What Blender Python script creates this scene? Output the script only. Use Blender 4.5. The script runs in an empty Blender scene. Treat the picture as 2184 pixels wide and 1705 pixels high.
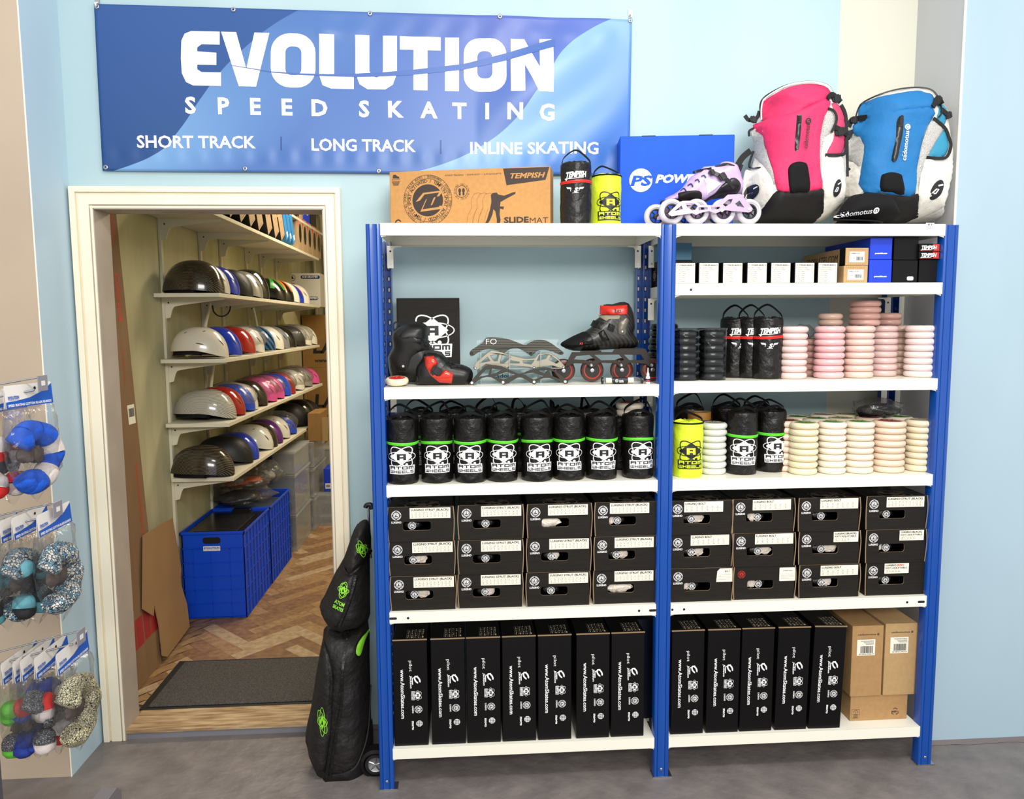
import bpy, bmesh, math, random
from mathutils import Vector, Matrix
from mathutils.geometry import tessellate_polygon, delaunay_2d_cdt
R = math.radians
sc = bpy.context.scene
COL = sc.collection

# ------------------------------------------------------------------ camera
F_PX, CX, CY, CZ = 1603.0, 0.0, -2.309, 1.499
_yw, _pt, _rl = R(3.70), R(-5.80), R(-0.39)
FW = Vector((math.sin(_yw)*math.cos(_pt), math.cos(_yw)*math.cos(_pt), math.sin(_pt)))
_rt = Vector((math.cos(_yw), -math.sin(_yw), 0)); _up = _rt.cross(FW)
RT = _rt*math.cos(_rl) + _up*math.sin(_rl); UP = -_rt*math.sin(_rl) + _up*math.cos(_rl)
CAMP = Vector((CX, CY, CZ))
cd = bpy.data.cameras.new('camera'); cam = bpy.data.objects.new('camera', cd); COL.objects.link(cam)
cd.sensor_fit = 'HORIZONTAL'; cd.sensor_width = 36.0; cd.lens = 36.0*F_PX/2184.0; cd.clip_start = 0.05
cam.matrix_world = Matrix(((RT.x, UP.x, -FW.x, CX), (RT.y, UP.y, -FW.y, CY), (RT.z, UP.z, -FW.z, CZ), (0, 0, 0, 1)))
sc.camera = cam
def ray(u, v):
    return RT*((u-1092.0)/F_PX) + UP*((852.5-v)/F_PX) + FW
def at(u, v, Y):                                    # point of the photograph at depth Y
    d = ray(u, v); t = (Y-CY)/d.y; return CAMP + d*t
def atz(u, v, Z):
    d = ray(u, v); t = (Z-CZ)/d.z; return CAMP + d*t
def atx(u, v, X):
    d = ray(u, v); t = (X-CX)/d.x; return CAMP + d*t

# ------------------------------------------------------------------ light, view
w = bpy.data.worlds.new('world'); sc.world = w; w.use_nodes = True
w.node_tree.nodes['Background'].inputs[0].default_value = (0.98, 0.99, 1.0, 1)
w.node_tree.nodes['Background'].inputs[1].default_value = 0.80
def area(name, loc, target, sx, sy, power, col):
    l = bpy.data.lights.new(name, 'AREA'); l.shape = 'RECTANGLE'; l.size = sx; l.size_y = sy; l.energy = power; l.color = col
    o = bpy.data.objects.new(name, l); COL.objects.link(o); o.location = loc
    o.rotation_euler = (Vector(target)-Vector(loc)).to_track_quat('-Z', 'Y').to_euler(); return o
area('ceiling_lamp_shop', (0.75, -1.5, 3.1), (0.7, -1.15, 0), 1.3, .4, 34, (1.0, .96, .88))
area('shelf_fill_light', (.5, -4.2, 2.7), (.5, 0, 1.2), 2.2, .8, 92, (1.0, .97, .92))  # added frontal fill, set low to light the shelf interiors
area('ceiling_lamp_store', (-.5, 2.5, 2.72), (-.55, 2.5, 0), .5, 2.6, 66, (1.0, .86, .66))
sc.view_settings.view_transform = 'Standard'; sc.view_settings.look = 'None'
sc.view_settings.gamma = 1.0; sc.view_settings.use_curve_mapping = False
sc.view_settings.exposure = 0.32
sc.cycles.max_bounces = 6; sc.cycles.diffuse_bounces = 3; sc.cycles.glossy_bounces = 3
sc.cycles.transmission_bounces = 4; sc.cycles.transparent_max_bounces = 24
sc.cycles.caustics_reflective = False; sc.cycles.caustics_refractive = False
sc.cycles.sample_clamp_indirect = 4.0
sc.cycles.use_denoising = True

# ------------------------------------------------------------------ materials
def lin(h):
    c = [int(h[i:i+2], 16)/255 for i in (0, 2, 4)]
    return tuple((x/12.92 if x <= .04045 else ((x+.055)/1.055)**2.4) for x in c) + (1,)
_M = {}
def mat(name, col, rough=.5, metal=0, spec=.5, var=None, bump=None, coat=0, alpha=None, trans=0, sheen=0, scl=(1, 1, 1), emit=0):
    if name in _M: return _M[name]
    m = bpy.data.materials.new(name); m.use_nodes = True; nt = m.node_tree; b = nt.nodes['Principled BSDF']
    c = lin(col) if isinstance(col, str) else tuple(col)
    b.inputs['Base Color'].default_value = c; b.inputs['Roughness'].default_value = rough
    b.inputs['Metallic'].default_value = metal; b.inputs['Specular IOR Level'].default_value = spec
    b.inputs['Coat Weight'].default_value = coat
    if trans: b.inputs['Transmission Weight'].default_value = trans
    if sheen: b.inputs['Sheen Weight'].default_value = sheen
    m.diffuse_color = c
    if var or bump:
        tc = nt.nodes.new('ShaderNodeTexCoord'); mp = nt.nodes.new('ShaderNodeMapping'); mp.inputs['Scale'].default_value = scl
        nt.links.new(tc.outputs['Object'], mp.inputs[0])
    if var:                                       # (scale, other colour, amount)
        n = nt.nodes.new('ShaderNodeTexNoise'); n.inputs['Scale'].default_value = var[0]; n.inputs['Detail'].default_value = 5
        nt.links.new(mp.outputs[0], n.inputs['Vector'])
        r = nt.nodes.new('ShaderNodeValToRGB'); r.color_ramp.elements[0].position = .35; r.color_ramp.elements[1].position = .68
        r.color_ramp.elements[0].color = c; c2 = lin(var[1]); r.color_ramp.elements[1].color = tuple(c[i]*(1-var[2])+c2[i]*var[2] for i in range(3))+(1,)
        nt.links.new(n.outputs['Fac'], r.inputs[0]); nt.links.new(r.outputs[0], b.inputs['Base Color'])
    if bump:                                      # (scale, strength, distance)
        n = nt.nodes.new('ShaderNodeTexNoise'); n.inputs['Scale'].default_value = bump[0]; n.inputs['Detail'].default_value = 4
        nt.links.new(mp.outputs[0], n.inputs['Vector'])
        bp = nt.nodes.new('ShaderNodeBump'); bp.inputs['Strength'].default_value = bump[1]; bp.inputs['Distance'].default_value = bump[2]
        nt.links.new(n.outputs['Fac'], bp.inputs['Height']); nt.links.new(bp.outputs[0], b.inputs['Normal'])
    _M[name] = m; return m
def film(name, gloss=.22, tint=(.93, .94, .96, 1), wr=60, haze=.0):
    if name in _M: return _M[name]
    m = bpy.data.materials.new(name); m.use_nodes = True; nt = m.node_tree; nt.nodes.remove(nt.nodes['Principled BSDF'])
    out = nt.nodes['Material Output']; t = nt.nodes.new('ShaderNodeBsdfTransparent'); t.inputs[0].default_value = tint
    g = nt.nodes.new('ShaderNodeBsdfGlossy'); g.inputs['Roughness'].default_value = .12; g.inputs[0].default_value = (1, 1, 1, 1)
    d = nt.nodes.new('ShaderNodeBsdfDiffuse'); d.inputs[0].default_value = (.85, .87, .88, 1)
    tc = nt.nodes.new('ShaderNodeTexCoord'); n = nt.nodes.new('ShaderNodeTexNoise'); n.inputs['Scale'].default_value = wr; n.inputs['Detail'].default_value = 3
    nt.links.new(tc.outputs['Object'], n.inputs['Vector']); n.inputs['Distortion'].default_value = 1.5
    bp = nt.nodes.new('ShaderNodeBump'); bp.inputs['Strength'].default_value = .9; bp.inputs['Distance'].default_value = .006
    nt.links.new(n.outputs['Fac'], bp.inputs['Height']); nt.links.new(bp.outputs[0], g.inputs['Normal'])
    lw = nt.nodes.new('ShaderNodeLayerWeight'); lw.inputs[0].default_value = .25; nt.links.new(bp.outputs[0], lw.inputs['Normal'])
    ma = nt.nodes.new('ShaderNodeMath'); ma.operation = 'MULTIPLY_ADD'; ma.inputs[1].default_value = .45; ma.inputs[2].default_value = gloss*.4; ma.use_clamp = True
    nt.links.new(lw.outputs['Fresnel'], ma.inputs[0])
    x = nt.nodes.new('ShaderNodeMixShader'); nt.links.new(ma.outputs[0], x.inputs[0]); nt.links.new(t.outputs[0], x.inputs[1]); nt.links.new(g.outputs[0], x.inputs[2])
    y = nt.nodes.new('ShaderNodeMixShader'); y.inputs[0].default_value = haze
    nt.links.new(x.outputs[0], y.inputs[1]); nt.links.new(d.outputs[0], y.inputs[2]); nt.links.new(y.outputs[0], out.inputs[0])
    _M[name] = m; return m

# ------------------------------------------------------------------ mesh builder
def frame_of(d):
    d = d.normalized(); a = Vector((0, 0, 1)) if abs(d.z) < .9 else Vector((1, 0, 0))
    x = d.cross(a).normalized(); return x, d.cross(x).normalized()
class MB:
    def __init__(s): s.v = []; s.f = []; s.mi = []; s.mats = []; s.n0 = 0
    def slot(s, m):
        if m not in s.mats: s.mats.append(m)
        return s.mats.index(m)
    def add(s, vs, fs, m):
        k = len(s.v); s.v += [Vector(p) for p in vs]; i = s.slot(m)
        for f in fs: s.f.append([k+j for j in f]); s.mi.append(i)
        return s
    def box(s, x0, x1, y0, y1, z0, z1, m):
        vs = [(x, y, z) for z in (z0, z1) for y in (y0, y1) for x in (x0, x1)]
        return s.add(vs, [(0, 2, 3, 1), (4, 5, 7, 6), (0, 1, 5, 4), (2, 6, 7, 3), (0, 4, 6, 2), (1, 3, 7, 5)], m)
    def ring_loft(s, rings, m, cap=True, closed=True):
        n = len(rings[0]); vs = [p for r in rings for p in r]; fs = []
        for i in range(len(rings)-1):
            for j in range(n if closed else n-1):
                a, b = i*n+j, i*n+(j+1) % n; fs.append((a, b, b+n, a+n))
        if cap and closed: fs.append(tuple(range(n))[::-1]); fs.append(tuple((len(rings)-1)*n+j for j in range(n)))
        return s.add(vs, fs, m)
    def tube(s, pts, r, m, seg=8, flat=None, closed=False, nrm=None, cap=True, wd=None):
        pts = [Vector(p) for p in pts]; n = len(pts); rings = []
        px = None
        for i, p in enumerate(pts):
            a = pts[(i-1) % n] if (i or closed) else p; b = pts[(i+1) % n] if (i < n-1 or closed) else p
            d = (b-a).normalized() if (b-a).length > 1e-9 else Vector((0, 0, 1))
            if wd is not None:
                x = Vector(wd); x = (x-d*x.dot(d)).normalized()
            elif nrm is not None: x = Vector(nrm).cross(d).normalized()
            elif px is None: x = frame_of(d)[0]
            else: x = (px - d*px.dot(d)).normalized()
            px = x; y = d.cross(x)
            rr = r[i] if isinstance(r, (list, tuple)) else r
            rx, ry = (rr, rr) if flat is None else (flat[0]/2, flat[1]/2)
            if flat is None: rings.append([p + x*math.cos(2*math.pi*k/seg)*rx + y*math.sin(2*math.pi*k/seg)*ry for k in range(seg)])
            else: rings.append([p+x*rx+y*ry, p-x*rx+y*ry, p-x*rx-y*ry, p+x*rx-y*ry])
        if closed: rings.append(rings[0])
        return s.ring_loft(rings, m, cap=cap and not closed)
    def cyl(s, p, q, r, m, r2=None, seg=20):
        return s.tube([p, q], [r, r if r2 is None else r2], m, seg)
    def lathe(s, prof, m, c=(0, 0, 0), ax='Z', seg=24, cap=True):
        rings = []; C0 = Vector(c)
        for (r, h) in prof:
            rg = []
            for k in range(seg):
                t = 2*math.pi*k/seg; a, b = r*math.cos(t), r*math.sin(t)
                rg.append(C0 + (Vector((a, b, h)) if ax == 'Z' else Vector((a, h, b)) if ax == 'Y' else Vector((h, a, b))))
            rings.append(rg)
        return s.ring_loft(rings, m, cap=cap and prof[0] != prof[-1])
    def prism(s, loops, fn, d0, d1, m, m2=None):
        loops = [[Vector((p[0], p[1], 0)) for p in l] for l in loops]
        tri = tessellate_polygon(loops); fl = [p for l in loops for p in l]; n = len(fl)
        vs = [fn(p.x, p.y, d0) for p in fl] + [fn(p.x, p.y, d1) for p in fl]
        s.add(vs, [t for t in tri], m); i0 = len(s.v) - 2*n
        k = s.slot(m)
        for t in tri: s.f.append([i0+n+j for j in t[::-1]]); s.mi.append(k)
        o = 0; k2 = s.slot(m2 or m)
        for l in loops:
            for j in range(len(l)):
                a, b = i0+o+j, i0+o+(j+1) % len(l); s.f.append([a, b, b+n, a+n]); s.mi.append(k2)
            o += len(l)
        return s
    def blob(s, c, rx, ry, rz, m, seg=16, ring=10, fn=None):
        rings = []
        for i in range(ring+1):
            t = math.pi*(i/ring); z = -math.cos(t); rr = max(math.sin(t), .001); rg = []
            for k in range(seg):
                a = 2*math.pi*k/seg; p = Vector((rr*math.cos(a), rr*math.sin(a), z))
                if fn: p = fn(p)
                rg.append(Vector(c)+Vector((p.x*rx, p.y*ry, p.z*rz)))
            rings.append(rg)
        return s.ring_loft(rings, m)
    def puff(s, poly, fn, bulge, Rr, m, back=.0, step=.012, noise=0, seed=0, fb=None):
        """cushion: polygon in a plane, front side swollen by bulge, back side by back (its thickness)"""
        n = len(poly); P = [Vector((p[0], p[1])) for p in poly]
        P2 = []
        for i in range(n):
            a, b = P[i], P[(i+1) % n]; k = max(1, int((b-a).length/step))
            P2 += [a.lerp(b, j/k) for j in range(k)]
        x0, x1 = min(p.x for p in P), max(p.x for p in P); y0, y1 = min(p.y for p in P), max(p.y for p in P)
        def dist(q):
            d = 9
            for i in range(n):
                a, b = P[i], P[(i+1) % n]; ab = b-a; t = max(0, min(1, (q-a).dot(ab)/max(ab.length_squared, 1e-12)))
                d = min(d, (q-a-ab*t).length)
            return d
        def inside(q):
            c = False; j = n-1
            for i in range(n):
                if (P[i].y > q.y) != (P[j].y > q.y) and q.x < (P[j].x-P[i].x)*(q.y-P[i].y)/(P[j].y-P[i].y)+P[i].x: c = not c
                j = i
            return c
        pts = list(P2); rr = random.Random(seed); nb = len(P2)
        yy = y0+step/2; row = 0
        while yy < y1:
            xx = x0 + (step/2 if row % 2 else step)
            while xx < x1:
                q = Vector((xx, yy))
                if inside(q) and dist(q) > step*.45: pts.append(q)
                xx += step
            yy += step*.87; row += 1
        vo, eo, fo, _, _, _ = delaunay_2d_cdt(pts, [(i, (i+1) % nb) for i in range(nb)], [], 1, 1e-7)
        from mathutils import noise as N
        F, B = [], []
        for p in vo:
            d = min(1, dist(p)/Rr); h = math.sqrt(max(0, 1-(1-d)**2))
            nz = noise*N.noise(Vector((p.x*14+seed*3.1, p.y*14, seed)))*h if noise else 0
            F.append(fn(p.x, p.y, -bulge*h+nz)); B.append(fn(p.x, p.y, back*(h if back < 0 or fb == 'round' else 1)+.0004))
        k = len(vo)
        s.add(F+B, [tuple(f) for f in fo]+[tuple(j+k for j in f[::-1]) for f in fo], m)
        cnt = {}
        for f in fo:
            for a, b in zip(f, list(f[1:])+[f[0]]): cnt[(a, b)] = 1
        base = len(s.v)-2*k; mi = s.slot(m)
        for (a, b) in cnt:
            if (b, a) not in cnt: s.f.append([base+b, base+a, base+a+k, base+b+k]); s.mi.append(mi)
        return s
    def xf(s, M, i0=0):
        for i in range(i0, len(s.v)): s.v[i] = M @ s.v[i]
        return s
    def build(s, name, parent=None, smooth=None, bev=0, world=False, seg=1, label=None, nonorm=False):
        me = bpy.data.meshes.new(name)
        vs = s.v
        if world and parent is not None:
            Mi = Minv(parent); vs = [Mi @ v for v in vs]
        me.from_pydata([tuple(v) for v in vs], [], s.f)
        for m in s.mats: me.materials.append(m)
        me.polygons.foreach_set('material_index', s.mi)
        bm = bmesh.new(); bm.from_mesh(me)
        if not nonorm: bmesh.ops.recalc_face_normals(bm, faces=bm.faces)
        bm.to_mesh(me); bm.free()
        me.update()
        o = bpy.data.objects.new(name, me); COL.objects.link(o)
        if parent is not None: o.parent = parent
        if bev:
            b = o.modifiers.new('bevel', 'BEVEL'); b.width = bev; b.segments = seg; b.limit_method = 'ANGLE'; b.angle_limit = R(40)
        if smooth:
            me.polygons.foreach_set('use_smooth', [True]*len(me.polygons)); me.set_sharp_from_angle(angle=R(smooth))
        if label: o['label'] = label
        return o
def Minv(o):
    M = Matrix.Translation(o.location) @ o.rotation_euler.to_matrix().to_4x4()
    if o.parent is not None:
        q = o.parent; M = (Matrix.Translation(q.location) @ q.rotation_euler.to_matrix().to_4x4()) @ M
    return M.inverted()
def tag(o, label=None, cat=None, group=None, kind=None):
    if label: o['label'] = label
    if cat: o['category'] = cat
    if group: o['group'] = group
    if kind: o['kind'] = kind
    return o
def thing(name, label, cat, loc=(0, 0, 0), rz=0, group=None):
    o = bpy.data.objects.new(name, None); COL.objects.link(o); o.location = loc; o.rotation_euler = (0, 0, rz)
    o.empty_display_size = .02
    return tag(o, label, cat, group)
def dup(src, loc, rz=0, label=None, group=None, rot=None):
    kids = {}
    for q in bpy.data.objects:
        if q.parent is not None: kids.setdefault(q.parent.name, []).append(q)
    return dup_k(src, kids, loc, rz, label, group, rot)
def dup_k(src, kids, loc, rz=0, label=None, group=None, rot=None):
    r = src.copy(); COL.objects.link(r); r.location = loc; r.rotation_euler = rot or (0, 0, rz)
    if label: r['label'] = label
    if group: r['group'] = group
    for ch in kids.get(src.name, []):
        c = ch.copy(); COL.objects.link(c); c.parent = r
        for g in kids.get(ch.name, []):
            d = g.copy(); COL.objects.link(d); d.parent = c
    return r
def kidmap(src):
    k = {src.name: [q for q in bpy.data.objects if q.parent is src]}
    for c in k[src.name]: k[c.name] = [q for q in bpy.data.objects if q.parent is c]
    return k
def rebase(o, mats):                                # give a copied tree new materials: {old: new}
    me = o.data.copy(); o.data = me
    for i, m in enumerate(me.materials):
        if m in mats: me.materials[i] = mats[m]

# ------------------------------------------------------------------ flat printed art
_T = {}
def glyphs(s, bold=0, res=2, spacing=1.0):
    k = (s, bold, res, spacing)
    if k in _T: return _T[k]
    cu = bpy.data.curves.new('t', 'FONT'); cu.body = s; cu.size = 1; cu.resolution_u = res; cu.offset = bold; cu.space_character = spacing
    o = bpy.data.objects.new('t', cu); me = o.to_mesh()
    V = [(v.co.x, v.co.y) for v in me.vertices]; Fc = [tuple(p.vertices) for p in me.polygons]
    o.to_mesh_clear(); bpy.data.objects.remove(o); bpy.data.curves.remove(cu)
    ch = .73
    x0 = min(v[0] for v in V) if V else 0; x1 = max(v[0] for v in V) if V else 0
    V = [((x-x0)/ch, y/ch) for x, y in V]
    _T[k] = (V, Fc, (x1-x0)/ch); return _T[k]
class Art:
    """printed artwork: 2D pieces in layers, laid on any surface through fn(x, y, off)"""
    def __init__(s): s.it = []
    def raw(s, V, Fc, m, l=0): s.it.append(([tuple(v) for v in V], Fc, m, l)); return s
    def poly(s, loops, m, l=0):
        if not isinstance(loops[0][0], (tuple, list, Vector)): loops = [loops]
        lv = [[Vector((p[0], p[1], 0)) for p in q] for q in loops]; t = tessellate_polygon(lv)
        return s.raw([p for q in loops for p in q], [tuple(x) for x in t], m, l)
    def rect(s, x0, y0, x1, y1, m, l=0, sh=0):
        h = y1-y0; return s.raw([(x0, y0), (x1, y0), (x1+sh*h, y1), (x0+sh*h, y1)], [(0, 1, 2, 3)], m, l)
    def rrect(s, x0, y0, x1, y1, r, m, l=0, n=4): return s.raw(*_rr(x0, y0, x1, y1, r, n), m, l)
    def disc(s, cx, cy, r, m, l=0, n=24, ry=None):
        ry = ry or r; return s.raw([(cx+r*math.cos(2*math.pi*i/n), cy+ry*math.sin(2*math.pi*i/n)) for i in range(n)], [tuple(range(n))], m, l)
    def ring(s, cx, cy, rx, ry, wd, m, l=0, rot=0, n=32, a0=0, a1=360):
        V = []; c, q = math.cos(R(rot)), math.sin(R(rot))
        k = n+1
        for i in range(k):
            a = R(a0+(a1-a0)*i/n)
            for e in (0, wd):
                x, y = (rx-e)*math.cos(a), (ry-e)*math.sin(a); V.append((cx+x*c-y*q, cy+x*q+y*c))
        return s.raw(V, [(2*i, 2*i+2, 2*i+3, 2*i+1) for i in range(n)], m, l)
    def line(s, pts, wd, m, l=0):
        V = []; n = len(pts)
        for i, p in enumerate(pts):
            a = pts[max(0, i-1)]; b = pts[min(n-1, i+1)]; dx, dy = b[0]-a[0], b[1]-a[1]; L = math.hypot(dx, dy) or 1
            V += [(p[0]-dy/L*wd/2, p[1]+dx/L*wd/2), (p[0]+dy/L*wd/2, p[1]-dx/L*wd/2)]
        return s.raw(V, [(2*i, 2*i+2, 2*i+3, 2*i+1) for i in range(n-1)], m, l)
    def text(s, t, x, y, h, m, l=0, w=None, bold=0, sh=0, al='l', rot=0, res=2, sp=1.0, maxw=None):
        V, Fc, W = glyphs(t, bold, res, sp); kx = h if w is None else w/W
        if maxw and W*kx > maxw: kx = maxw/W
        ox = 0 if al == 'l' else (-W*kx/2 if al == 'c' else -W*kx); c, q = math.cos(R(rot)), math.sin(R(rot))
        out = []
        for a, b in V:
            X, Y = ox+a*kx+sh*b*h, b*h; out.append((x+X*c-Y*q, y+X*q+Y*c))
        return s.raw(out, Fc, m, l)
    def arc(s, t, cx, cy, r, h, m, a0, a1, l=0, inward=False, bold=0):
        n = len(t)
        for i, ch in enumerate(t):
            if ch == ' ': continue
            a = a0+(a1-a0)*(i+.5)/n
            s.text(ch, cx+r*math.cos(R(a)), cy+r*math.sin(R(a)), h, m, l, bold=bold, al='c', rot=a+90 if inward else a-90, res=1)
        return s
    def put(s, o, x, y, k, rot=0, lo=0, sub=None, kx=None):
        c, q = math.cos(R(rot)), math.sin(R(rot)); kx = kx or k
        for V, Fc, m, l in o.it:
            s.it.append(([(x+a*kx*c-b*k*q, y+a*kx*q+b*k*c) for a, b in V], Fc, (sub or {}).get(m, m), l+lo))
        return s
    def build(s, name, fn, parent=None, world=False, step=None, stepy=None, eps=.0004, label=None, base=.0005):
        mb = MB()
        for V, Fc, m, l in s.it:
            off = base+eps*l
            if step or stepy:
                bm = bmesh.new(); vv = [bm.verts.new((a, b, 0)) for a, b in V]
                for f in Fc:
                    try: bm.faces.new([vv[i] for i in f])
                    except ValueError: pass
                for ax, st in ((0, step), (1, stepy)):
                    if not st or not V: continue
                    lo = min(v[ax] for v in V); hi = max(v[ax] for v in V); k = math.ceil(lo/st)
                    while k*st < hi:
                        nn = (1, 0, 0) if ax == 0 else (0, 1, 0)
                        bmesh.ops.bisect_plane(bm, geom=bm.verts[:]+bm.edges[:]+bm.faces[:], plane_co=(k*st, k*st, 0), plane_no=nn, dist=1e-6)
                        k += 1
                bm.verts.index_update()
                mb.add([fn(v.co.x, v.co.y, off) for v in bm.verts], [tuple(v.index for v in f.verts) for f in bm.faces], m); bm.free()
            else: mb.add([fn(a, b, off) for a, b in V], Fc, m)
        return mb.build(name, parent, world=world, label=label, nonorm=True)
BLK = dict(A='lrtm', T='tc', O='lrtb', M='lrtc', W='lrbc', H='lrm', E='ltmb', L='lb', S='tmbqz', K='lmuv')
def block(a, word, x, y, w_, h, m, l, gap=.16, st=.24):
    n = len(word); cw = w_/(n-gap+0.0) if False else w_/(n*(1+gap)-gap); k = st
    for i, ch in enumerate(word):
        x0 = x+i*cw*(1+gap); sx, sy = cw*k*.8, h*k
        R_ = dict(l=(x0, y, x0+sx, y+h), r=(x0+cw-sx, y, x0+cw, y+h), t=(x0, y+h-sy, x0+cw, y+h), b=(x0, y, x0+cw, y+sy), m=(x0, y+h*.5-sy*.5, x0+cw, y+h*.5+sy*.5), c=(x0+cw*.5-sx*.5, y, x0+cw*.5+sx*.5, y+h),
                  q=(x0, y+h*.5, x0+sx, y+h), z=(x0+cw-sx, y, x0+cw, y+h*.5), u=(x0+cw-sx, y+h*.5+sy*.5, x0+cw, y+h), v=(x0+cw-sx, y, x0+cw, y+h*.5-sy*.5))
        for q in BLK[ch]: a.rect(*R_[q], m, l+.1*'lrtbmcqzuv'.index(q)*.3)
def _rr(x0, y0, x1, y1, r, n=4):
    V = []
    for cx, cy, a in ((x1-r, y1-r, 0), (x0+r, y1-r, 90), (x0+r, y0+r, 180), (x1-r, y0+r, 270)):
        V += [(cx+r*math.cos(R(a+90*i/n)), cy+r*math.sin(R(a+90*i/n))) for i in range(n+1)]
    return V, [tuple(range(len(V)))]
def rrl(x0, y0, x1, y1, r, n=4): return _rr(x0, y0, x1, y1, r, n)[0]
def plane(o, X, Y):                                  # art frame on a plane; off goes along X x Y
    o, X, Y = Vector(o), Vector(X).normalized(), Vector(Y).normalized(); N_ = X.cross(Y)
    return lambda x, y, d: o+X*x+Y*y+N_*d
def front(x, y, z): return plane((x, y, z), (1, 0, 0), (0, 0, 1))     # faces -Y
def cylmap(cx, cy, z0, r, a0=0):                    # wraps around a vertical cylinder, x=0 faces -Y turned by a0
    def f(x, y, d):
        a = x/r+a0; return Vector((cx+(r+d)*math.sin(a), cy-(r+d)*math.cos(a), z0+y))
    return f
def sm(pts, n=6, closed=False):                      # smooth curve through points
    pts = [Vector(p) for p in pts]; N_ = len(pts); out = []
    rng = range(N_ if closed else N_-1)
    for i in rng:
        p0 = pts[(i-1) % N_] if (closed or i) else pts[0]; p1 = pts[i]; p2 = pts[(i+1) % N_]
        p3 = pts[(i+2) % N_] if (closed or i+2 < N_) else p2
        for j in range(n):
            t = j/n; out.append(.5*((2*p1)+(-p0+p2)*t+(2*p0-5*p1+4*p2-p3)*t*t+(-p0+3*p1-3*p2+p3)*t**3))
    if not closed: out.append(pts[-1])
    return out
def sm2(pts, n=5, closed=True): return [(p.x, p.y) for p in sm([(a, b, 0) for a, b in pts], n, closed)]
def pxl(pts, Y, n=4, closed=True, smooth=True):       # pixel outline -> XZ polygon on plane Y
    q = [(at(u, v, Y).x, at(u, v, Y).z) for u, v in pts]
    return sm2(q, n, closed) if smooth else q
def XZ(Y): return lambda x, z, d: Vector((x, Y+d, z))  # puff frame: bulge towards the viewer
ORD = ['', 'first', 'second', 'third', 'fourth', 'fifth', 'sixth', 'seventh', 'eighth', 'ninth', 'tenth', 'eleventh', 'twelfth']
def from_top(i, n): return 'topmost' if i == n-1 else ('bottom' if i == 0 else ORD[n-i]+' from the top')
# ------------------------------------------------------------------ the room
WY, LY, RY = .388, .156, .126                        # main wall, left pillar front, right wall front
LX, RX = -1.325, 1.630
FZ = .035                                            # floor of the store room
m_blue = mat('wall_blue_paint', 'B5CED4', .62, var=(2.2, 'A9C4CB', .8), bump=(55, .12, .004), scl=(1, 1, .35))
m_blue2 = mat('wall_pale_blue_paint', 'ABC3D0', .65, var=(2.0, 'A2BAC8', .8), bump=(55, .12, .004), scl=(1, 1, .35))
m_blue_lift = mat('wall_blue_lightened', 'BDD5E3', .62, var=(2.0, 'B2CCDC', .8), bump=(55, .12, .004), scl=(1, 1, .35))  # wall blue with extra brightness in the colour; the return catches little light
m_cream = mat('wall_cream_paint', 'D3D2C4', .65, var=(2.5, 'CFCEC0', .7), bump=(50, .12, .004), scl=(1, 1, .3))
m_grey = mat('wall_greyish_paint', 'C0C0C2', .65, var=(2.5, 'B9BBBE', .7), bump=(50, .1, .004), scl=(1, 1, .3))
m_beige = mat('wall_beige_paint', 'C4B29C', .7, var=(2, 'B8A794', .8), bump=(40, .12, .004))
m_olive = mat('store_wall_paint', 'CBC5A2', .72, var=(4.5, 'B3AE88', .9), bump=(35, .15, .004), scl=(1, 1.6, .3))
m_floor = mat('grey_floor_paint', '6B6563', .45, var=(9, '827A77', .9), bump=(22, .5, .01))
m_gloss = mat('cream_gloss_paint', 'FBF1D8', .34, var=(9, 'F0E2C8', .4), bump=(26, .22, .004), scl=(1, 1, .25))
m_jamb = mat('grey_jamb_paint', 'B3A79B', .4, var=(8, 'A0968B', .6))
m_white = mat('white_enamel', 'F4F1E2', .28)
m_woodt = mat('worn_threshold_wood', '8C6B48', .55, var=(9, 'C9B088', .9), scl=(1, 8, 8), bump=(30, .3, .004))
def struct(o): o['kind'] = 'structure'; return o
OX0, OX1 = at(204, 446, WY).x, at(691, 447.5, WY).x   # door opening
OZ1 = at(450, 447, WY).z
XC = at(1788, 150, WY).x
CEIL = 3.3
mb = MB(); T = .085
mb.box(LX, OX0, WY, WY+T, 0, CEIL, m_blue); mb.box(OX0, OX1, WY, WY+T, OZ1, CEIL, m_blue)
mb.box(OX1, XC, WY, WY+T, 0, CEIL, m_blue); mb.box(XC, RX+.1, WY, WY+T, 0, CEIL, m_cream)
struct(mb.build('wall_back'))
mb = MB(); mb.box(-2.6, LX, LY, WY+T, 0, CEIL, m_beige)
mb.box(LX-.001, LX+.0015, LY+.002, WY, 0, CEIL, m_blue_lift); mb.tube([(LX, LY, 0), (LX, LY, CEIL)], .0025, m_white, 6)
struct(mb.build('wall_left'))
mb = MB(); mb.box(RX, 3.2, RY, WY+T, 0, CEIL, m_blue2); mb.box(RX-.0015, RX+.001, RY+.002, WY, 0, CEIL, m_grey)
mb.tube([(RX, RY, 0), (RX, RY, CEIL)], .004, m_white, 6)
struct(mb.build('wall_right'))
mb = MB(); mb.box(-3, 3.6, -3.6, WY+T, -.05, 0, m_floor); struct(mb.build('floor'))
# worn edge where floor meets walls
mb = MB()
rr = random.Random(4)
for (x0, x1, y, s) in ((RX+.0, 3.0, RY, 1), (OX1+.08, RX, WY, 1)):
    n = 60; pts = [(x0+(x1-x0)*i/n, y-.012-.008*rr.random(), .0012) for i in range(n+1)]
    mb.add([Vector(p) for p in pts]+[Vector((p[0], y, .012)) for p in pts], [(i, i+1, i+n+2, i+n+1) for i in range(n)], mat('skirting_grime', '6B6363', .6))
struct(mb.build('trim_1'))

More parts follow.
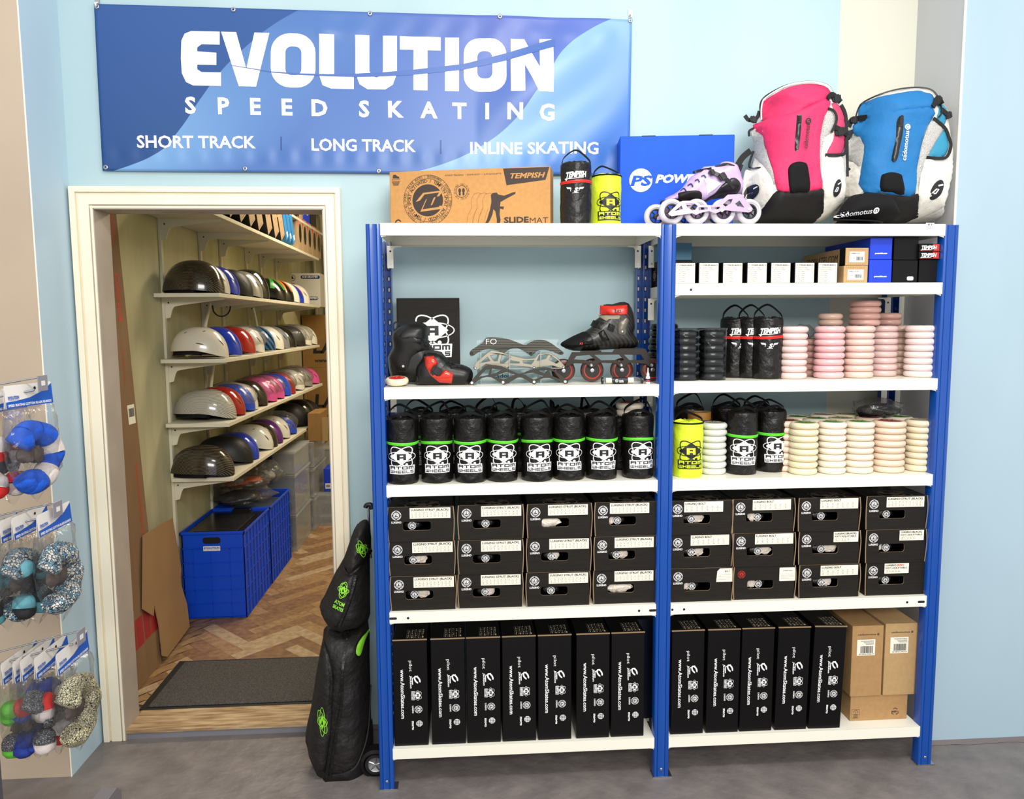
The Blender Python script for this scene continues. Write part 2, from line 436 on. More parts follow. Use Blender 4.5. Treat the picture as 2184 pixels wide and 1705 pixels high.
# door frame: moulded casing, grey painted reveal, wooden threshold
XO0, XO1, ZO = at(147, 397, WY-.02).x, at(725, 401, WY-.02).x, at(440, 399, WY-.02).z
XO0 = max(XO0, LX+.003)
def casing(a0, a1, zt, y0, y1, m):
    mb.prism([[(a0[0], .0), (a0[0], zt[0]), (a1[0], zt[0]), (a1[0], 0), (a1[1], 0), (a1[1], zt[1]), (a0[1], zt[1]), (a0[1], 0)]],
             lambda x, z, d: Vector((x, d, z)), y0, y1, m)
mb = MB(); wdt = OX0-XO0; zc = ZO-OZ1; wdr = XO1-OX1
def band(f0, f1, y0, y1):                            # nested frames from outer edge (0) to opening (1)
    a = (XO0+wdt*f0, XO0+wdt*f1); b = (XO1-wdr*f0, XO1-wdr*f1); z = (ZO-zc*f0, ZO-zc*f1)
    mb.prism([[(a[0], 0), (a[0], z[0]), (b[0], z[0]), (b[0], 0), (b[1], 0), (b[1], z[1]), (a[1], z[1]), (a[1], 0)]],
             lambda x, zz, d: Vector((x, d, zz)), y0, y1, m_gloss)
band(0, .27, WY-.030, WY); band(.27, .36, WY-.020, WY); band(.36, .84, WY-.026, WY); band(.84, .89, WY-.019, WY); band(.89, 1.0, WY-.024, WY)
fr = mb.build('door_1', bev=.0015); struct(fr)
mb = MB(); mb.box(OX0-.01, OX0+.003, WY-.022, WY+T+.01, 0, OZ1-.001, m_jamb); mb.box(OX1-.003, OX1+.01, WY-.022, WY+T+.01, 0, OZ1-.001, m_jamb); mb.box(OX0, OX1, WY-.022, WY+T+.01, OZ1-.003, OZ1+.01, m_jamb)
mb.build('door_lining', fr)
mb = MB(); mb.box(OX0, OX1, WY-.018, WY+.128, FZ-.012, FZ+.002, m_woodt); mb.build('threshold', fr, bev=.002)
mb = MB(); mb.box(OX0, OX1, WY-.012, WY, 0, FZ-.012, mat('riser_grey', '7E7E86', .45)); mb.build('riser', fr)

# store room shell
SX, SY, SZ = -1.42, 4.75, 2.82
mb = MB(); mb.box(SX-.1, SX, WY+T, SY, 0, SZ, m_olive); struct(mb.build('wall_store_left'))
mb = MB(); mb.box(SX-.1, .8, SY, SY+.1, 0, SZ, m_olive); struct(mb.build('wall_store_back'))
mb = MB(); mb.box(.7, .8, WY+T, SY, 0, SZ, m_olive); struct(mb.build('wall_store_right'))
mb = MB(); mb.box(SX-.1, .8, WY+T, SY+.1, SZ, SZ+.05, mat('store_ceiling', 'CFC8AE', .8)); struct(mb.build('ceiling'))
woods = [mat('oak_plank_%d' % i, c, .5, var=(5, c2, .9), scl=(7, 7, 1), bump=(60, .1, .003)) for i, (c, c2) in enumerate(
    [('8E6C48', 'AC8C62'), ('A48358', '8C6B44'), ('7C5C3A', '9C7A52'), ('A08662', 'BBA484'), ('75563A', '94704C')])]
mb = MB(); w_, k_ = .065, 5; L_ = w_*k_; c45 = math.cos(R(45)); rr = random.Random(3)
for i in range(-60, 60):
    for j in range(-14, 14):
        ox, oy = i*w_+j*L_, i*w_-j*L_
        for (a, b, c, d) in ((0, L_, 0, w_), (L_, L_+w_, w_-L_, w_)):
            P_ = [(ox+x, oy+y) for x, y in ((a, c), (b, c), (b, d), (a, d))]
            Q = [((x-y)*c45-.55, (x+y)*c45+2.5) for x, y in P_]
            if min(q[0] for q in Q) > .68 or max(q[0] for q in Q) < SX or min(q[1] for q in Q) > SY or max(q[1] for q in Q) < WY+.11: continue
            cx_ = sum(q[0] for q in Q)/4; cy_ = sum(q[1] for q in Q)/4
            Q = [(cx_+(x-cx_)*.994, cy_+(y-cy_)*.994) for x, y in Q]
            Q = [(max(SX, min(.7, x)), max(WY+.095, min(SY, y))) for x, y in Q]
            mb.add([(x, y, FZ) for x, y in Q], [(0, 1, 2, 3)], rr.choice(woods))
mb.box(SX, .7, WY+.095, SY, 0, FZ-.0015, mat('plank_gap', '4A3320', .8))
struct(mb.build('floor_parquet', nonorm=True))
# door mat
a, b, c, d = (atz(288, 1529, FZ), atz(664, 1519, FZ), atz(690, 1401.5, FZ), atz(367, 1413, FZ))
m_mat = mat('ribbed_mat_pile', '2A2725', .95, var=(380, '6E6964', .9), bump=(420, 1, .004)); m_rub = mat('black_rubber', '17181A', .55)
t = thing('door_mat', 'dark grey speckled door mat with black rubber edge on the parquet floor', 'door mat', ((a.x+b.x)/2, (a.y+d.y)/2, FZ))
x1, y0, y1 = b.x+.12, (a.y+b.y)/2, (d.y+c.y)/2
y0 = max(y0, WY+.129); x0 = a.x-.005
MB().box(x0, x1, y0, y1, FZ, FZ+.004, m_rub).build('rubber_edge', t, world=True, bev=.002)
MB().box(x0+.03, x1-.03, y0+.012, y1-.02, FZ+.004, FZ+.009, m_mat).build('pile', t, world=True, bev=.002)

# ------------------------------------------------------------------ the shelving rack
L0, L1, M0, M1, R0_, R1_ = -.286, -.241, .610, .659, 1.516, 1.563
RD = .345; RH = 1.80; LIP = .037
Z_L2 = at(1100, 849, 0).z+LIP; Z_L3 = at(1100, 1055, 0).z+LIP; Z_4 = at(1100, 1321.5, 0).z+LIP; Z_5 = .1405
Z_R2 = at(1720, 629, 0).z+LIP; Z_R3 = at(1720, 835.5, 0).z+LIP
Z_4 = .594; Z_5 = .1405
m_postb = mat('blue_enamel', '06469E', .25, coat=.25, spec=.5); m_hole = mat('dark_slot', '0A0F22', .5)
m_steel = mat('steel', 'B9BBBE', .3, metal=1); m_glint = mat('slot_glint', 'DDE3EE', .25)
rack = thing('shelving_rack', 'blue and white boltless metal shelving rack of two bays against the pale blue wall', 'shelf rack', (.64, 0, 0))
def post(x0, x1, back):
    mb = MB(); W_ = x1-x0
    if not back:
        s = [(0, .003), (.003, 0), (.009, 0), (.0105, .0022), (.012, 0), (.017, .0006), (W_-.0185, .0006), (W_-.0145, 0), (W_-.013, .0022), (W_-.0115, 0), (W_-.003, 0), (W_, .003)]
        s2 = [(W_, .036), (W_-.002, .036), (W_-.002, .005), (.002, .005), (.002, .036), (0, .036)]
        mb.prism([s+s2], lambda x, y, d: Vector((x0+x, y, d)), 0.004, RH-.003, m_postb)
        p = mb.build('post', rack, world=True, smooth=50)
        MB().box(x0-.002, x1+.012, -.001, .04, 0, .004, m_steel).build('foot_plate', p, world=False).location = (0, 0, 0)
        q = [c for c in bpy.data.objects if c.parent is p][-1]
        q.data.transform(Minv(p))
        b_ = MB().blob(((x0+x1)/2, -.001, .03), .005, .002, .005, m_steel, 10, 6).build('screw', p, world=True, smooth=60)
    else:
        mb.box(x0, x1, RD-.002, RD, 0, RH-.02, m_postb); mb.box(x0, x0+.002, RD-.035, RD, 0, RH-.02, m_postb); mb.box(x1-.002, x1, RD-.035, RD, 0, RH-.02, m_postb)
        mb.box((x0+x1)/2-.002, (x0+x1)/2+.002, RD-.03, RD, 0, RH-.02, m_postb)
        z = .07
        while z < RH-.06:
            for dx in (.012, W_-.012):
                a = Art(); a.poly([rrl(x0+dx-.006, z, x0+dx+.006, z+.02, .005)], m_hole); a.poly([rrl(x0+dx-.002, z+.003, x0+dx+.003, z+.015, .002)], m_glint, 1)
                for V, Fc, m, l in a.it: mb.add([(x, RD-.0026-.0003*l, y) for x, y in V], Fc, m)
            z += .0375
        mb.build('post', rack, world=True)
for (a, b) in ((L0, L1), (M0, M1), (R0_, R1_)): post(a, b, False); post(a, b, True)
def shelf(x0, x1, z, holes=None, brk=True):
    mb = MB(); t_ = .0016
    mb.box(x0, x1, .0, RD, z-t_, z, m_white)
    lp = [(x0, z-LIP), (x1, z-LIP), (x1, z), (x0, z)]
    mb.box(x0, x1, 0, t_, z-LIP, z, m_white); mb.box(x0, x1, 0, .014, z-LIP, z-LIP+t_, m_white)
    mb.box(x0, x1, RD-t_, RD, z-LIP, z, m_white); mb.box(x0, x1, RD-.014, RD, z-LIP, z-LIP+t_, m_white)
    for xx in (x0, x1-t_): mb.box(xx, xx+t_, 0, RD, z-LIP, z, m_white)
    o = mb.build('shelf', rack, world=True, bev=.0008)
    if brk:
        for (xa, s) in ((x0-.002, 1), (x1+.002, -1)):
            b = MB(); P = [(0, 0), (.048, 0), (.048, -.004), (.026, -.006), (.021, -.012), (.021, -.075), (0, -.075)]
            b.prism([[(xa+s*p[0]-s*.008, z-LIP+p[1]) for p in P]], lambda x, zz, d: Vector((x, d, zz)), RD-.042, RD-.0405, m_white)
            for zz, m_ in ((-.018, m_hole), (-.062, m_steel)): b.add([(xa+s*.003+.0035*math.cos(k*.785), RD-.0423, z-LIP+zz+.0035*math.sin(k*.785)) for k in range(8)], [tuple(range(8))], m_)
            b.build('bracket', o, world=True)
            b = MB(); P = [(0, 0), (.02, 0), (.02, -.001), (.006, -.004), (.003, -.01), (.003, -.06), (0, -.06)]
            b.prism([[(xa+s*p[0]-s*.001, z-LIP+p[1]) for p in P]], lambda x, zz, d: Vector((x, d, zz)), .004, .006, m_white)
            b.build('bracket', o, world=True)
    if holes:
        a = Art()
        for u, sl in holes:
            x = at(u, 1300, 0).x
            if sl: a.poly([rrl(x-.012, z-.024, x+.012, z-.016, .004)], m_hole)
            else: a.disc(x, z-.02, .004, m_hole, n=14)
        a.build('bolt_hole', front(0, 0, 0), o, world=True)
    return o
LS = [shelf(L1-.002, M0+.001, z, h) for z, h in ((1.80, None), (Z_L2, None), (Z_L3, None), (Z_4, [(870, 0), (838, 1), (1363, 0), (1392, 1)]), (Z_5, None))]
RS = [shelf(M1-.001, R0_+.002, z, h) for z, h in ((1.80, None), (Z_R2, [(1462, 0)]), (Z_R3, None), (Z_L3, None), (Z_4, [(1459, 0), (1434, 0), (1934, 0), (1964, 1)]), (Z_5, None))]
m_blk = mat('print_black', '15161A', .5); m_wht = mat('print_white', 'F2F2F2', .5)
# price ticket on the top lip
p0 = at(1974, 490, -.001); a = Art(); a.rect(0, 0, .028, .021, m_wht); a.text('85 €', .014, .013, .0058, m_blk, 1, al='c', bold=.02); a.text('34 290 Ft', .014, .006, .0042, m_blk, 1, al='c'); a.rect(.008, .0035, .020, .0043, m_blk, 1)
tk = a.build('price_ticket', front(p0.x, -.0005, p0.z)); tag(tk, 'small white price ticket on the edge of the top shelf', 'price tag')
# ------------------------------------------------------------------ shared logos and materials
m_nyl = mat('black_shiny_nylon', '0E0C0A', .36, spec=.4, bump=(38, .55, .012)); m_nyl2 = mat('black_matte_fabric', '0D0C0F', .8, spec=.25, bump=(300, .2, .002))
m_zipg = mat('green_zip', '5FD62E', .5); m_zipr = mat('red_zip', 'D9291F', .45); m_yel = mat('neon_yellow_fabric', 'DDF22B', .55, bump=(30, .4, .01))
m_red = mat('print_red', 'C8301F', .5); m_cbox = mat('black_carton', '17130F', .6, spec=.25, var=(22, '201B16', .9), scl=(.6, 1, 9))
m_cboxg = mat('black_gloss_carton', '060506', .35, spec=.25); m_raw = mat('raw_card_edge', '8F775A', .8)
m_dark = mat('dark_inside', '060606', .8); m_stick = mat('sticker_paper', 'F3EEDC', .6); m_tissue = mat('tissue_paper', 'D8CDBF', .8, bump=(30, 1, .02))
m_faint = mat('faint_logo_ink', '4A443C', .5); m_grid = mat('label_grid_ink', '77736B', .6)
def atom_logo(W, B, blocks=True, word='WHEELS'):     # 1 unit wide, y from 0
    a = Art(); c = (.5, .6)
    for r in (42, -42): a.ring(c[0], c[1], .46, .225, .034, W, 1, rot=r, n=28)
    a.ring(c[0], c[1], .5, .185, .026, W, 1, n=30)
    a.poly([[(.15, .6), (.33, .76), (.5, .83), (.67, .76), (.86, .6), (.67, .44), (.5, .37), (.33, .44)]], W, 2)
    a.disc(.17, .6, .05, W, 2, 10); a.disc(.66, .33, .045, W, 2, 10)
    a.poly([[(.36, .485), (.36, .7), (.64, .7), (.64, .485), (.555, .485), (.555, .545), (.445, .545), (.445, .485)], [(.45, .6), (.45, .645), (.555, .645), (.555, .6)]], B, 3)
    if blocks:
        a.poly([[(.06, .3), (.94, .3), (.92, .0), (.08, .0)]], W, 3)
        block(a, 'ATOM', .11, .165, .78, .105, B, 4, .14, .26); block(a, word, .11, .03, .78, .10, B, 4, .16, .24)
    return a
LOGO_W = atom_logo(m_wht, m_blk); LOGO_F = atom_logo(m_faint, m_cboxg)
def roundel(W, B, word='LUIGINO'):                   # unit radius at origin
    a = Art(); a.ring(0, 0, 1, 1, .07, W, 1, n=22); a.ring(0, 0, .87, .87, .09, W, 1, n=22); a.disc(0, 0, .6, W, 2, 18); a.ring(0, 0, .5, .5, .07, B, 3, n=18)
    for k in range(4): a.disc(.77*math.cos(k*math.pi/2), .77*math.sin(k*math.pi/2), .16, B, 3, 8)
    a.poly([[(-.3, -.26), (.3, -.26), (.3, -.1), (-.02, -.1), (.12, .28), (-.06, .28)]], B, 4)
    if word: a.text(word, 0, -1.62, .42, W, 1, al='c', w=2.0, bold=.03, res=2)
    return a
RND_W = roundel(m_wht, m_blk); RND_R = roundel(m_red, m_blk, None)

# ------------------------------------------------------------------ drawstring / zip bags
def bag(kind, label, seed, r=.0505, h=.203):
    """kind: atom, tempish, yellow"""
    rr = random.Random(seed); fab = m_yel if kind == 'yellow' else m_nyl
    from mathutils import noise as N
    t = thing('wheel_bag', label, 'bag')
    def prof(k, a):
        z = k; b = 1.0
        if k > .985: b = 1-(k-.985)*3
        if k < .04: b = 1-(.04-k)*1.8
        w_ = .055*N.noise(Vector((math.cos(a)*1.3+seed, math.sin(a)*1.3, z*4+seed)))+.032*N.noise(Vector((math.cos(a)*4, math.sin(a)*4+seed, z*11)))
        return r*b*(1+w_)
    ks = [0, .02, .05, .1, .16, .22, .28, .34, .4, .46, .52, .58, .64, .7, .76, .82, .88, .93, .965, .985, 1]
    mb = MB(); S = 36
    rings = [[(0+.0001*math.cos(j), .0001*math.sin(j), 0) for j in range(S)]]
    for k in ks: rings.append([(prof(k, 2*math.pi*j/S)*math.cos(2*math.pi*j/S), prof(k, 2*math.pi*j/S)*math.sin(2*math.pi*j/S), k*h) for j in range(S)])
    rings.append([(r*.93*math.cos(2*math.pi*j/S), r*.93*math.sin(2*math.pi*j/S), h*.985+.006*rr.random()) for j in range(S)])
    rings.append([(r*.5*math.cos(2*math.pi*j/S), r*.5*math.sin(2*math.pi*j/S), h*.98+.012*rr.random()) for j in range(S)])
    rings.append([(.001*math.cos(2*math.pi*j/S), .001*math.sin(2*math.pi*j/S), h*.98) for j in range(S)])
    mb.ring_loft(rings, fab)
    mb.build('body', t, smooth=60)
    if kind != 'yellow':
        zc, zm = (.63 if kind == 'atom' else .69), (m_zipg if kind == 'atom' else m_zipr)
        mb = MB(); rg = []
        for j in range(19):
            a = math.pi*(1.02+.96*j/18); dz = .004*math.sin(j/18*math.pi*2+seed)*.4
            R2 = prof(zc, a)+.0012
            rg.append([(R2*math.cos(a), R2*math.sin(a), zc*h-.0045+dz), ((R2+.0008)*math.cos(a), (R2+.0008)*math.sin(a), zc*h-.001+dz), ((R2-.0004)*math.cos(a), (R2-.0004)*math.sin(a), zc*h+dz), ((R2+.0008)*math.cos(a), (R2+.0008)*math.sin(a), zc*h+.001+dz), (R2*math.cos(a), R2*math.sin(a), zc*h+.0045+dz)])
        mb.ring_loft(rg, zm, closed=False, cap=False); mb.build('zip', t, smooth=60)
    fn = cylmap(0, 0, 0, r)
    def wrap(x, y, d):
        a = x/r-math.pi/2; R2 = prof(y/h, a)+d+.0012
        return Vector((R2*math.cos(a), R2*math.sin(a), y))
    a = Art(); u = r*1.88
    if kind == 'atom': a.put(LOGO_W, -u/2, .034, u*.96, kx=u)
    elif kind == 'yellow': a.put(LOGO_W, -u*.53, .030, u*1.06, sub={m_wht: m_blk, m_blk: m_yel})
    else:
        a.text('TEMPISH', -.036, .146, .017, m_wht, 1, w=.066, bold=.05, sh=.25, rot=3); a.poly([[(-.038, .1425), (-.028, .1425), (-.032, .137)]], m_wht, 1)
        a.line([(-.039, .1435), (-.008, .1435), (.022, .147)], .0018, m_wht, 1)
        a.text('S', -.008, .102, .013, m_wht, 1, w=.011, bold=.05, sh=.3); a.line([(-.012, .099), (.006, .1)], .0015, m_wht, 1)
        for s_ in (-1, 1):
            a.line([(-.006+s_*.012, .104), (-.003+s_*.014, .115)], .0014, m_wht, 1)
            a.poly([[(-.004+s_*.011, .11), (-.004+s_*.024, .112), (-.004+s_*.028, .118), (-.004+s_*.013, .116)]], m_wht, 1)
    a.build('printed_logo', wrap, t, step=.006, stepy=.006, base=.0004, eps=.00022)
    if kind == 'yellow': MB().tube([(r*.985*math.cos(2*math.pi*j/28), r*.985*math.sin(2*math.pi*j/28), h*.985) for j in range(28)], .0028, m_nyl2, 6, closed=True).build('rim_binding', t, smooth=60); MB().lathe([(.001, h*.97), (r*.93, h*.985)], m_nyl2, seg=24).build('lining', t)
    # carrying strap
    lean = rr.uniform(-.012, .012); hh = rr.uniform(.022, .048)
    P = sm([(-r*.92, 0, h*.97), (-r*.8, .004, h+hh*.45), (-r*.2+lean, .006, h+hh*.95), (r*.25+lean, .002, h+hh*(1 if seed % 2 else .8)), (r*.85, 0, h+hh*.3), (r*.93, 0, h*.965)], 6)
    MB().tube(P, 0, m_nyl2, flat=(.009, .0018), wd=(.2, .75, .6)).build('strap', t)
    if kind == 'atom':
        P = sm([(-r*.9, -.006, h*.985), (-r*.3, -.02+lean, h+.012), (r*.3, -.018, h+.010+.006*rr.random()), (r*.9, -.002, h*.985)], 5)
        MB().tube(P, 0, m_nyl2, flat=(.010, .0016), wd=(.1, .5, .8)).build('drawcord', t)
    return t
bag_atom = [bag('atom', 'x', 1), bag('atom', 'x', 2), bag('atom', 'x', 5)]
bag_temp = bag('tempish', 'x', 3, r=.0485, h=.195); bag_yel = bag('yellow', 'x', 4, r=.0485, h=.178)
USED = set()
def place(src, loc, rz=0, label=None, group=None, rot=None):
    if src.name not in USED:
        USED.add(src.name); src.location = loc; src.rotation_euler = rot or (0, 0, rz)
        if label: src['label'] = label
        if group: src['group'] = group
        return src
    return dup_k(src, KM.setdefault(src.name, kidmap(src)), loc, rz, label, group, rot)
KM = {}
ROW = ORD
bx = [861, 933, 1004, 1072, 1145, 1213, 1283, 1360]
for i, u in enumerate(bx):
    p = at(u, 1035, .06); x = p.x
    place(bag_atom[(i*2) % 3], (x, .052+[0, .008, 0, .008, .002, .008, .010, .012][i], Z_L3), R([0, 4, -3, 2, 6, -6, -2, 5][i]),
          'black wheel bag with green zip, '+ORD[i+1]+' from the door in front', 'black wheel bags in the front row')
for i, (u, dy) in enumerate([(895, 0), (968, .01), (1040, 0), (1108, .01), (1180, 0), (1249, 0), (1322, .01)]):
    p = at(u, 1035, .2)
    place(bag_atom[i % 3], (p.x, .205+dy, Z_L3), R(20*i), 'black wheel bag at the back, behind the gap after the '+ORD[i+1]+' front bag', 'black wheel bags in the back row')
for u, v, Y, s, lb in ((1580, 1021, .09, 0, 'black wheel bag with green zip touching the white wheel stack'), (1640, 1018, .125, 1, 'black wheel bag with green zip touching the cream wheels'),
                       (1468, 1021, .235, 2, 'black bag with raised strap behind the yellow bag'), (1545, 1021, .24, 0, 'black bag behind the white wheel stack'), (1610, 1021, .25, 1, 'black bag with looped strap at the back between the two green zip bags')):
    place(bag_atom[s], (at(u, v, Y).x, Y, Z_L3), R(6 if s else -12), lb, 'black wheel bags in the right bay')
place(bag_yel, (at(1466, 1020, .06).x, .062, Z_L3), R(-4), 'neon yellow wheel bag with black logo beside the middle blue post')
p = at(1293, 470, .2); place(bag_yel, (p.x, .2, RH), R(6), 'neon yellow wheel bag on the top shelf behind the black bag')
p = at(1228, 470, .1); place(bag_temp, (p.x, .1, RH), R(-6), 'black bag with red zip standing alone on the top shelf beside the brown carton')
for u, Y, lb in ((1566, .16, 'black bag with red zip, the one touching the clear tube'), (1600, .13, 'black bag with red zip, middle of three and mostly hidden'), (1634, .085, 'black bag with red zip, front one touching the pink wheels')):
    place(bag_temp, (at(u, 812, Y).x, Y, Z_R3), R(-8 if Y < .1 else 4), lb, 'black and red zip bags on the wheel shelf')

# ------------------------------------------------------------------ wheels
def tyre_prof(Rr, w_, hub):
    P = [(hub, -w_*.3), (hub+.003, -w_*.42), (Rr*.80, -w_*.46)]
    for k in range(9):
        a = -math.pi/2+math.pi*k/8; P.append((Rr-w_*.5+w_*.5*math.cos(a)*1.0, w_*.5*math.sin(a)))
    return P+[(Rr*.80, w_*.46), (hub+.003, w_*.42), (hub, w_*.3)]
def wheel(tm, hm, Rr=.046, w_=.0205, name='wheel', ax='Z', spokes=True):
    t = thing(name, 'x', 'wheel'); hub = Rr*.70
    pr = [(r, z+w_/2) for r, z in tyre_prof(Rr, w_, hub)]
    MB().lathe([(hub, pr[-1][1])]+[], tm) if False else None
    mb = MB(); rings = []; S = 28
    pr2 = pr+[pr[0]]
    mb.ring_loft([[(r*math.cos(2*math.pi*k/S), r*math.sin(2*math.pi*k/S), z) for k in range(S)] for r, z in pr2], tm, cap=False); mb.build('tyre', t, smooth=50)
    mb = MB().lathe([(.005, w_*.2), (.005, w_*.9), (.006, w_*1.02), (.013, w_*1.02), (hub*.8, w_*.99), (hub*.86, w_*.97), (hub, w_*.93), (hub, w_*.2), (hub*.8, w_*.25)], hm, seg=S)
    for k in range(5):
        a = 2*math.pi*k/5; mb.tube([(.012*math.cos(a), .012*math.sin(a), w_*.98), (hub*.85*math.cos(a), hub*.85*math.sin(a), w_*.96)], .002, hm, 5)
    mb.build('hub', t, smooth=40)
    return t
def gl(name, c, r=.32): return mat(name, c, r, spec=.5, coat=.15)
W_pink = [gl('urethane_pink_%d' % i, c) for i, c in enumerate(['E6CAC6', 'E8B6B8', 'E2C3B8', 'E6CEC8', 'DDBEAC', 'D2B4B0', 'ECDAD6', 'CFA296'])]
W_cream = [gl('urethane_cream_%d' % i, c) for i, c in enumerate(['E9DEBB', 'EFE3D0', 'EBDCC8', 'E8CFB8', 'E6D9BA'])]
W_white = gl('urethane_white', 'DADAD2'); W_smoke = gl('urethane_black', '0C0F0F', .2)
H_green = mat('hub_green', '4F7A3E', .5); H_plum = mat('hub_plum', '7C3A3E', .5); H_grey = mat('hub_grey', '8D8578', .5); H_red = mat('hub_red', 'C3261C', .4); H_blk = mat('hub_black', '121213', .5)
_wc = {}
def wheel_src(tm, hm, Rr, w_):
    k = (tm.name, hm.name, round(Rr, 4), round(w_, 4))
    if k not in _wc: _wc[k] = wheel(tm, hm, Rr, w_)
    return _wc[k]
def stack(x, y, z, n, tm, hm, where, col, Rr=.046, w_=.0208, group=None, jit=.0012, seed=0):
    rr = random.Random(seed+int(x*1000)); s = wheel_src(tm, hm, Rr, w_)
    for i in range(n):
        place(s, (x+rr.uniform(-jit, jit), y+rr.uniform(-jit, jit), z+i*w_), rr.uniform(0, 6), ('%s wheel, %s in the %s' % (col, from_top(i, n), where)).replace('the the', 'the'), group or where)
def px_stack(u, Y, z, n, *a, **k): stack(at(u, 812 if z == Z_R3 else 1020, Y).x, Y, z, n, *a, **k)
fr_y = .072
for u, Y, mi, hm, wh, k in ((1689, .07, 0, H_grey, 'pink stack touching the red zip bag', .0455), (1766, .075, 1, H_grey, 'brightest pink stack', .0475), (1829, .075, 2, H_grey, 'peach pink stack at mid shelf', .0465),
                           (1881, .13, 5, H_grey, 'dull stack behind the peach one', .0455), (1916, .19, 4, H_grey, 'beige stack at the back wall', .0455), (1963, .08, 6, H_grey, 'palest stack beside the end post', .0530)):
    px_stack(u, Y, Z_R3, 8, W_pink[mi], hm, wh, 'pink', Rr=k, w_=.0211, group='pink wheel stacks')
px_stack(1727, .18, Z_R3, 6, W_pink[7], H_grey, 'dark rosy stack under the film bag', 'dark rosy', Rr=.046, w_=.0211, group='pink wheel stacks')
zt = Z_R3+8*.0211
for u, Y, n, mi, wh, k in ((1770, .16, 2, 4, 'pair behind the brightest pink stack', .040), (1843, .13, 4, 7, 'wrapped pile highest on the shelf', .050), (1893, .19, 2, 7, 'pair beside the wrapped pile', .0455)):
    stack(at(u, 690, Y).x, Y, zt+(.0005), n, W_pink[mi], H_grey, wh, 'dusky pink', Rr=k, w_=.0205, group='pink wheels lying on the stacks')
# smoky wheels in clear tubes
m_tube = film('clear_tube_plastic', .04, wr=14)
def tube_pack(u, Y, n, lb, z=Z_R3):
    x = at(u, 812, Y).x
    t = thing('wheel_tube', 'clear plastic wheel tube, '+lb.replace('the clear tube ', ''), 'plastic tube', (x, Y, z)); mb = MB()
    S = 30; rings = [[(.0470*math.cos(2*math.pi*k/S), .0470*math.sin(2*math.pi*k/S), zz) for k in range(S)] for zz in (.0, n*.0228+.003)]
    mb.ring_loft(rings, m_tube); mb.build('tube_wall', t, smooth=40)
    MB().lathe([(.048, n*.0228+.001), (.048, n*.0228+.006), (.001, n*.0228+.007)], mat('tube_lid', '2A2C2C', .15), seg=30).build('lid', t, smooth=40)
    stack(x, Y, z+.0005, n, W_smoke, H_grey, lb, 'smoky black', Rr=.0445, w_=.0226, jit=0, group='smoky black wheels in clear tubes')
tube_pack(1458, .06, 7, 'the clear tube touching the middle post'); tube_pack(1516, .066, 7, 'the clear tube touching the red zip bags')
stack(at(1404, 812, .16).x+.01, .16, Z_R3, 6, W_smoke, H_blk, 'pile behind the middle post', 'black', group='black wheels behind the middle post', w_=.0226)
stack(at(1416, 690, .16).x, .16, Z_R3+6*.0226, 2, W_smoke, H_blk, 'pair atop that pile behind the post', 'black', Rr=.047, w_=.0226, group='black wheels behind the middle post')
# white and cream stacks
px_stack(1520, .09, Z_L3, 8, W_white, H_grey, 'white stack behind the yellow bag', 'white', Rr=.0425, w_=.0212)
CRE = [(1711, .06, 0, H_green, 'front stack beside the black bags', .0462), (1771, .065, 1, H_green, 'second front stack from the bags', .0455), (1829, .065, 2, H_green, 'third front stack from the bags', .0470), (1891, .07, 3, H_plum, 'pinkish front stack', .0520), (1957, .08, 4, H_grey, 'front stack at the end post', .0485)]
for u, Y, mi, hm, wh, k in CRE: px_stack(u, Y, Z_L3, 8, W_cream[mi], hm, wh, 'cream', Rr=k, w_=.0212, group='cream wheel stacks')
BK = [(1675, .12, 3, H_plum, 'back stack touching the black bag'), (1735, .165, 1, H_green, 'stack behind the first front two'), (1697, .215, 2, H_green, 'rear stack behind the black bag'), (1790, .16, 0, H_grey, 'stack behind the second and third'),
      (1750, .26, 1, H_grey, 'rearmost stack touching the wall'), (1848, .165, 3, H_plum, 'stack behind the third and pinkish'), (1912, .17, 1, H_green, 'stack behind the end front stack'), (1800, .26, 0, H_grey, 'rear stack next to the foil bag'), (1868, .265, 2, H_grey, 'rear stack under the foil bag')]
for u, Y, mi, hm, wh in BK: px_stack(u, Y, Z_L3, 8, W_cream[mi], hm, wh, 'cream', Rr=.0460, w_=.0212, group='cream wheel stacks')
stack(at(1340, 890, .17).x, .15, Z_L3+.187, 1, W_cream[1], H_red, 'lower of two above the last black bag', 'cream', Rr=.0465, w_=.023, group='cream wheels with red hubs')
stack(at(1340, 890, .17).x-.001, .15, Z_L3+.187+.023, 1, W_cream[1], H_red, 'upper of two above the last black bag', 'cream red hub', Rr=.0465, w_=.023, group='cream wheels with red hubs')
stack(at(847, 818, .055).x, .053, Z_L2, 1, W_cream[0], H_red, 'red hub wheel lying before the black boot', 'cream', Rr=.0365, w_=.021)
for o in [q for q in sc.objects if q.get('label') == 'cream wheel, topmost in the red hub wheel lying before the black boot']: o['label'] = 'cream wheel with red hub lying in front of the tall black boot'; o.rotation_euler = (R(9), 0, 0); o.location.z += .006
for o in sc.objects:
    l = o.get('label')
    if l and 'topmost in the lower of two above' in l: o['label'] = 'cream wheel, lower of two stacked above the last black bag'
    if l and 'topmost in the upper of two above' in l: o['label'] = 'cream wheel with red hub, upper of two above the last black bag'
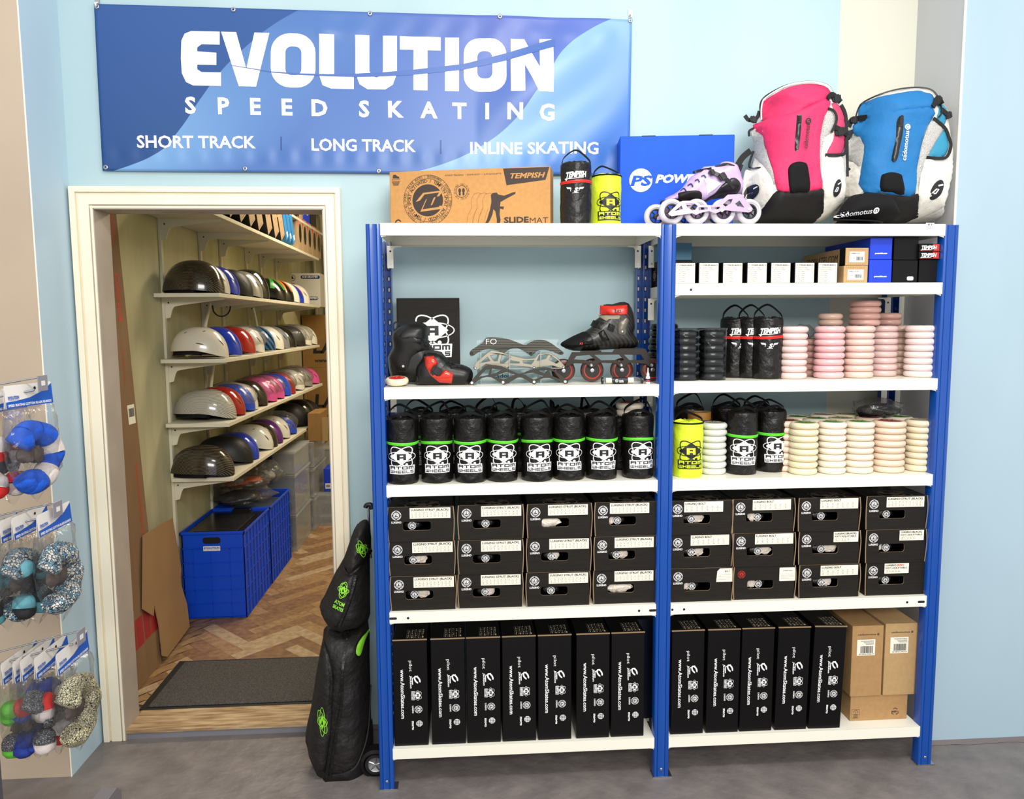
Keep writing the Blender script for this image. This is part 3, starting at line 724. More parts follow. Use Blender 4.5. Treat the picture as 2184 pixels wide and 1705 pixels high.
# foil bag of parts on the cream wheels
m_foil = film('clear_bag_film', .12, (.93, .93, .93, 1), 40, .03)
def polybag(name, label, cat, c, rx, ry, rz, inner, seed=0, rot=0):
    from mathutils import noise as N
    t = thing(name, label, cat, c)
    def f(p):
        q = p*(1+.28*N.noise(p*2.2+Vector((seed, 0, 0)))+.12*N.noise(p*6+Vector((0, seed, 0)))); q.z = max(q.z, -.8); return q
    MB().blob((0, 0, rz*.8), rx, ry, rz, m_foil, 34, 20, f).build('film', t, smooth=70)
    rr = random.Random(seed)
    for m, n in inner:
        for _ in range(n):
            MB().blob((rr.uniform(-.5, .5)*rx, rr.uniform(-.4, .4)*ry, rz*rr.uniform(.35, .85)), rx*rr.uniform(.35, .5), ry*.5, rz*rr.uniform(.35, .5), m, 14, 8,
                      lambda p: p*(1+.3*N.noise(p*2+Vector((rr.random(), 0, 0))))).build('packed_piece', t, smooth=60)
    return t
p = at(1878, 890, .17); polybag('parts_bag', 'crumpled clear bag of dark parts with a red clip lying on the cream wheels', 'plastic bag', (p.x, .19, Z_L3+8*.0212), .088, .06, .033, [(m_nyl2, 6), (m_red, 1)], 5)
p = at(1722, 700, .15); polybag('parts_bag', 'small crumpled dark film bag between two pink wheel stacks', 'plastic bag', (p.x-.001, .18, Z_R3+6*.0211), .04, .035, .026, [(m_nyl2, 3)], 9)
# ------------------------------------------------------------------ boot cartons, three rows by four columns in each bay
BW, BH, BD = .201, .1110, .29
def sticker(kind, w_=.127, h_=.034):
    a = Art(); a.rect(0, 0, w_, h_, m_stick)
    if kind == 'strut': a.text('LUIGINO STRUT (BLACK)', .004, .0245, .0066, m_blk, 1, w=w_-.010, bold=.025, res=2); nc = 10
    elif kind == 'bolt': a.text('LUIGINO BOLT', .004, .0245, .0066, m_blk, 1, w=.066, bold=.025, res=2); nc = 7
    elif kind in ('kid', 'kidred'):
        w_ = .083; a = Art(); a.rect(0, 0, w_, h_, m_stick)
        a.text('LUIGINO', .004, .0255, .0058, m_blk, 1, w=.036, bold=.03, res=2); a.text('(RED)' if kind == 'kidred' else '(BLACK)', .042, .0255, .0058, m_red if kind == 'kidred' else m_blk, 1, w=.024 if kind == 'kidred' else .034, bold=.03, res=2)
        a.text("KID'S ADJUSTABLE", .004, .0165, .0052, m_blk, 1, w=.072, bold=.02, res=2); nc = 5
    if kind in ('strut', 'bolt', 'kid', 'kidred'):
        y1 = .0215 if kind[0] != 'k' else .014; x1 = w_-.005 if kind[0] != 'k' else w_*.66; t_ = .0003; rr = random.Random(2)
        ym = [.003, (y1+.003)/2, y1] if kind[0] != 'k' else [.003, y1]
        for y in ym: a.rect(.004, y-t_/2, x1, y+t_/2, m_grid, 1)
        for i in range(nc+1):
            x = .004+(x1-.004)*i/nc; a.rect(x-t_/2, .003, x+t_/2, y1, m_grid, 1)
            if i < nc:
                for y in ([.005, .014] if kind[0] != 'k' else [.006]):
                    for q in (.0, .0035): a.rect(x+.0025, y+q, x+.0025+.004*rr.uniform(.5, 1)*(9/nc)**.5, y+q+.0012, m_faint, 1)
    if kind in ('small', 'torn'):
        w_, h_ = .053, .045; a = Art(); a.poly([[(0, 0), (w_, 0), (w_, h_), (.012, h_), (.003, h_*.8)]] if kind == 'torn' else [rrl(0, 0, w_, h_, .002)], m_stick)
        a.text('BOLT' if kind == 'torn' else 'LUIGINO BOLT', .028 if kind == 'torn' else .012, .033, .005 if kind == 'torn' else .0035, m_blk, 1, bold=.02, res=2)
        for y in (.008, .013, .018, .023): a.rect(.005, y, w_-.006, y+.0006, m_grid, 1)
    return a, w_
def carton(label, kind, sx, cont, red=False, faint=True, sy=.0):
    t = thing('boot_carton', label, 'box')
    hx0, hx1, hz0, hz1 = .044, .131, .036, .064
    mb = MB(); fx = lambda x, z, d: Vector((x, d, z))
    mb.prism([[(0, 0), (BW, 0), (BW, BH), (0, BH)], rrl(hx0, hz0, hx1, hz1, .008)[::-1]], fx, 0, .003, m_cbox, m_raw)
    mb.box(0, .003, .003, BD, 0, BH, m_cbox); mb.box(BW-.003, BW, .003, BD, 0, BH, m_cbox); mb.box(0.003, BW-.003, .003, BD, 0, .003, m_cbox)
    mb.box(0.003, BW-.003, BD-.003, BD, .003, BH, m_cbox)
    mb.build('body', t)
    MB().box(.001, BW-.001, .002, BD-.002, BH-.0035, BH-.0005, m_cboxg).build('lid', t)
    for s_, x in ((-1, .0), (1, BW)):               # bowed raw card edges of the side flaps
        MB().tube(sm([(x+s_*.0005, -.0015, .002), (x+s_*.003, -.003, BH*.4), (x+s_*.0035, -.004, BH*.7), (x+s_*.001, -.002, BH+.001)], 4), 0, m_raw, flat=(.0008, .003)).build('flap_edge', t)
    a = Art(); a.put(RND_R if red else RND_W, .024, BH-.026, .0155 if not red else .0125); a.build('printed_logo', front(0, 0, 0), t)
    if faint:
        a = Art(); a.put(atom_logo(m_faint, m_cboxg, False), .03, -.04, .15); a.build('lid_logo', plane((0, 0, BH), (1, 0, 0), (0, 1, 0)), t, base=.0007)
    a, sw = sticker(kind); a.build('label_sticker', front(min(sx, BW-.004-sw) if kind not in ('small', 'torn') else sx, -.0005, BH-.038+sy), t)
    return t
def contents(i, cx_, cont):
    rr = random.Random(i*7+1)
    t = thing('packed_boot', 'x', 'boot'); from mathutils import noise as N
    MB().blob((.0, .012, .0), .03, .012, .017, m_nyl, 16, 10).build('boot_toe', t, smooth=60)
    a = Art(); a.put(roundel(m_wht, m_blk, None), 0, 0, .0125); a.build('printed_logo', front(0, -.003, 0), t)
    if cont:
        d = 1 if cont > 0 else -1; full = abs(cont) > 1.5
        f = lambda p: p*(1+.3*N.noise(p*2.4+Vector((i, 0, 0))))
        MB().blob((d*.012 if full else d*.026*abs(cont), -.002 if full else .006, .002), .040 if full else .017*abs(cont)+.004, .008, .016, m_tissue, 20, 12, f).build('tissue_paper', t, smooth=40)
    return t
lay = []                                             # col, row (0 bottom), px of left edge at that row, sticker kind, sticker x, tissue, slot logo x
LL = [(829, 835), (979, 979), (1126, 1124), (1270, 1267)]
KL = {(0, 2): ('strut', .066, .0), (0, 1): ('strut', .072, .9), (0, 0): ('strut', .074, 1.0), (1, 2): ('strut', .071, 0), (1, 1): ('strut', .070, 0), (1, 0): ('strut', .070, .6), (2, 2): ('strut', .064, -1.7), (2, 1): ('strut', .074, .5), (2, 0): ('strut', .070, 0),
      (3, 2): ('strut', .046, -.9), (3, 1): ('strut', .064, .8), (3, 0): ('strut', .066, 1.8)}
RR_ = [(1429, 1430), (1563, 1565), (1703, 1704), (1847, 1845)]
KR = {(0, 2): ('bolt', .045, .9), (0, 1): ('bolt', .066, .9), (0, 0): ('torn', .150, -.8), (1, 2): ('bolt', .064, -.6), (1, 1): ('bolt', .078, 1.0), (1, 0): ('small', .150, -.8), (2, 2): ('bolt', .076, 0), (2, 1): ('kid', .118, 1.2), (2, 0): ('bolt', .074, .8),
      (3, 2): ('strut', .066, 0), (3, 1): ('kid', .112, -1.2), (3, 0): ('kidred', .062, 0)}
coln = ['first', 'second', 'third', 'fourth']; rown = ['bottom', 'middle', 'top']
for bay, cols, K in (('left', LL, KL), ('right', RR_, KR)):
    for (c, r), (kind, sx, ct) in K.items():
        u = cols[c][0]*(r/2)+cols[c][1]*(1-r/2); Y = .012+.004*((c+r) % 2)
        x = at(u, [1262, 1190, 1117][2-r] if False else [1270, 1195, 1120][r], Y).x
        if bay == 'right': x -= .0
        red = bay == 'right' and (c, r) == (1, 0)
        nm = '%s row, %s column from the door, %s bay' % (rown[r], coln[c], 'door-side' if bay == 'left' else 'far')
        key = 'K%s%s%.3f%s' % (kind, red, sx, r == 2)
        o = carton('black slotted boot carton%s, %s' % (' with red roundel' if red else '', nm), kind, sx, ct, red, faint=(r == 2), sy=.001-(.014 if kind in ('small',) else (.01 if kind == 'torn' else 0)))
        o['group'] = 'black boot cartons in the %s bay' % bay
        o.location = (x, Y, Z_4+r*(BH+.0008)); o.rotation_euler = (0, 0, R([0, .4, -.4][(c*2+r) % 3]))
        q = contents(c*3+r+(20 if bay == 'right' else 0), 0, ct); q.location = (x+.078+.006*((c*5+r*3) % 3-1), Y+.012, Z_4+r*(BH+.0008)+.049)
        q['label'] = 'boot inside the carton slot, %s' % nm; q['group'] = 'boots packed in the cartons'
        if bay == 'right' and (c, r) == (3, 0): q['label'] = 'brown card insert seen in the slot of the red labelled carton'
# ------------------------------------------------------------------ upright glossy black cartons
PW, PH, PD = .109, .356, .27
m_ink2 = mat('grey_table_ink', 'A59A88', .5)
def upright():
    t = thing('skate_box', 'x', 'box')
    MB().box(0, PW, 0, PD, 0, PH, m_cboxg).build('body', t, bev=.0015)
    MB().box(-.0004, PW+.0004, -.0006, .003, PH-.0025, PH+.0008, m_raw).build('card_edge', t)
    a = Art(); X = lambda f: f*PW; Z = lambda f: (1-f)*PH
    a.text('www.AtomSkates.com', X(.215), Z(.275), .0128, m_wht, 0, w=.165, bold=.02, rot=-90)
    a.build('printed_address', front(0, 0, 0), t)
    a = Art(); a.text('pilot', X(.47), Z(.195), .0105, m_wht, 0, w=.036, bold=.0, rot=-90); a.build('printed_brand', front(0, 0, 0), t)
    a = Art(); a.text('Jackson', X(.49), Z(.335), .0065, m_wht, 0, w=.042, bold=.03, sh=.25, rot=-90)
    a.ring(X(.70), Z(.375), .0145, .009, .005, m_wht, 0, rot=-60, a0=20, a1=330); a.line([(X(.72), Z(.34)), (X(.56), Z(.36)), (X(.56), Z(.42))], .003, m_wht); a.build('printed_brand', front(0, 0, 0), t)
    a = Art(); a.put(LOGO_W, X(.52), Z(.475), .034, rot=-90, lo=0); a.build('printed_emblem', front(0, 0, 0), t); a = Art(); a.put(roundel(m_wht, m_cboxg, 'LUIGINO'), X(.72), Z(.655), .0125, rot=-90); a.build('printed_emblem', front(0, 0, 0), t); a = Art()
    a.disc(X(.74), Z(.79), .0105, m_wht, 0, 16)
    for q in (-.5, 0, .5):
        a.rect(X(.74)+q*.0105-.0006, Z(.79)-.010, X(.74)+q*.0105+.0006, Z(.79)+.010, m_cboxg, 1); a.rect(X(.74)-.010, Z(.79)+q*.0105-.0006, X(.74)+.010, Z(.79)+q*.0105+.0006, m_cboxg, 1)
    a.text('mogo', X(.52), Z(.765), .0085, m_wht, 0, w=.030, bold=.04, rot=-90)
    a.build('printed_globe', front(0, 0, 0), t)
    a = Art(); rr = random.Random(1)
    for i in range(5):
        x = .047+i*.0115; a.rect(x-.004, .01, x-.0035, .08, m_ink2)
        for j in range(5): a.rect(x, .012+j*.014, x+.0018+.003*rr.random(), .012+j*.014+.006+.006*rr.random(), m_ink2)
    a.build('printed_table', plane((0, 0, PH), (1, 0, 0), (0, 1, 0)), t, base=.0012)
    return t
ub = upright()
for i, (u, v, Y, ln) in enumerate([(842, 1592, .013, 0), (922, 1588, .013, 0), (997, 1585, .013, 0), (1072.5, 1583, .013, 0), (1148, 1578, .013, 0), (1229, 1575, .013, 0), (1303, 1571, .013, 0)]):
    place(ub, (at(u, v, Y).x, Y, Z_5+.0005), 0, 'glossy black upright skate box, %s from the door on the door-side bottom shelf' % ORD[i+1], 'skate boxes on the door-side bottom shelf')
for i, (u, v, Y, ln) in enumerate([(1430, 1569, .013, 0), (1505, 1565, .013, .3), (1577, 1561, .013, .3), (1651.5, 1556, .013, .8), (1724, 1553, .013, 1.9)]):
    place(ub, (at(u, v, Y).x, Y, Z_5+.0005), 0, 'glossy black upright skate box, %s from the middle post on the far bottom shelf' % ORD[i+1], 'skate boxes on the far bottom shelf', rot=(0, R(ln), 0))
t = thing('skate_box', 'dark box with big printed emblem lying behind the middle post on the bottom shelf', 'box', (at(1400, 1500, .12).x-.012, .12, Z_5+.12))
t.location.x = .560
MB().box(0, .10, 0, .2, -.1195, PH-.12, mat('navy_black_carton', '0A0C22', .35)).build('body', t, bev=.0015)
a = Art(); a.put(LOGO_F, .0, .08, .16, rot=-90, sub={m_faint: m_ink2}) if False else a.put(atom_logo(m_ink2, m_cboxg, False), .005, -.03, .17)
a.build('printed_logo', plane((0, .195, 0), (0, -1, 0), (0, 0, 1)), t)

p = at(1490, 900, .16); t = thing('tape_roll', 'roll of brown tape lying behind the yellow wheel bag', 'tape', (p.x, .155, Z_L3+.172)); MB().lathe([(.022, 0), (.039, 0), (.039, .025), (.022, .025), (.022, 0)], mat('brown_tape', 'A87434', .3), seg=32).build('tape', t, smooth=40); MB().lathe([(.020, 0), (.022, 0), (.022, .025), (.020, .025), (.020, 0)], m_raw, seg=28).build('core', t, smooth=40)
# ------------------------------------------------------------------ brown cartons
m_kraft = mat('kraft_board', 'A98355', .75, var=(60, 'B48E5E', .7)); m_kraft2 = mat('kraft_board_light', 'B59262', .75, var=(60, 'BE9C6E', .7)); m_inkp = mat('dark_print', '2B1B22', .6)
def carton_box(name, label, x0, x1, y0, y1, z0, z1, m, rz=0, piv=None, bev=.0012, cat='box', group=None):
    t = thing(name, label, cat, (x0, y0, z0), rz, group); MB().box(0, x1-x0, 0, y1-y0, 0, z1-z0, m).build('body', t, bev=bev); return t
def barcode(a, x, z, w_, h_, m, l=1, seed=0):
    rr = random.Random(seed); q = x
    while q < x+w_:
        b = rr.choice([.0006, .001, .0016]); a.rect(q, z, min(q+b, x+w_), z+h_, m, l); q += b+rr.choice([.0007, .0012])
def cadomotus(a, x, z, h, m, w_=.05, l=0, rot=0, sub=None):
    c, q = math.cos(R(rot)), math.sin(R(rot)); tr = lambda X, Z_: (x+X*c-Z_*q, z+X*q+Z_*c)
    a.text('cadomotus', x, z, h, m, l, w=w_*.82, bold=.015, rot=rot); ax, az = tr(w_*.14, h*1.0); 
    for e in (.125, .165): p_ = tr(w_*e, h*.92); a.disc(p_[0], p_[1], h*.08, m, l, 6)
    p_ = tr(w_*.92, h*.42); a.disc(p_[0], p_[1], h*.62, m, l, 18)
    if sub: a.ring(p_[0], p_[1], h*.34, h*.34, h*.12, sub, l+1, rot=rot, a0=-40, a1=240, n=12); q_ = tr(w_*.92+h*.2, h*.3); a.disc(q_[0], q_[1], h*.1, sub, l+1, 6)
pb = [at(1812, 1552, .05), at(1933, 1548, .05)]
z0 = Z_5+.0005; zt0 = at(1870, 1483, .05).z
carton_box('brown_carton', 'plain brown carton lying flat under two upright brown cartons', pb[0].x, pb[1].x, .05, .31, z0, zt0-.001, m_kraft)
c1 = sc.objects['brown_carton']; a = Art(); h0 = zt0-z0
a.poly([rrl(.006, .008, .032, .042, .003), rrl(.0068, .0088, .0312, .0412, .0025)[::-1]], m_inkp); a.line([(.013, .028), (.012, .034), (.02, .039), (.026, .034), (.024, .028)], .0012, m_inkp); a.rect(.0185, .026, .0195, .034, m_inkp)
for k, z_ in enumerate((.022, .018, .014, .011)): a.rect(.011, z_, .027, z_+.0014, m_inkp)
for k in range(3):
    b_ = R(90+120*k); a.line([(.158+.011*math.cos(b_-.75), .028+.011*math.sin(b_-.75)), (.158+.013*math.cos(b_), .028+.013*math.sin(b_)), (.158+.011*math.cos(b_+.55), .028+.011*math.sin(b_+.55))], .0024, m_inkp)
a.text('RESY', .158, .025, .006, m_inkp, 1, al='c', w=.018, bold=.03)
a.build('printed_marks', front(0, 0, 0), c1)
for i, (u0, u1, v0, v1, tl) in enumerate([(1811, 1881, 1336, 1483, 'left'), (1881, 1953, 1331, 1481, 'right')]):
    q0, q1 = at(u0+2, v1, .045), at(u1-2, v1, .045)
    t = carton_box('brown_carton', 'upright brown carton with barcode label, the one touching %s' % ('the black boxes' if i == 0 else 'the end post'), q0.x, q1.x, .045, .31, zt0, at((u0+u1)/2, v0, .045).z, m_kraft if i == 0 else m_kraft2, group='upright brown cartons')
    H_ = at((u0+u1)/2, v0, .045).z-zt0; W_ = q1.x-q0.x
    a = Art(); cadomotus(a, W_*.18, H_-.032, .006, m_inkp, .075 if False else W_*.70, sub=m_kraft); a.build('printed_brand', front(0, 0, 0), t)
    a = Art(); a.rect(0, 0, .063, .056, m_stick); a.text('ROLLER SKATE SIZE 36', .014, .049, .003, m_blk, 1, w=.044, bold=.02, res=2)
    for k in range(3): a.rect(.022+.004*k, .045-.0035*k, .058, .0464-.0035*k, m_grid, 1)
    barcode(a, .012, .009, .044, .024, m_blk, 1, i); a.text('8718925 296314', .008, .003, .0042, m_blk, 1, w=.05, bold=.01, res=2)
    a.build('barcode_label', front(W_*.16, 0, H_-.103), t)
# ------------------------------------------------------------------ upper right shelf
def striker():
    t = thing('bearing_box', 'x', 'box'); W_ = .0665
    MB().box(0, W_, 0, .16, 0, .0665, m_cboxg).build('body', t, bev=.001)
    a = Art(); a.rect(.003, .0025, W_-.0025, .064, m_stick); a.ring(.0085, .0575, .0025, .0025, .0008, m_blk, 1, n=10); a.text('STRIKER MARK II', .014, .0555, .0042, m_blk, 1, w=.046, bold=.03, res=2)
    rr = random.Random(8)
    for k in range(8):
        z_ = .0495-k*.0060; a.text(['60 x 100 3/4 10 Wheel', '7 x 100 3/4 10 UV Wheel', '10 x 25 UV Wheel', '12 x 30 UV Wheel', '12 x 30 UV Wheel', '12 x 25 UV Wheel', '10 x 30 UV PU', '12 x 10 Wheel'][k], .005, z_-.001, .0026, m_blk, 1, w=.026+.012*(k < 2)+.004*rr.random(), bold=.02, res=2)
        a.rect(.042, z_-.001, .056, z_-.0007, m_grid, 1); a.poly([rrl(.058, z_-.0012, .0612, z_+.002, .0008, 2), rrl(.0585, z_-.0007, .0607, z_+.0015, .0006, 2)[::-1]], m_blk, 1)
    a.build('label', front(0, 0, 0), t); return t
sb = striker()
for i, u in enumerate([1439, 1489, 1540, 1592, 1642.5, 1693.5, 1742.5]):
    place(sb, (at(u, 602, .035).x, .035, Z_R2), 0, 'small black box with white checklist label, %s from the middle post' % ORD[i+1], 'small boxes with checklist labels')
m_bluec = mat('blue_carton', '0838C6', .42); m_bluel = mat('steel_blue_carton', '3E7593', .5)
def dot_label(a, x, z, w_, h_, txt):
    a.rect(x, z, x+w_, z+h_, m_wht, 1); a.text(txt, x+.005, z+h_-.007, .0036, m_blk, 2, w=w_*.6, bold=.02, res=2); barcode(a, x+w_*.45, z+.006, w_*.45, h_*.35, m_blk, 2, 3)
    a.text('42-44', x+.006, z+h_*.35, .0036, m_blk, 2, res=2)
    for k in range(9):
        for zz in (z-.006, z+h_+.0055): a.rect(x-.004+k*(w_+.006)/8.4, zz, x-.004+k*(w_+.006)/8.4+.0025, zz+.0008, m_inkp, 1)
za = Z_R2
def R2box(name, label, u0, u1, v0, v1, Y, m, depth, z0=None, **k):
    a_, b_ = at(u0, v1, Y), at(u1, v1, Y); z1 = at(u0, v0, Y).z
    return carton_box(name, label, a_.x, b_.x, Y, Y+depth, z0 if z0 else a_.z, z1, m, **k), b_.x-a_.x, z1-(z0 or a_.z)
ZR = Z_R2+.0004
t, W_, H_ = R2box('kraft_box', 'long kraft box with barcode label, lower of the two beside the checklist boxes', 1799, 1850, 567, 601, .03, m_kraft2, .30, ZR)
a = Art(); dot_label(a, .012, .010, W_-.026, H_-.022, 'BOPM-EVO100-100-S'); a.build('barcode_label', front(0, 0, 0), t)
zz = ZR+H_+.0006
t, W_, H_ = R2box('kraft_box', 'long kraft box with dark lettering on its side, upper of the two', 1803, 1852, 529, 564, .032, m_kraft2, .30, zz)
a = Art(); dot_label(a, .012, .010, W_-.026, H_-.022, 'EOPM-MEGA100-100-S'); a.build('barcode_label', front(0, 0, 0), t)
a = Art(); a.text('PROSKATES.COM', .03, .014, .026, m_inkp, 0, w=.22, bold=.0); a.rect(.262, 0, .298, H_, m_cboxg)
a.build('side_print', plane((0, .30, 0), (0, -1, 0), (0, 0, 1)), t)
for i, (v0, v1, u0, u1) in enumerate([(554, 601, 1853, 1901), (507, 553, 1855, 1902)]):
    if i: zz2 = ZR+H1+.0006
    t, W_, H1 = R2box('blue_box', 'bright blue box with printed web address, %s of the stacked pair' % ('lower' if i == 0 else 'upper'), u0, u1, v0, v1, .028, m_bluec, .30, ZR if i == 0 else zz2, group='bright blue boxes')
    a = Art(); a.text('powerslide.com', W_/2, H1*.25, .0048, m_wht, 0, al='c', w=W_*.55, bold=.04); a.build('web_address', front(0, 0, 0), t)
zz2 = None
for i, (v0, v1, u0, u1) in enumerate([(555, 601, 1903, 1956), (505, 554, 1906, 1958)]):
    z_ = ZR if i == 0 else zz2
    t, W_, H1 = R2box('black_box', 'plain black box, %s of the pair beside the bright blue boxes' % ('lower' if i == 0 else 'upper'), u0, u1, v0, v1, .03, m_cboxg, .29, z_, group='plain black boxes'); zz2 = ZR+H1+.0006
    if i == 0: a = Art(); a.poly([rrl(W_*.58, .008, W_*.84, .020, .004)], m_wht); a.text('£ 10', W_*.63, .012, .004, m_grid, 1, res=2); a.build('price_sticker', front(0, 0, 0), t)
t, W_, H1 = R2box('black_box', 'plain black box under the two flat boxes with red ends', 1959, 2008, 553, 601, .03, m_cboxg, .29, ZR)
zz2 = ZR+H1+.0006
for i in range(2):
    t = carton_box('flat_box', 'flat black box with red end and white lettering, %s of two' % ('lower' if i == 0 else 'upper'), at(1960, 550, .02).x, at(2010, 550, .02).x, .02, .27, zz2, zz2+.0232, m_cboxg, group='flat boxes with red ends')
    a = Art(); a.poly([[(.048, 0), (.0655, 0), (.0655, .022), (.044, .022)]], m_red); a.text('TEMPISH', .005, .006, .0115, m_wht, 1, w=.050, bold=.04, sh=.2); a.line([(.004, .003), (.012, .004), (.04, .0045)], .0016, m_wht, 1); a.build('printed_brand', front(0, 0, 0), t)
    MB().box(.001, .069, -.006, .001, -.0004, .0012, mat('red_board', '8E2A24', .5)).build('base_tray', t)
    zz2 += .0238
t = carton_box('boot_carton', 'black carton with small emblem seen behind the middle blue post', .668, .80-.032, .19, .34, ZR, ZR+.085, m_cbox)
a = Art(); a.put(atom_logo(m_ink2, m_cboxg, False), .02, .01, .05); a.text('ATOM', .08, .035, .01, m_ink2); a.build('printed_logo', plane((0, .15, 0), (0, -1, 0), (0, 0, 1)), t)
carton_box('blue_box', 'steel blue carton lying on the black carton behind the middle post', .666, .80-.034, .19, .34, ZR+.0858, ZR+.142, m_bluel)
# ------------------------------------------------------------------ banner over the door
def mix_banner():
    m = bpy.data.materials.new('banner_print'); m.use_nodes = True; nt = m.node_tree; b = nt.nodes['Principled BSDF']
    b.inputs['Roughness'].default_value = .38; b.inputs['Specular IOR Level'].default_value = .5
    tc = nt.nodes.new('ShaderNodeTexCoord'); sp = nt.nodes.new('ShaderNodeSeparateXYZ'); nt.links.new(tc.outputs['UV'], sp.inputs[0])
    def ramp(stops, src):
        r = nt.nodes.new('ShaderNodeValToRGB'); e = r.color_ramp.elements
        while len(e) < len(stops): e.new(.5)
        for i, (p, c) in enumerate(stops): e[i].position = p; e[i].color = lin(c)
        nt.links.new(src, r.inputs[0]); return r.outputs[0]
    def math_(op, a, b_=None, c=None):
        n = nt.nodes.new('ShaderNodeMath'); n.operation = op
        for i, q in enumerate((a, b_, c)):
            if q is None: continue
            if isinstance(q, (int, float)): n.inputs[i].default_value = q
            else: nt.links.new(q, n.inputs[i])
        return n.outputs[0]
    def dist(cx, cy, asp):
        x = math_('MULTIPLY', math_('SUBTRACT', sp.outputs[0], cx), asp); y = math_('SUBTRACT', sp.outputs[1], cy)
        return math_('SQRT', math_('ADD', math_('MULTIPLY', x, x), math_('MULTIPLY', y, y)))
    base = ramp([(0, '3560A0'), (.45, '4A70B2'), (.75, '5567B4'), (1, '5C74C4')], sp.outputs[0])
    dark = ramp([(0, '1F4A86'), (1, '2B5494')], sp.outputs[1])
    def curve(pts):                                  # x of the boundary as a function of the height, via a float curve
        n = nt.nodes.new('ShaderNodeFloatCurve'); c = n.mapping.curves[0]
        while len(c.points) < len(pts): c.points.new(.5, .5)
        for i, p in enumerate(pts): c.points[i].location = p
        n.mapping.update(); nt.links.new(sp.outputs[1], n.inputs['Value']); return n.outputs[0]
    c1 = curve([(0, .02), (.06, .07), (.12, .105), (.25, .142), (.45, .185), (.62, .225), (.75, .265), (.9, .32), (1, .37)])
    c2 = curve([(0, .57), (.08, .65), (.2, .72), (.35, .775), (.5, .81), (.65, .84), (.8, .87), (.92, .915), (1, .96)])
    d1 = math_('SUBTRACT', sp.outputs[0], c1); d2 = math_('SUBTRACT', sp.outputs[0], c2)
    g1 = ramp([(0, '78A6D6'), (.35, '6B97CC'), (1, '4A70B2')], math_('MULTIPLY', d1, 4.5))
    g2 = ramp([(0, '86B0EC'), (.5, '6697DC'), (1, '3E74C4')], math_('MULTIPLY', d2, 4.5))
    def mixc(f, a, b_):
        n = nt.nodes.new('ShaderNodeMix'); n.data_type = 'RGBA'; nt.links.new(f, n.inputs[0]); nt.links.new(a, n.inputs[6]); nt.links.new(b_, n.inputs[7]); return n.outputs[2]
    # brightness of the first arc fades out upwards
    k = mixc(math_('MULTIPLY_ADD', sp.outputs[1], 1.0, -.05), g1, base)
    s1 = math_('GREATER_THAN', d1, 0); s2 = math_('GREATER_THAN', d2, 0)
    col = mixc(s1, dark, k); col = mixc(math_('MULTIPLY', math_('GREATER_THAN', d1, .22), 1.0), col, base) if False else col
    col = mixc(s2, col, g2); nt.links.new(col, b.inputs['Base Color']); return m
m_ban = mix_banner()
bt = [at(198, 6, WY-.02), at(1350, 38, WY-.03), at(1343, 374, WY-.02), at(218, 364, WY-.015)]   # tl tr br bl
BY = WY-.012
def ban(s_, t_, d=0):
    a = bt[3].lerp(bt[2], s_); b = bt[0].lerp(bt[1], s_); p = a.lerp(b, t_)
    e = math.sin(math.pi*min(1, max(0, t_)))
    y = BY-.006*(math.sin(s_*23+2*t_)*.5+.5)*e*(.25+s_*.9)
    # slack folds falling from the upper corner and small puckers along the hems
    if s_ > .7:
        q = (s_-.70)/.30; ph = (1-t_)*3.2+q*2.4; y -= .026*q*(1-q)*4*(.5+.5*math.sin(ph*3.1+1))*(.35+.65*e)
    y -= .0022*math.sin(s_*95)*math.exp(-((t_-.90)/.06)**2)*(s_ > .4) + .002*math.sin(s_*150)*math.exp(-((t_-.10)/.05)**2)
    y -= .004*math.exp(-((s_-.42)/.06)**2-((t_-.88)/.04)**2)*1.4+.004*math.exp(-((s_-.86)/.05)**2-((t_-.9)/.05)**2)
    return Vector((p.x, min(y, WY-.003)-d, p.z))
t = thing('banner', 'large blue vinyl banner with white lettering hung above the doorway', 'banner', (bt[3].x, BY, bt[3].z))
NX, NZ = 170, 54; mb = MB(); vs = [ban(i/NX, j/NZ) for j in range(NZ+1) for i in range(NX+1)]
mb.add(vs, [(j*(NX+1)+i, j*(NX+1)+i+1, (j+1)*(NX+1)+i+1, (j+1)*(NX+1)+i) for j in range(NZ) for i in range(NX)], m_ban)
o = mb.build('vinyl_sheet', t, world=True, smooth=80, nonorm=True)
uv = o.data.uv_layers.new(name='uv'); 
for lp in o.data.loops: i = lp.vertex_index; uv.data[lp.index].uv = ((i % (NX+1))/NX, (i//(NX+1))/NZ)
sd = o.modifiers.new('thickness', 'SOLIDIFY'); sd.thickness = .0006; sd.offset = 1
# artwork in banner pixel space: x 0..1140, y 0..350 with the top edge sloping by homography of ban()
BWp, BHp = 1140., 352.
def B2(u, v):                                        # photo pixel -> banner unit coordinates
    p = at(u, v, BY); lo = (p.x-bt[3].x)/(bt[2].x-bt[3].x); s_ = lo
    for _ in range(4):
        a = bt[3].lerp(bt[2], s_); b = bt[0].lerp(bt[1], s_); t_ = (p.z-a.z)/(b.z-a.z); L = bt[3].lerp(bt[0], t_).x; Q = bt[2].lerp(bt[1], t_).x; s_ = (p.x-L)/(Q-L)
    return s_*BWp, t_*BHp
fb = lambda x, y, d: ban(x/BWp, y/BHp, d)
m_bw = mat('banner_white', 'F4EEE8', .45); m_bn = mat('banner_navy', '2A4D8C', .45); m_bs = mat('banner_slash_blue', '4668AE', .45)
def Lpx(pts): return [B2(u, v) for u, v in pts]
a = Art()
def bz(cx0, cx1, y0, y1, r, n=5): return rrl(cx0, y0, cx1, y1, r, n)
def P_(x, y): return B2(x, y)
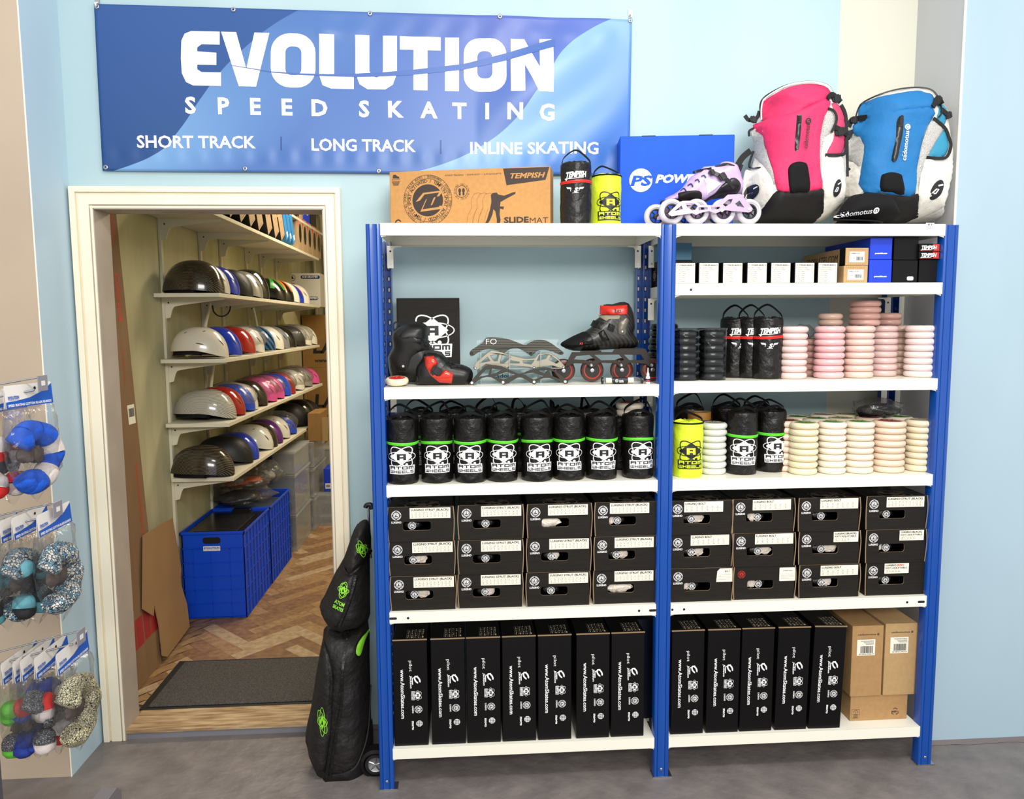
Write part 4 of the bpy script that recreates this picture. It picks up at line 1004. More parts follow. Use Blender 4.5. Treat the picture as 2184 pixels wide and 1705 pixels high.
# EVOLUTION drawn in its own frame: x 387..1180, top 66->86, bottom 183->199
def E_(x, f):                                        # f 0 bottom .. 1 top of the capitals
    tp = 66+(x-387)/793*20; bo = 182+(x-387)/793*18; return B2(x, bo+(tp-bo)*f)
def cap(x0, x1, r, f0=0, f1=1, which='all', n=6):     # box with rounded corners, height in f, radius in px
    H_ = 116.; pts = []
    for cx_, cf, a0, k in ((x1-r, f1-r/H_, 0, 'tr'), (x0+r, f1-r/H_, 90, 'tl'), (x0+r, f0+r/H_, 180, 'bl'), (x1-r, f0+r/H_, 270, 'br')):
        if which != 'all' and k not in which: pts.append((x1 if k[1] == 'r' else x0, f1 if k[0] == 't' else f0)); continue
        for i in range(n+1):
            an = R(a0+90*i/n); pts.append((cx_+r*math.cos(an), cf+r/H_*math.sin(an)))
    return pts
def EL(pts): return [E_(x, f) for x, f in pts]
a.poly([EL([(469, 1), (469, .76), (430, .76), (421, .70), (421, .66), (421, .63), (462, .61), (462, .385), (421, .385), (421, .30), (430, .25), (472, .25), (472, 0), (412, 0), (397, .06), (388, .22), (386, .5), (387, .82), (394, .95), (408, 1)])], m_bw)
a.poly([EL([(472, 1), (504, 1), (526, .33), (543, 1), (575, 1), (547, 0), (510, 0)])], m_bw)
a.poly([EL(cap(578, 673, 40)), EL(cap(609, 643, 13, .23, .76))[::-1]], m_bw)
a.poly([EL([(681, 1), (713, 1), (713, .23), (755, .23), (755, 0), (706, 0), (688, .06), (681, .24)])], m_bw)
a.poly([EL([(758, 1), (788, 1), (788, .34), (793, .25), (803, .22), (812, .25), (817, .34), (817, 1), (847, 1), (847, .3), (838, .09), (822, .0), (784, .0), (767, .09), (758, .3)])], m_bw)
a.poly([EL([(853, 1), (940, 1), (940, .75), (912, .75), (912, 0), (882, 0), (882, .75), (853, .75)])], m_bw)
a.poly([EL([(949, 1), (979, 1), (979, 0), (949, 0)])], m_bw)
a.poly([EL(cap(989, 1080, 34)), EL(cap(1018, 1050, 13, .25, .76))[::-1]], m_bw)
a.poly([EL([(1089, 1), (1118, 1), (1150, .45), (1150, 1), (1179, 1), (1179, 0), (1148, 0), (1119, .5), (1119, 0), (1089, 0)])], m_bw)
sl_t = [(496, 140), (540, 147), (580, 153.5), (640, 157), (700, 158.5), (760, 157.5), (820, 155), (880, 150), (945, 142), (990, 136.5), (1080, 114), (1135, 98), (1182, 84.5)]
sl_b = [(1182, 103), (1135, 115), (1080, 130), (990, 149), (945, 154), (880, 161), (820, 164), (760, 165), (700, 163), (640, 160.5), (580, 155.5), (540, 148.5), (496, 141)]
a.poly([Lpx(sl_t+sl_b)], m_bs, 1)
def words_px(s_, u0, u1, v_b0, v_b1, hpx, bold=.02, let=None):
    global a
    if let:
        for ch, uu in let:
            f = (uu-u0)/(u1-u0); q = B2(uu, v_b0+(v_b1-v_b0)*f); a.text(ch, q[0], q[1], hpx*.985, m_bw, 0, al='c', bold=bold, rot=0)
        return
    q0, q1 = B2(u0, v_b0), B2(u1, v_b1); a.text(s_, q0[0], q0[1], hpx, m_bw, 0, w=q1[0]-q0[0], bold=bold, rot=math.degrees(math.atan2(q1[1]-q0[1], q1[0]-q0[0])))
words_px('', 395, 1180, 241, 257, 36, .035, list(zip('SPEEDSKATING', [407, 478, 546, 613, 682, 777, 845, 915, 980, 1039, 1098, 1166])))
words_px('SHORT TRACK', 293, 546, 315, 316, 27, .022); words_px('LONG TRACK', 665, 887, 321, 324, 27, .022); words_px('INLINE SKATING', 1003, 1275, 328, 330, 27, .022)
for u, v in ((600, 306), (940, 313.5)): a.poly([Lpx([(u-1.5, v-14), (u+1.5, v-14), (u+1.5, v+15), (u-1.5, v+15)])], m_bn)
a.build('printed_lettering', fb, t, world=True, step=12, stepy=12, base=.0012, eps=.0007)
for u, v in ((207, 14.5), (498, 21), (789, 29.5), (1066, 37), (1344, 44.5), (226, 357), (523, 360), (808, 365)):
    q = B2(u, v); p = ban(q[0]/BWp, q[1]/BHp, .002)
    MB().lathe([(.0035, 0), (.0035, -.002), (.0055, -.0025), (.008, -.001), (.008, .001)], m_steel, p, 'Y', 16, cap=False).build('grommet', t, world=True, smooth=60)
for (u, v, s_) in ((205, 6, -1), (1346, 30, 1)):
    p = at(u, v, WY-.012); q0 = at(u+2 if s_ < 0 else u-1, v+9, WY-.016)
    hk = MB(); hk.box(p.x-.007, p.x+.007, WY-.004, WY, p.z-.002, p.z+.018, m_steel); hk.tube([(p.x, WY-.004, p.z+.004), (p.x, WY-.02, p.z-.004), (q0.x, WY-.024, q0.z)], .003, m_white, 8)
    tag(hk.build('wall_hook'), 'small metal hook holding the banner corner %s' % ('above the door frame' if s_ < 0 else 'beside the blue carton'), 'hook')

# ------------------------------------------------------------------ slide mat carton on the top shelf
pl, pr = at(833, 474, .235), at(1174, 474, .125)
ang = math.atan2(pr.y-pl.y, pr.x-pl.x); Wm = math.hypot(pr.x-pl.x, pr.y-pl.y); Hm = at(833, 367, .235).z-RH
m_ink = mat('dark_brown_print', '33251F', .6); m_kr = mat('orange_kraft_board', 'B98549', .7, var=(70, 'C39156', .7))
t = thing('slide_mat_carton', 'long brown printed carton standing on the top shelf against the banner', 'box', (pl.x, pl.y, RH), ang)
MB().box(0, Wm, 0, .105, 0, Hm, m_kr).build('body', t, bev=.0012)
k = Wm/341.; a = Art(); KX = lambda u: (u-833)*k; KZ = lambda v: Hm-(v-(367-(0)))*k  # pixels of the flattened face
def kz(u, v): return Hm-(v-(367-(u-833)*.047))*k
c = (KX(915), kz(915, 423)-.002); rr_ = 34*k
for q in (45, 52.5): a.ring(c[0], c[1], q*k, q*k, .8*k, m_ink, 0, n=48)
a.arc('TEMPISH SPORT ACTIVATED / TEMPISH SPORT ACTIVATED / ', c[0], c[1], 36.5*k, 7.2*k, m_ink, 250, -110, bold=.01)
a.arc('INLINE SKATES / SKATEBOARDS / SCOOTERS / SPEED / FITNESS / STREET / QUAD / FASHION / ALL SPORTS / ', c[0], c[1], 46.5*k, 5*k, m_ink, 150, -210)
a.disc(c[0], c[1], 33*k, m_ink, 0, 40)
T_ = [(-9.6, 16.5), (34, 20.6), (25, 8), (18, 7.4), (8, -13.7), (30, -12.4), (34, -19), (-16.5, -24.7), (-2.7, 4), (-26, -2.7)]
a.poly([[(c[0]+x*k, c[1]+y*k*.95) for x, y in T_]], m_kr, 1); a.poly([[(c[0]+(x-1)*k*.72+1.2*k, c[1]+y*k*.74) for x, y in T_]], m_ink, 2)
c2 = (KX(988), kz(988, 405)); a.ring(c2[0], c2[1], 12.5*k, 12.5*k, 1*k, m_ink, n=24); a.arc('SLIDING INCLUDING BOOTIES FOR ', c2[0], c2[1], 13.6*k, 3.6*k, m_ink, 200, -160)
for s_ in (-1, 1): a.disc(c2[0]+s_*4*k, c2[1]+2*k, 2.9*k, m_ink, 0, 12, ry=5*k); a.disc(c2[0]+s_*4*k, c2[1]-5*k, 2.2*k, m_ink, 0, 10, ry=3.3*k)
a.text('FITNESS TRAINING  •  FORMS BODY  •  SLIM SILHOUETTE', KX(953), kz(953, 374.5), 3.4*k, m_ink, 0, w=119*k, sh=.2)
q = [(1076, 357), (1171, 352), (1167, 381), (1084, 391)]; q = [(1076, 356.5), (1172, 352), (1164, 378), (1083, 390)]
a.poly([[(KX(u), kz(u, v)-.001) for u, v in q]], m_ink, 0); a.text('TEMPISH', KX(1088), kz(1088, 377), 10.5*k, m_kr, 1, w=72*k, bold=.03, sh=.35, rot=0)
# leaning skater silhouette and ghost outlines
sk = [(1034, 474), (1041, 462), (1048, 440), (1051, 425), (1050, 411), (1054, 407), (1062, 406), (1066, 410), (1078, 412), (1096, 405), (1102, 404), (1101, 408), (1084, 417), (1070, 425), (1069, 434), (1077, 434), (1076, 440), (1069, 438), (1068, 450), (1070, 462), (1067, 474), (1062, 474), (1062, 460), (1059, 444), (1055, 440), (1053, 450), (1048, 462), (1040, 474)]
a.poly([[(KX(u), kz(u, v)) for u, v in sk]], m_ink)
for d in (12, 24, 36):
    a.line([(KX(u-d), kz(u-d, v)) for u, v in [(1034, 474), (1036, 455), (1045, 438), (1044, 422), (1050, 410), (1060, 407), (1066, 409)]], .35*k, m_ink); a.line([(KX(u-d), kz(u-d, v)) for u, v in [(1046, 474), (1050, 455), (1056, 438)]], .3*k, m_ink)
a.text('SLIDE', KX(1077), kz(1077, 467.5), 12*k, m_ink, 0, w=52*k, bold=.04); a.text('MAT', KX(1131), kz(1131, 467), 12*k, m_ink, 0, w=38*k, bold=0)
a.rect(KX(838), kz(838, 387), KX(857), kz(838, 386.6), m_ink); a.poly([[(KX(u), kz(u, v)) for u, v in [(840, 378), (841, 373), (847, 372.5), (849, 375), (854, 377), (854, 380), (840, 380)]]], m_ink)
for i in range(4): a.ring(KX(840+i*4.5), kz(840, 382.5), 1.8*k, 1.8*k, .6*k, m_ink, n=10)
for i in range(5): a.rect(KX(838+i*.7), kz(838, 388.5+i*1.7), KX(855-i*.7), kz(838, 387.6+i*1.7), m_ink)
a.ring(KX(850), kz(850, 472), 7*k, 7*k, 2.6*k, m_ink, a0=20, a1=300, n=18)
a.build('printed_front', front(0, 0, 0), t)
a = Art()
for i in range(3): a.text(['TEMPISH', 'SLIDEMAT', 'SPORT'][i], .05, .17-.06*i, .012, m_ink, rot=-90)
a.build('printed_side', plane((Wm, 0, 0), (0, 1, 0), (0, 0, 1)), t)

# ------------------------------------------------------------------ blue carton behind the skate
m_psb = mat('bright_blue_carton', '0450D2', .5, spec=.2, var=(9, '0858DC', .8))
pl, pr = at(1321.5, 474, .275), at(1563, 474, .235); ang = math.atan2(pr.y-pl.y, pr.x-pl.x); Wp = math.hypot(pr.x-pl.x, pr.y-pl.y); Hp = at(1321, 291, .275).z-RH
t = thing('blue_carton', 'tall bright blue carton with white round emblem standing behind the lilac skate', 'box', (pl.x, pl.y, RH), ang)
MB().box(0, Wp, 0, .10, 0, Hp, m_psb).build('body', t, bev=.0015)
mb = MB(); 
for f0, f1 in ((.19, .31), (.69, .81)): MB().box(Wp*f0, Wp*f1, -.0003, .003, Hp-.001, Hp+.0012, m_dark).build('tuck_slot', t)
k = Wp/241.5; KX = lambda u: (u-1321.5)*k; KZ = lambda v: Hp-(v-291)*k
a = Art(); c = (KX(1366), KZ(383)); a.disc(c[0], c[1], 24.5*k, m_wht, 0, 40)
a.text('PS', KX(1344), KZ(394), 21*k, m_psb, 1, w=42*k, bold=.04, sh=.3); a.text('PS', KX(1346), KZ(392.5), 17*k, m_wht, 2, w=38*k, bold=-.02, sh=.3) if False else None
a.text('POWERSLIDE', KX(1397), KZ(388.5), 16.5*k, m_wht, 1, w=165*k, bold=.05, sh=.3)
a.build('printed_logo', front(0, 0, 0), t)
# ------------------------------------------------------------------ helpers for soft goods shaped after their outlines
def ZM(sc_, ox, oy): return lambda pts: [(ox+x/sc_, oy+y/sc_) for x, y in pts]
def hfn(poly, Y0, bulge, Rr):                        # front surface of a cushion made by puff
    P = [Vector(p) for p in poly]; n = len(P)
    def h(x, z):
        q = Vector((x, z)); d = 9; c = False; j = n-1
        for i in range(n):
            a, b = P[i], P[(i+1) % n]; ab = b-a; t = max(0, min(1, (q-a).dot(ab)/max(ab.length_squared, 1e-12))); d = min(d, (q-a-ab*t).length)
            if (P[i].y > q.y) != (P[j].y > q.y) and q.x < (P[j].x-P[i].x)*(q.y-P[i].y)/(P[j].y-P[i].y)+P[i].x: c = not c
            j = i
        d = min(1, d/Rr) if c else 0
        return Y0-bulge*math.sqrt(max(0, 1-(1-d)**2))
    return h
class Soft:
    """a swollen body (child of t) and panels, straps and prints that follow its front"""
    def __init__(s, t, name, pts, Y0, bulge, Rr, m, back=.1, n=4, step=.014, noise=.006, seed=1, smooth=True):
        s.t = t; s.Y0 = Y0; s.poly = pxl(pts, Y0, n, True, smooth); s.h = hfn(s.poly, Y0, bulge, Rr)
        MB().puff(s.poly, XZ(Y0), bulge, Rr, m, back=back, step=step, noise=noise, seed=seed, fb='round').build(name, t, smooth=60, world=True)
    def on(s, x, z, d): return Vector((x, s.h(x, z)+d, z))
    def panel(s, name, pts, m, th=.004, Rr=.008, step=.010, noise=0, n=3, seed=2, lift=0, smooth=True, label=None):
        P = pxl(pts, s.Y0-.05, n, True, smooth)
        return MB().puff(P, lambda x, z, d: s.on(x, z, d-lift), th, Rr, m, back=.004, step=step, noise=noise, seed=seed).build(name, s.t, smooth=60, world=True, label=label)
    def strap(s, name, pts, m, w_=.014, lift=.008, n=5, th=.003, fixY=None):
        P = [(at(u, v, s.Y0-.05)) for u, v in pts]; P = sm([(p.x, fixY if fixY is not None else s.h(p.x, p.z)-lift, p.z) for p in P], n)
        D = (P[-1]-P[0]).normalized(); wd = Vector((0, 1, 0)).cross(D)
        return MB().tube(P, 0, m, flat=(w_, th), wd=wd).build(name, s.t, world=True)
    def buckle(s, u, v, a, m, w_=.016, l=.026, lift=.012):
        p = at(u, v, s.Y0-.05); M = Matrix.Translation((p.x, s.h(p.x, p.z)-lift, p.z)) @ Matrix.Rotation(R(a), 4, 'Y')
        mb = MB(); mb.box(-l/2, l/2, -.004, .004, -w_/2, w_/2, m); mb.box(-l*.3, l*.3, -.006, .005, -w_*.62, w_*.62, m); mb.xf(M)
        return mb.build('buckle', s.t, world=True, bev=.0015)
    def art(s, name, a, lift=.006, step=.008):
        return a.build(name, lambda x, z, d: s.on(x, z, -d-lift), s.t, world=True, step=step, stepy=step)
m_pwhite = mat('pack_white_fabric', 'DEDAD1', .65, bump=(9, .6, .03)); m_mesh = mat('white_mesh_fabric', 'CBCAC6', .7, var=(420, '8E8E8C', 1), bump=(420, .6, .002))
m_pink = mat('pink_fabric', 'DE2A62', .7, bump=(12, .5, .02), var=(8, 'D0245A', .6)); m_bluef = mat('blue_fabric', '0F70B0', .7, bump=(12, .5, .02), var=(8, '0C66A4', .6))
m_pink2 = mat('pink_side_fabric', 'C23A63', .7, bump=(26, .4, .01)); m_bluef2 = mat('blue_side_fabric', '2B8AAE', .7, bump=(26, .4, .01))
m_pblk = mat('pack_black_coating', '151213', .6, spec=.3, bump=(60, .4, .006)); m_web = mat('black_webbing', '0F0F11', .7); m_plas = mat('black_plastic', '17171A', .3)
def side_mark(a, x, z, rx, rz, rot=0):
    c, q = math.cos(R(rot)), math.sin(R(rot)); tr = lambda X, Z_: (x+X*c-Z_*q, z+X*q+Z_*c)
    a.poly([[tr(rx*math.cos(R(k*20)), rz*math.sin(R(k*20))) for k in range(18)]], m_blk, 0)
    a.line([tr(-.45*rx, -.5*rz), tr(-.2*rx, .0), tr(.15*rx, .1*rz), tr(.1*rx, -.35*rz), tr(-.2*rx, -.45*rz)], rx*.22, m_wht, 1); a.line([tr(-.2*rx, .35*rz), tr(.5*rx, .7*rz)], rx*.25, m_wht, 1)
# ------------------------------------------------------------------ pink backpack
z = ZM(4.368, 1300, 160); Y0 = .19
t = thing('backpack', 'pink and white speed skating backpack with black straps on the top shelf', 'backpack', (at(1690, 470, Y0).x, Y0, RH))
S = Soft(t, 'main_body', z([(1452, 330), (1448, 250), (1495, 165), (1620, 105), (1770, 80), (1900, 92), (1985, 135), (2032, 215), (2100, 300), (2150, 430), (2165, 560), (2160, 750), (2165, 1000), (2140, 1220), (2040, 1320), (1945, 1370), (1640, 1372), (1400, 1372), (1340, 1330), (1275, 1140), (1290, 950), (1330, 850), (1365, 700), (1350, 530), (1400, 440)]), Y0, .115, .10, m_pwhite, back=.10, noise=.010, n=2)
S.panel('pink_top_panel', z([(1462, 260), (1485, 205), (1650, 130), (1830, 108), (1955, 135), (2005, 215), (1950, 290), (1780, 350), (1640, 405), (1500, 410), (1460, 400)]), m_pink, noise=.010, lift=.004)
S.panel('pink_front_panel', z([(1385, 430), (1500, 412), (1640, 400), (1780, 340), (1900, 285), (1970, 300), (1945, 370), (1900, 450), (1868, 600), (1860, 800), (1870, 950), (1885, 1092), (1770, 1115), (1590, 1122), (1492, 1100), (1465, 900), (1450, 700), (1430, 560)]), m_pink, noise=.008, lift=.008, n=2)
S.panel('pull_pad', z([(1570, 960), (1590, 885), (1650, 856), (1715, 862), (1748, 905), (1766, 1112), (1680, 1122), (1592, 1122)]), m_nyl2, lift=.013, th=.006)
S.panel('base_panel', z([(1488, 1112), (1590, 1126), (1700, 1122), (1885, 1092), (1915, 1190), (1945, 1372), (1420, 1372), (1420, 1235)]), m_pblk, lift=.006, noise=.006)
S.panel('side_pocket', z([(1985, 315), (2080, 325), (2130, 430), (2125, 700), (2050, 785), (1930, 790), (1985, 640), (2025, 450)]), m_pink2, lift=.004)
S.panel('mesh_pocket', z([(1898, 470), (1935, 380), (1985, 400), (2005, 490), (1960, 590), (1900, 650), (1880, 850), (1885, 1080), (1860, 950), (1868, 640)]), m_mesh, lift=.005)
S.panel('mesh_pocket', z([(1370, 500), (1420, 470), (1440, 640), (1455, 800), (1475, 1040), (1450, 980), (1410, 800), (1400, 600)]), m_mesh, lift=.004)
S.panel('side_wing', z([(1885, 800), (1990, 800), (2100, 800), (2140, 1000), (2135, 1210), (2030, 1310), (1950, 1345), (1915, 1180), (1880, 1000)]), m_pwhite, lift=.006, noise=.012)
S.panel('side_wing', z([(1310, 880), (1350, 860), (1420, 900), (1470, 1090), (1415, 1220), (1330, 1200), (1285, 1080)]), m_pwhite, lift=.005, noise=.010)
S.strap('side_trim', z([(1905, 795), (2000, 795), (2110, 765), (2132, 640), (2132, 420), (2085, 320)]), m_web, .010, .012); S.strap('side_trim', z([(1932, 372), (1990, 400), (2010, 480), (1960, 590)]), m_web, .007, .012)
S.strap('side_trim', z([(1400, 460), (1350, 490), (1350, 540)]), m_web, .007, .006); S.strap('side_trim', z([(1390, 680), (1350, 830), (1395, 865)]), m_web, .007, .006)
S.strap('top_piping', z([(1450, 330), (1446, 250), (1490, 170), (1620, 108), (1770, 84), (1900, 95), (1985, 138), (2030, 225)]), m_blk, .004, .012); S.strap('top_piping', z([(1456, 390), (1458, 262), (1500, 178), (1622, 116), (1770, 92), (1896, 103), (1975, 146), (2018, 225)]), m_wht, .004, .013)
S.strap('strap', z([(1310, 340), (1350, 385), (1420, 370), (1450, 300)]), m_web, .012, .004); S.buckle(1300+1385/4.368, 160+385/4.368, 20, m_plas, lift=.01)
S.strap('strap', z([(1930, 280), (1985, 235), (2050, 250), (2090, 290)]), m_web, .016, .014); S.buckle(1300+2040/4.368, 160+265/4.368, -10, m_plas, .02, .03)
S.strap('strap', z([(1995, 545), (2070, 570), (2150, 600), (2200, 600)]), m_web, .014, .014); S.buckle(1300+2050/4.368, 160+580/4.368, -15, m_plas, .02, .036); S.buckle(1300+2165/4.368, 160+590/4.368, 20, m_plas, .022, .022)
S.strap('strap', z([(2100, 340), (2150, 440), (2170, 620), (2184, 800), (2180, 960)]), m_web, .008, .006)
S.strap('shoulder_strap', z([(1390, 660), (1310, 730), (1240, 850), (1215, 900)]), m_web, .020, .0, fixY=Y0+.02); S.strap('strap', z([(1300, 800), (1275, 870), (1262, 960)]), m_web, .008, .0, fixY=Y0+.01)
S.panel('zip', z([(1655, 440), (1668, 434), (1690, 440), (1680, 600), (1662, 744), (1630, 746), (1640, 600)]), m_plas, lift=.014, th=.003, smooth=True)
S.panel('zip_puller', z([(1658, 440), (1688, 440), (1684, 505), (1656, 505)]), m_web, lift=.018, th=.003, smooth=False)
a = Art(); p = at(*z([(1785, 708)])[0], Y0-.1); p2 = at(*z([(1815, 430)])[0], Y0-.1); L = p2.z-p.z
an = math.degrees(math.atan2(p2.z-p.z, p2.x-p.x)); cadomotus(a, p.x+.006, p.z, .0145, m_blk, math.hypot(p2.x-p.x, L), rot=an, sub=m_pink); S.art('printed_brand', a, .0165)
a = Art()
for (u, v, r_) in ((2050, 1080, 0), (1350, 1090, 0)): p = at(*z([(u, v)])[0], Y0-.07); side_mark(a, p.x, p.z, .0140, .028, -12)
S.art('printed_emblem', a, .0125)
# ------------------------------------------------------------------ blue backpack
z = ZM(4.736, 1760, 160); Y0 = .20
t = thing('backpack', 'blue and white speed skating backpack behind the black cap on the top shelf', 'backpack', (at(1915, 470, Y0).x, Y0, RH))
S = Soft(t, 'main_body', z([(365, 400), (400, 300), (445, 240), (560, 190), (720, 152), (900, 148), (1000, 190), (1050, 275), (1140, 350), (1150, 450), (1190, 600), (1215, 800), (1205, 950), (1175, 1150), (1125, 1360), (1095, 1478), (700, 1490), (230, 1485), (210, 1300), (205, 950), (240, 800), (265, 640), (340, 530), (345, 470)]), Y0, .115, .10, m_pwhite, back=.09, noise=.010, n=2, seed=4)
S.panel('blue_top_panel', z([(440, 250), (650, 215), (870, 187), (925, 215), (990, 242), (985, 350), (940, 400), (700, 415), (440, 440)]), m_bluef, noise=.010, lift=.004)
S.panel('blue_front_panel', z([(350, 480), (440, 432), (700, 402), (850, 388), (930, 386), (975, 450), (900, 560), (850, 700), (820, 850), (792, 1000), (780, 1235), (660, 1255), (350, 1200), (330, 1000), (350, 850), (370, 720)]), m_bluef, noise=.008, lift=.008, n=2)
S.panel('pull_pad', z([(450, 1070), (480, 1040), (545, 1030), (625, 1050), (645, 1090), (665, 1245), (550, 1225), (452, 1205)]), m_nyl2, lift=.013, th=.006)
S.panel('base_panel', z([(215, 1440), (350, 1205), (660, 1258), (815, 1235), (850, 1340), (890, 1480), (220, 1485)]), m_pblk, lift=.006, noise=.006)
S.panel('mesh_pocket', z([(940, 515), (1000, 540), (1060, 600), (1000, 700), (900, 880), (830, 1060), (795, 1230), (785, 1230), (795, 1000), (830, 800), (880, 640)]), m_mesh, lift=.007)
S.panel('mesh_pocket', z([(285, 640), (350, 590), (362, 720), (345, 850), (325, 930), (300, 840), (270, 700)]), m_mesh, lift=.005)
S.panel('side_pocket', z([(1060, 605), (1110, 680), (1128, 760), (1080, 860), (1000, 880), (895, 880), (950, 770)]), m_bluef2, lift=.005); S.panel('side_pocket', z([(1055, 285), (1130, 345), (1145, 430), (1080, 560), (1005, 490), (1040, 400)]), m_bluef2, lift=.003)
S.panel('side_wing', z([(870, 892), (1000, 900), (1090, 890), (1175, 740), (1205, 950), (1175, 1150), (1120, 1350), (1000, 1420), (900, 1465), (860, 1370), (818, 1235), (832, 1070)]), m_pwhite, lift=.006, noise=.012, n=2)
S.panel('side_wing', z([(225, 850), (290, 840), (325, 980), (345, 1190), (260, 1210), (215, 1100)]), m_pwhite, lift=.004, noise=.010)
S.strap('side_trim', z([(880, 885), (1000, 895), (1085, 875), (1135, 770), (1110, 680), (1060, 590), (945, 500)]), m_web, .009, .013); S.strap('top_piping', z([(370, 390), (400, 300), (450, 240), (560, 192), (720, 155), (900, 150), (1000, 192), (1045, 280), (1040, 430), (1000, 490)]), m_blk, .0045, .012)
S.strap('strap', z([(300, 490), (330, 430), (380, 410), (440, 420)]), m_web, .018, .008); S.buckle(1760+350/4.736, 160+425/4.736, 0, m_plas, .018, .024)
S.strap('strap', z([(940, 390), (985, 330), (1030, 290), (1060, 350)]), m_web, .016, .014); S.buckle(1760+1020/4.736, 160+310/4.736, 40, m_plas, .022, .026)
S.strap('strap', z([(1040, 410), (1100, 440), (1160, 465)]), m_web, .014, .012); S.buckle(1760+1130/4.736, 160+455/4.736, -15, m_plas, .018, .026)
S.strap('strap', z([(250, 580), (300, 555), (345, 540)]), m_web, .014, .010); S.buckle(1760+290/4.736, 160+565/4.736, 20, m_plas, .014, .03)
S.strap('shoulder_strap', z([(1140, 500), (1170, 600), (1230, 720), (1250, 830), (1225, 920)]), m_web, .014, .0, fixY=Y0-.01); S.strap('strap', z([(1150, 590), (1210, 580), (1275, 625)]), m_web, .018, .0, fixY=Y0-.03); S.strap('shoulder_strap', z([(300, 560), (250, 700), (235, 860), (290, 940)]), m_web, .012, .004)
S.panel('zip', z([(612, 500), (655, 475), (645, 640), (620, 760), (588, 905), (545, 907), (570, 760), (590, 620)]), m_plas, lift=.014, th=.003); S.panel('zip_puller', z([(620, 480), (652, 478), (640, 585), (600, 585)]), m_web, lift=.018, th=.003, smooth=False)
a = Art(); p = at(*z([(745, 886)])[0], Y0-.1); p2 = at(*z([(785, 522)])[0], Y0-.1); an = math.degrees(math.atan2(p2.z-p.z, p2.x-p.x)); cadomotus(a, p.x+.004, p.z, .0145, m_wht, math.hypot(p2.x-p.x, p2.z-p.z), rot=an, sub=m_bluef); S.art('printed_brand', a, .0165)
a = Art(); p = at(*z([(1025, 1190)])[0], Y0-.07); side_mark(a, p.x, p.z, .0200, .034, -28); S.art('printed_emblem', a, .0125)
# cap
p = at(1850, 470, .06); t = thing('cap', 'black baseball cap with white brand lettering in front of the blue backpack', 'cap', (p.x, .06, RH))
C = Soft(t, 'crown', z([(120, 1478), (135, 1380), (200, 1280), (260, 1225), (350, 1202), (470, 1196), (570, 1204), (650, 1245), (700, 1330), (716, 1478)]), .075, .062, .06, m_nyl2, back=.05, noise=.002)
q = [at(u, v, .0) for u, v in z([(20, 1470), (100, 1380), (240, 1345), (420, 1400), (560, 1440), (600, 1475)])]
mb = MB(); rings = []
for i in range(9):
    f = i/8; a_ = math.pi*f; rings.append([Vector((p.x-.045+.075*-math.cos(a_)-.012*(1-f), .02-.030*math.sin(a_), RH+.006+.012*math.sin(a_)*0+(.010*(1-f)))), Vector((p.x-.040+.066*-math.cos(a_), .055, RH+.020))])
mb.add([v for r in rings for v in r], [(2*i, 2*i+2, 2*i+3, 2*i+1) for i in range(8)], m_nyl2); o = mb.build('visor', t, world=True, smooth=60); sd = o.modifiers.new('thickness', 'SOLIDIFY'); sd.thickness = .004
a = Art(); p1 = at(*z([(170, 1432)])[0], .02); p2 = at(*z([(548, 1388)])[0], .02); an = math.degrees(math.atan2(p2.z-p1.z, p2.x-p1.x)); cadomotus(a, p1.x, p1.z, .0150, m_wht, math.hypot(p2.x-p1.x, p2.z-p1.z), rot=an, sub=m_blk); C.art('printed_brand', a, .001)

# ------------------------------------------------------------------ skates
def vwheel(t, x, y, zc, r, tm, hm, rim=None, w_=.022, name='wheel'):
    mb = MB(); hub = r*(.72 if rim else .58); pr = [(a_, b_) for a_, b_ in tyre_prof(r, w_, hub)]; pr.append(pr[0]); Sg = 30
    mb.ring_loft([[(x+a_*math.cos(2*math.pi*k/Sg), y+b_, zc+a_*math.sin(2*math.pi*k/Sg)) for k in range(Sg)] for a_, b_ in pr], tm, cap=False); o = mb.build(name, t, world=True, smooth=50)
    mb = MB()
    for k in range(6):
        an = 2*math.pi*k/6+.3; mb.tube([(x+.006*math.cos(an), y-.004, zc+.006*math.sin(an)), (x+hub*math.cos(an), y-.006, zc+hub*math.sin(an))], .0022, hm, 6)
    mb.lathe([(hub*.86, -.008), (hub*.86, .008), (hub*1.02, .008), (hub*1.02, -.008), (hub*.86, -.008)], hm, (x, y, zc), 'Y', 24); mb.lathe([(.004, -.010), (.0085, -.009), (.0085, .009), (.004, .010)], m_steel if rim else hm, (x, y, zc), 'Y', 16)
    if rim: mb.lathe([(.001, -.0095), (hub*.86, -.0095), (hub*.86, -.004), (.001, -.004)], rim, (x, y, zc), 'Y', 28)
    h = mb.build('hub', o, smooth=40)
    h.data.transform(Minv(o)); 
    return o
def plate(t, name, out, holes, Y, th, m, zf, smooth=True, n=3, world=True):
    L = [pxl(zf(out), Y, n, True, smooth)]+[pxl(zf(h_), Y, 2, True, False)[::-1] for h_ in holes]
    return MB().prism(L, lambda x, zz, d: Vector((x, d, zz)), Y-th/2, Y+th/2, m).build(name, t, world=True, bev=.0012)
def axle(t, pts, Y, zf, m, r=.005):
    for u, v in pts:
        p = at(*zf([(u, v)])[0], Y); MB().lathe([(.0012, -.002), (.003, -.0022), (r*.7, -.003), (r, -.0018), (r, .002)], m, (p.x, Y, p.z), 'Y', 14).build('axle_bolt', t, world=True, smooth=50)
z = ZM(4.368, 1300, 160); m_lil = mat('lilac_leather', 'B493D0', .35, coat=.2, var=(20, 'D8C4E6', .7)); m_lilf = mat('lilac_metal_frame', 'C9A8CC', .28, metal=.5); m_wurt = gl('urethane_milky', 'C9C4CE', .25)
t = thing('inline_skate', 'lilac low cut inline speed skate with four white wheels at the shelf edge', 'skate', (at(1520, 474, .05).x, .05, RH))
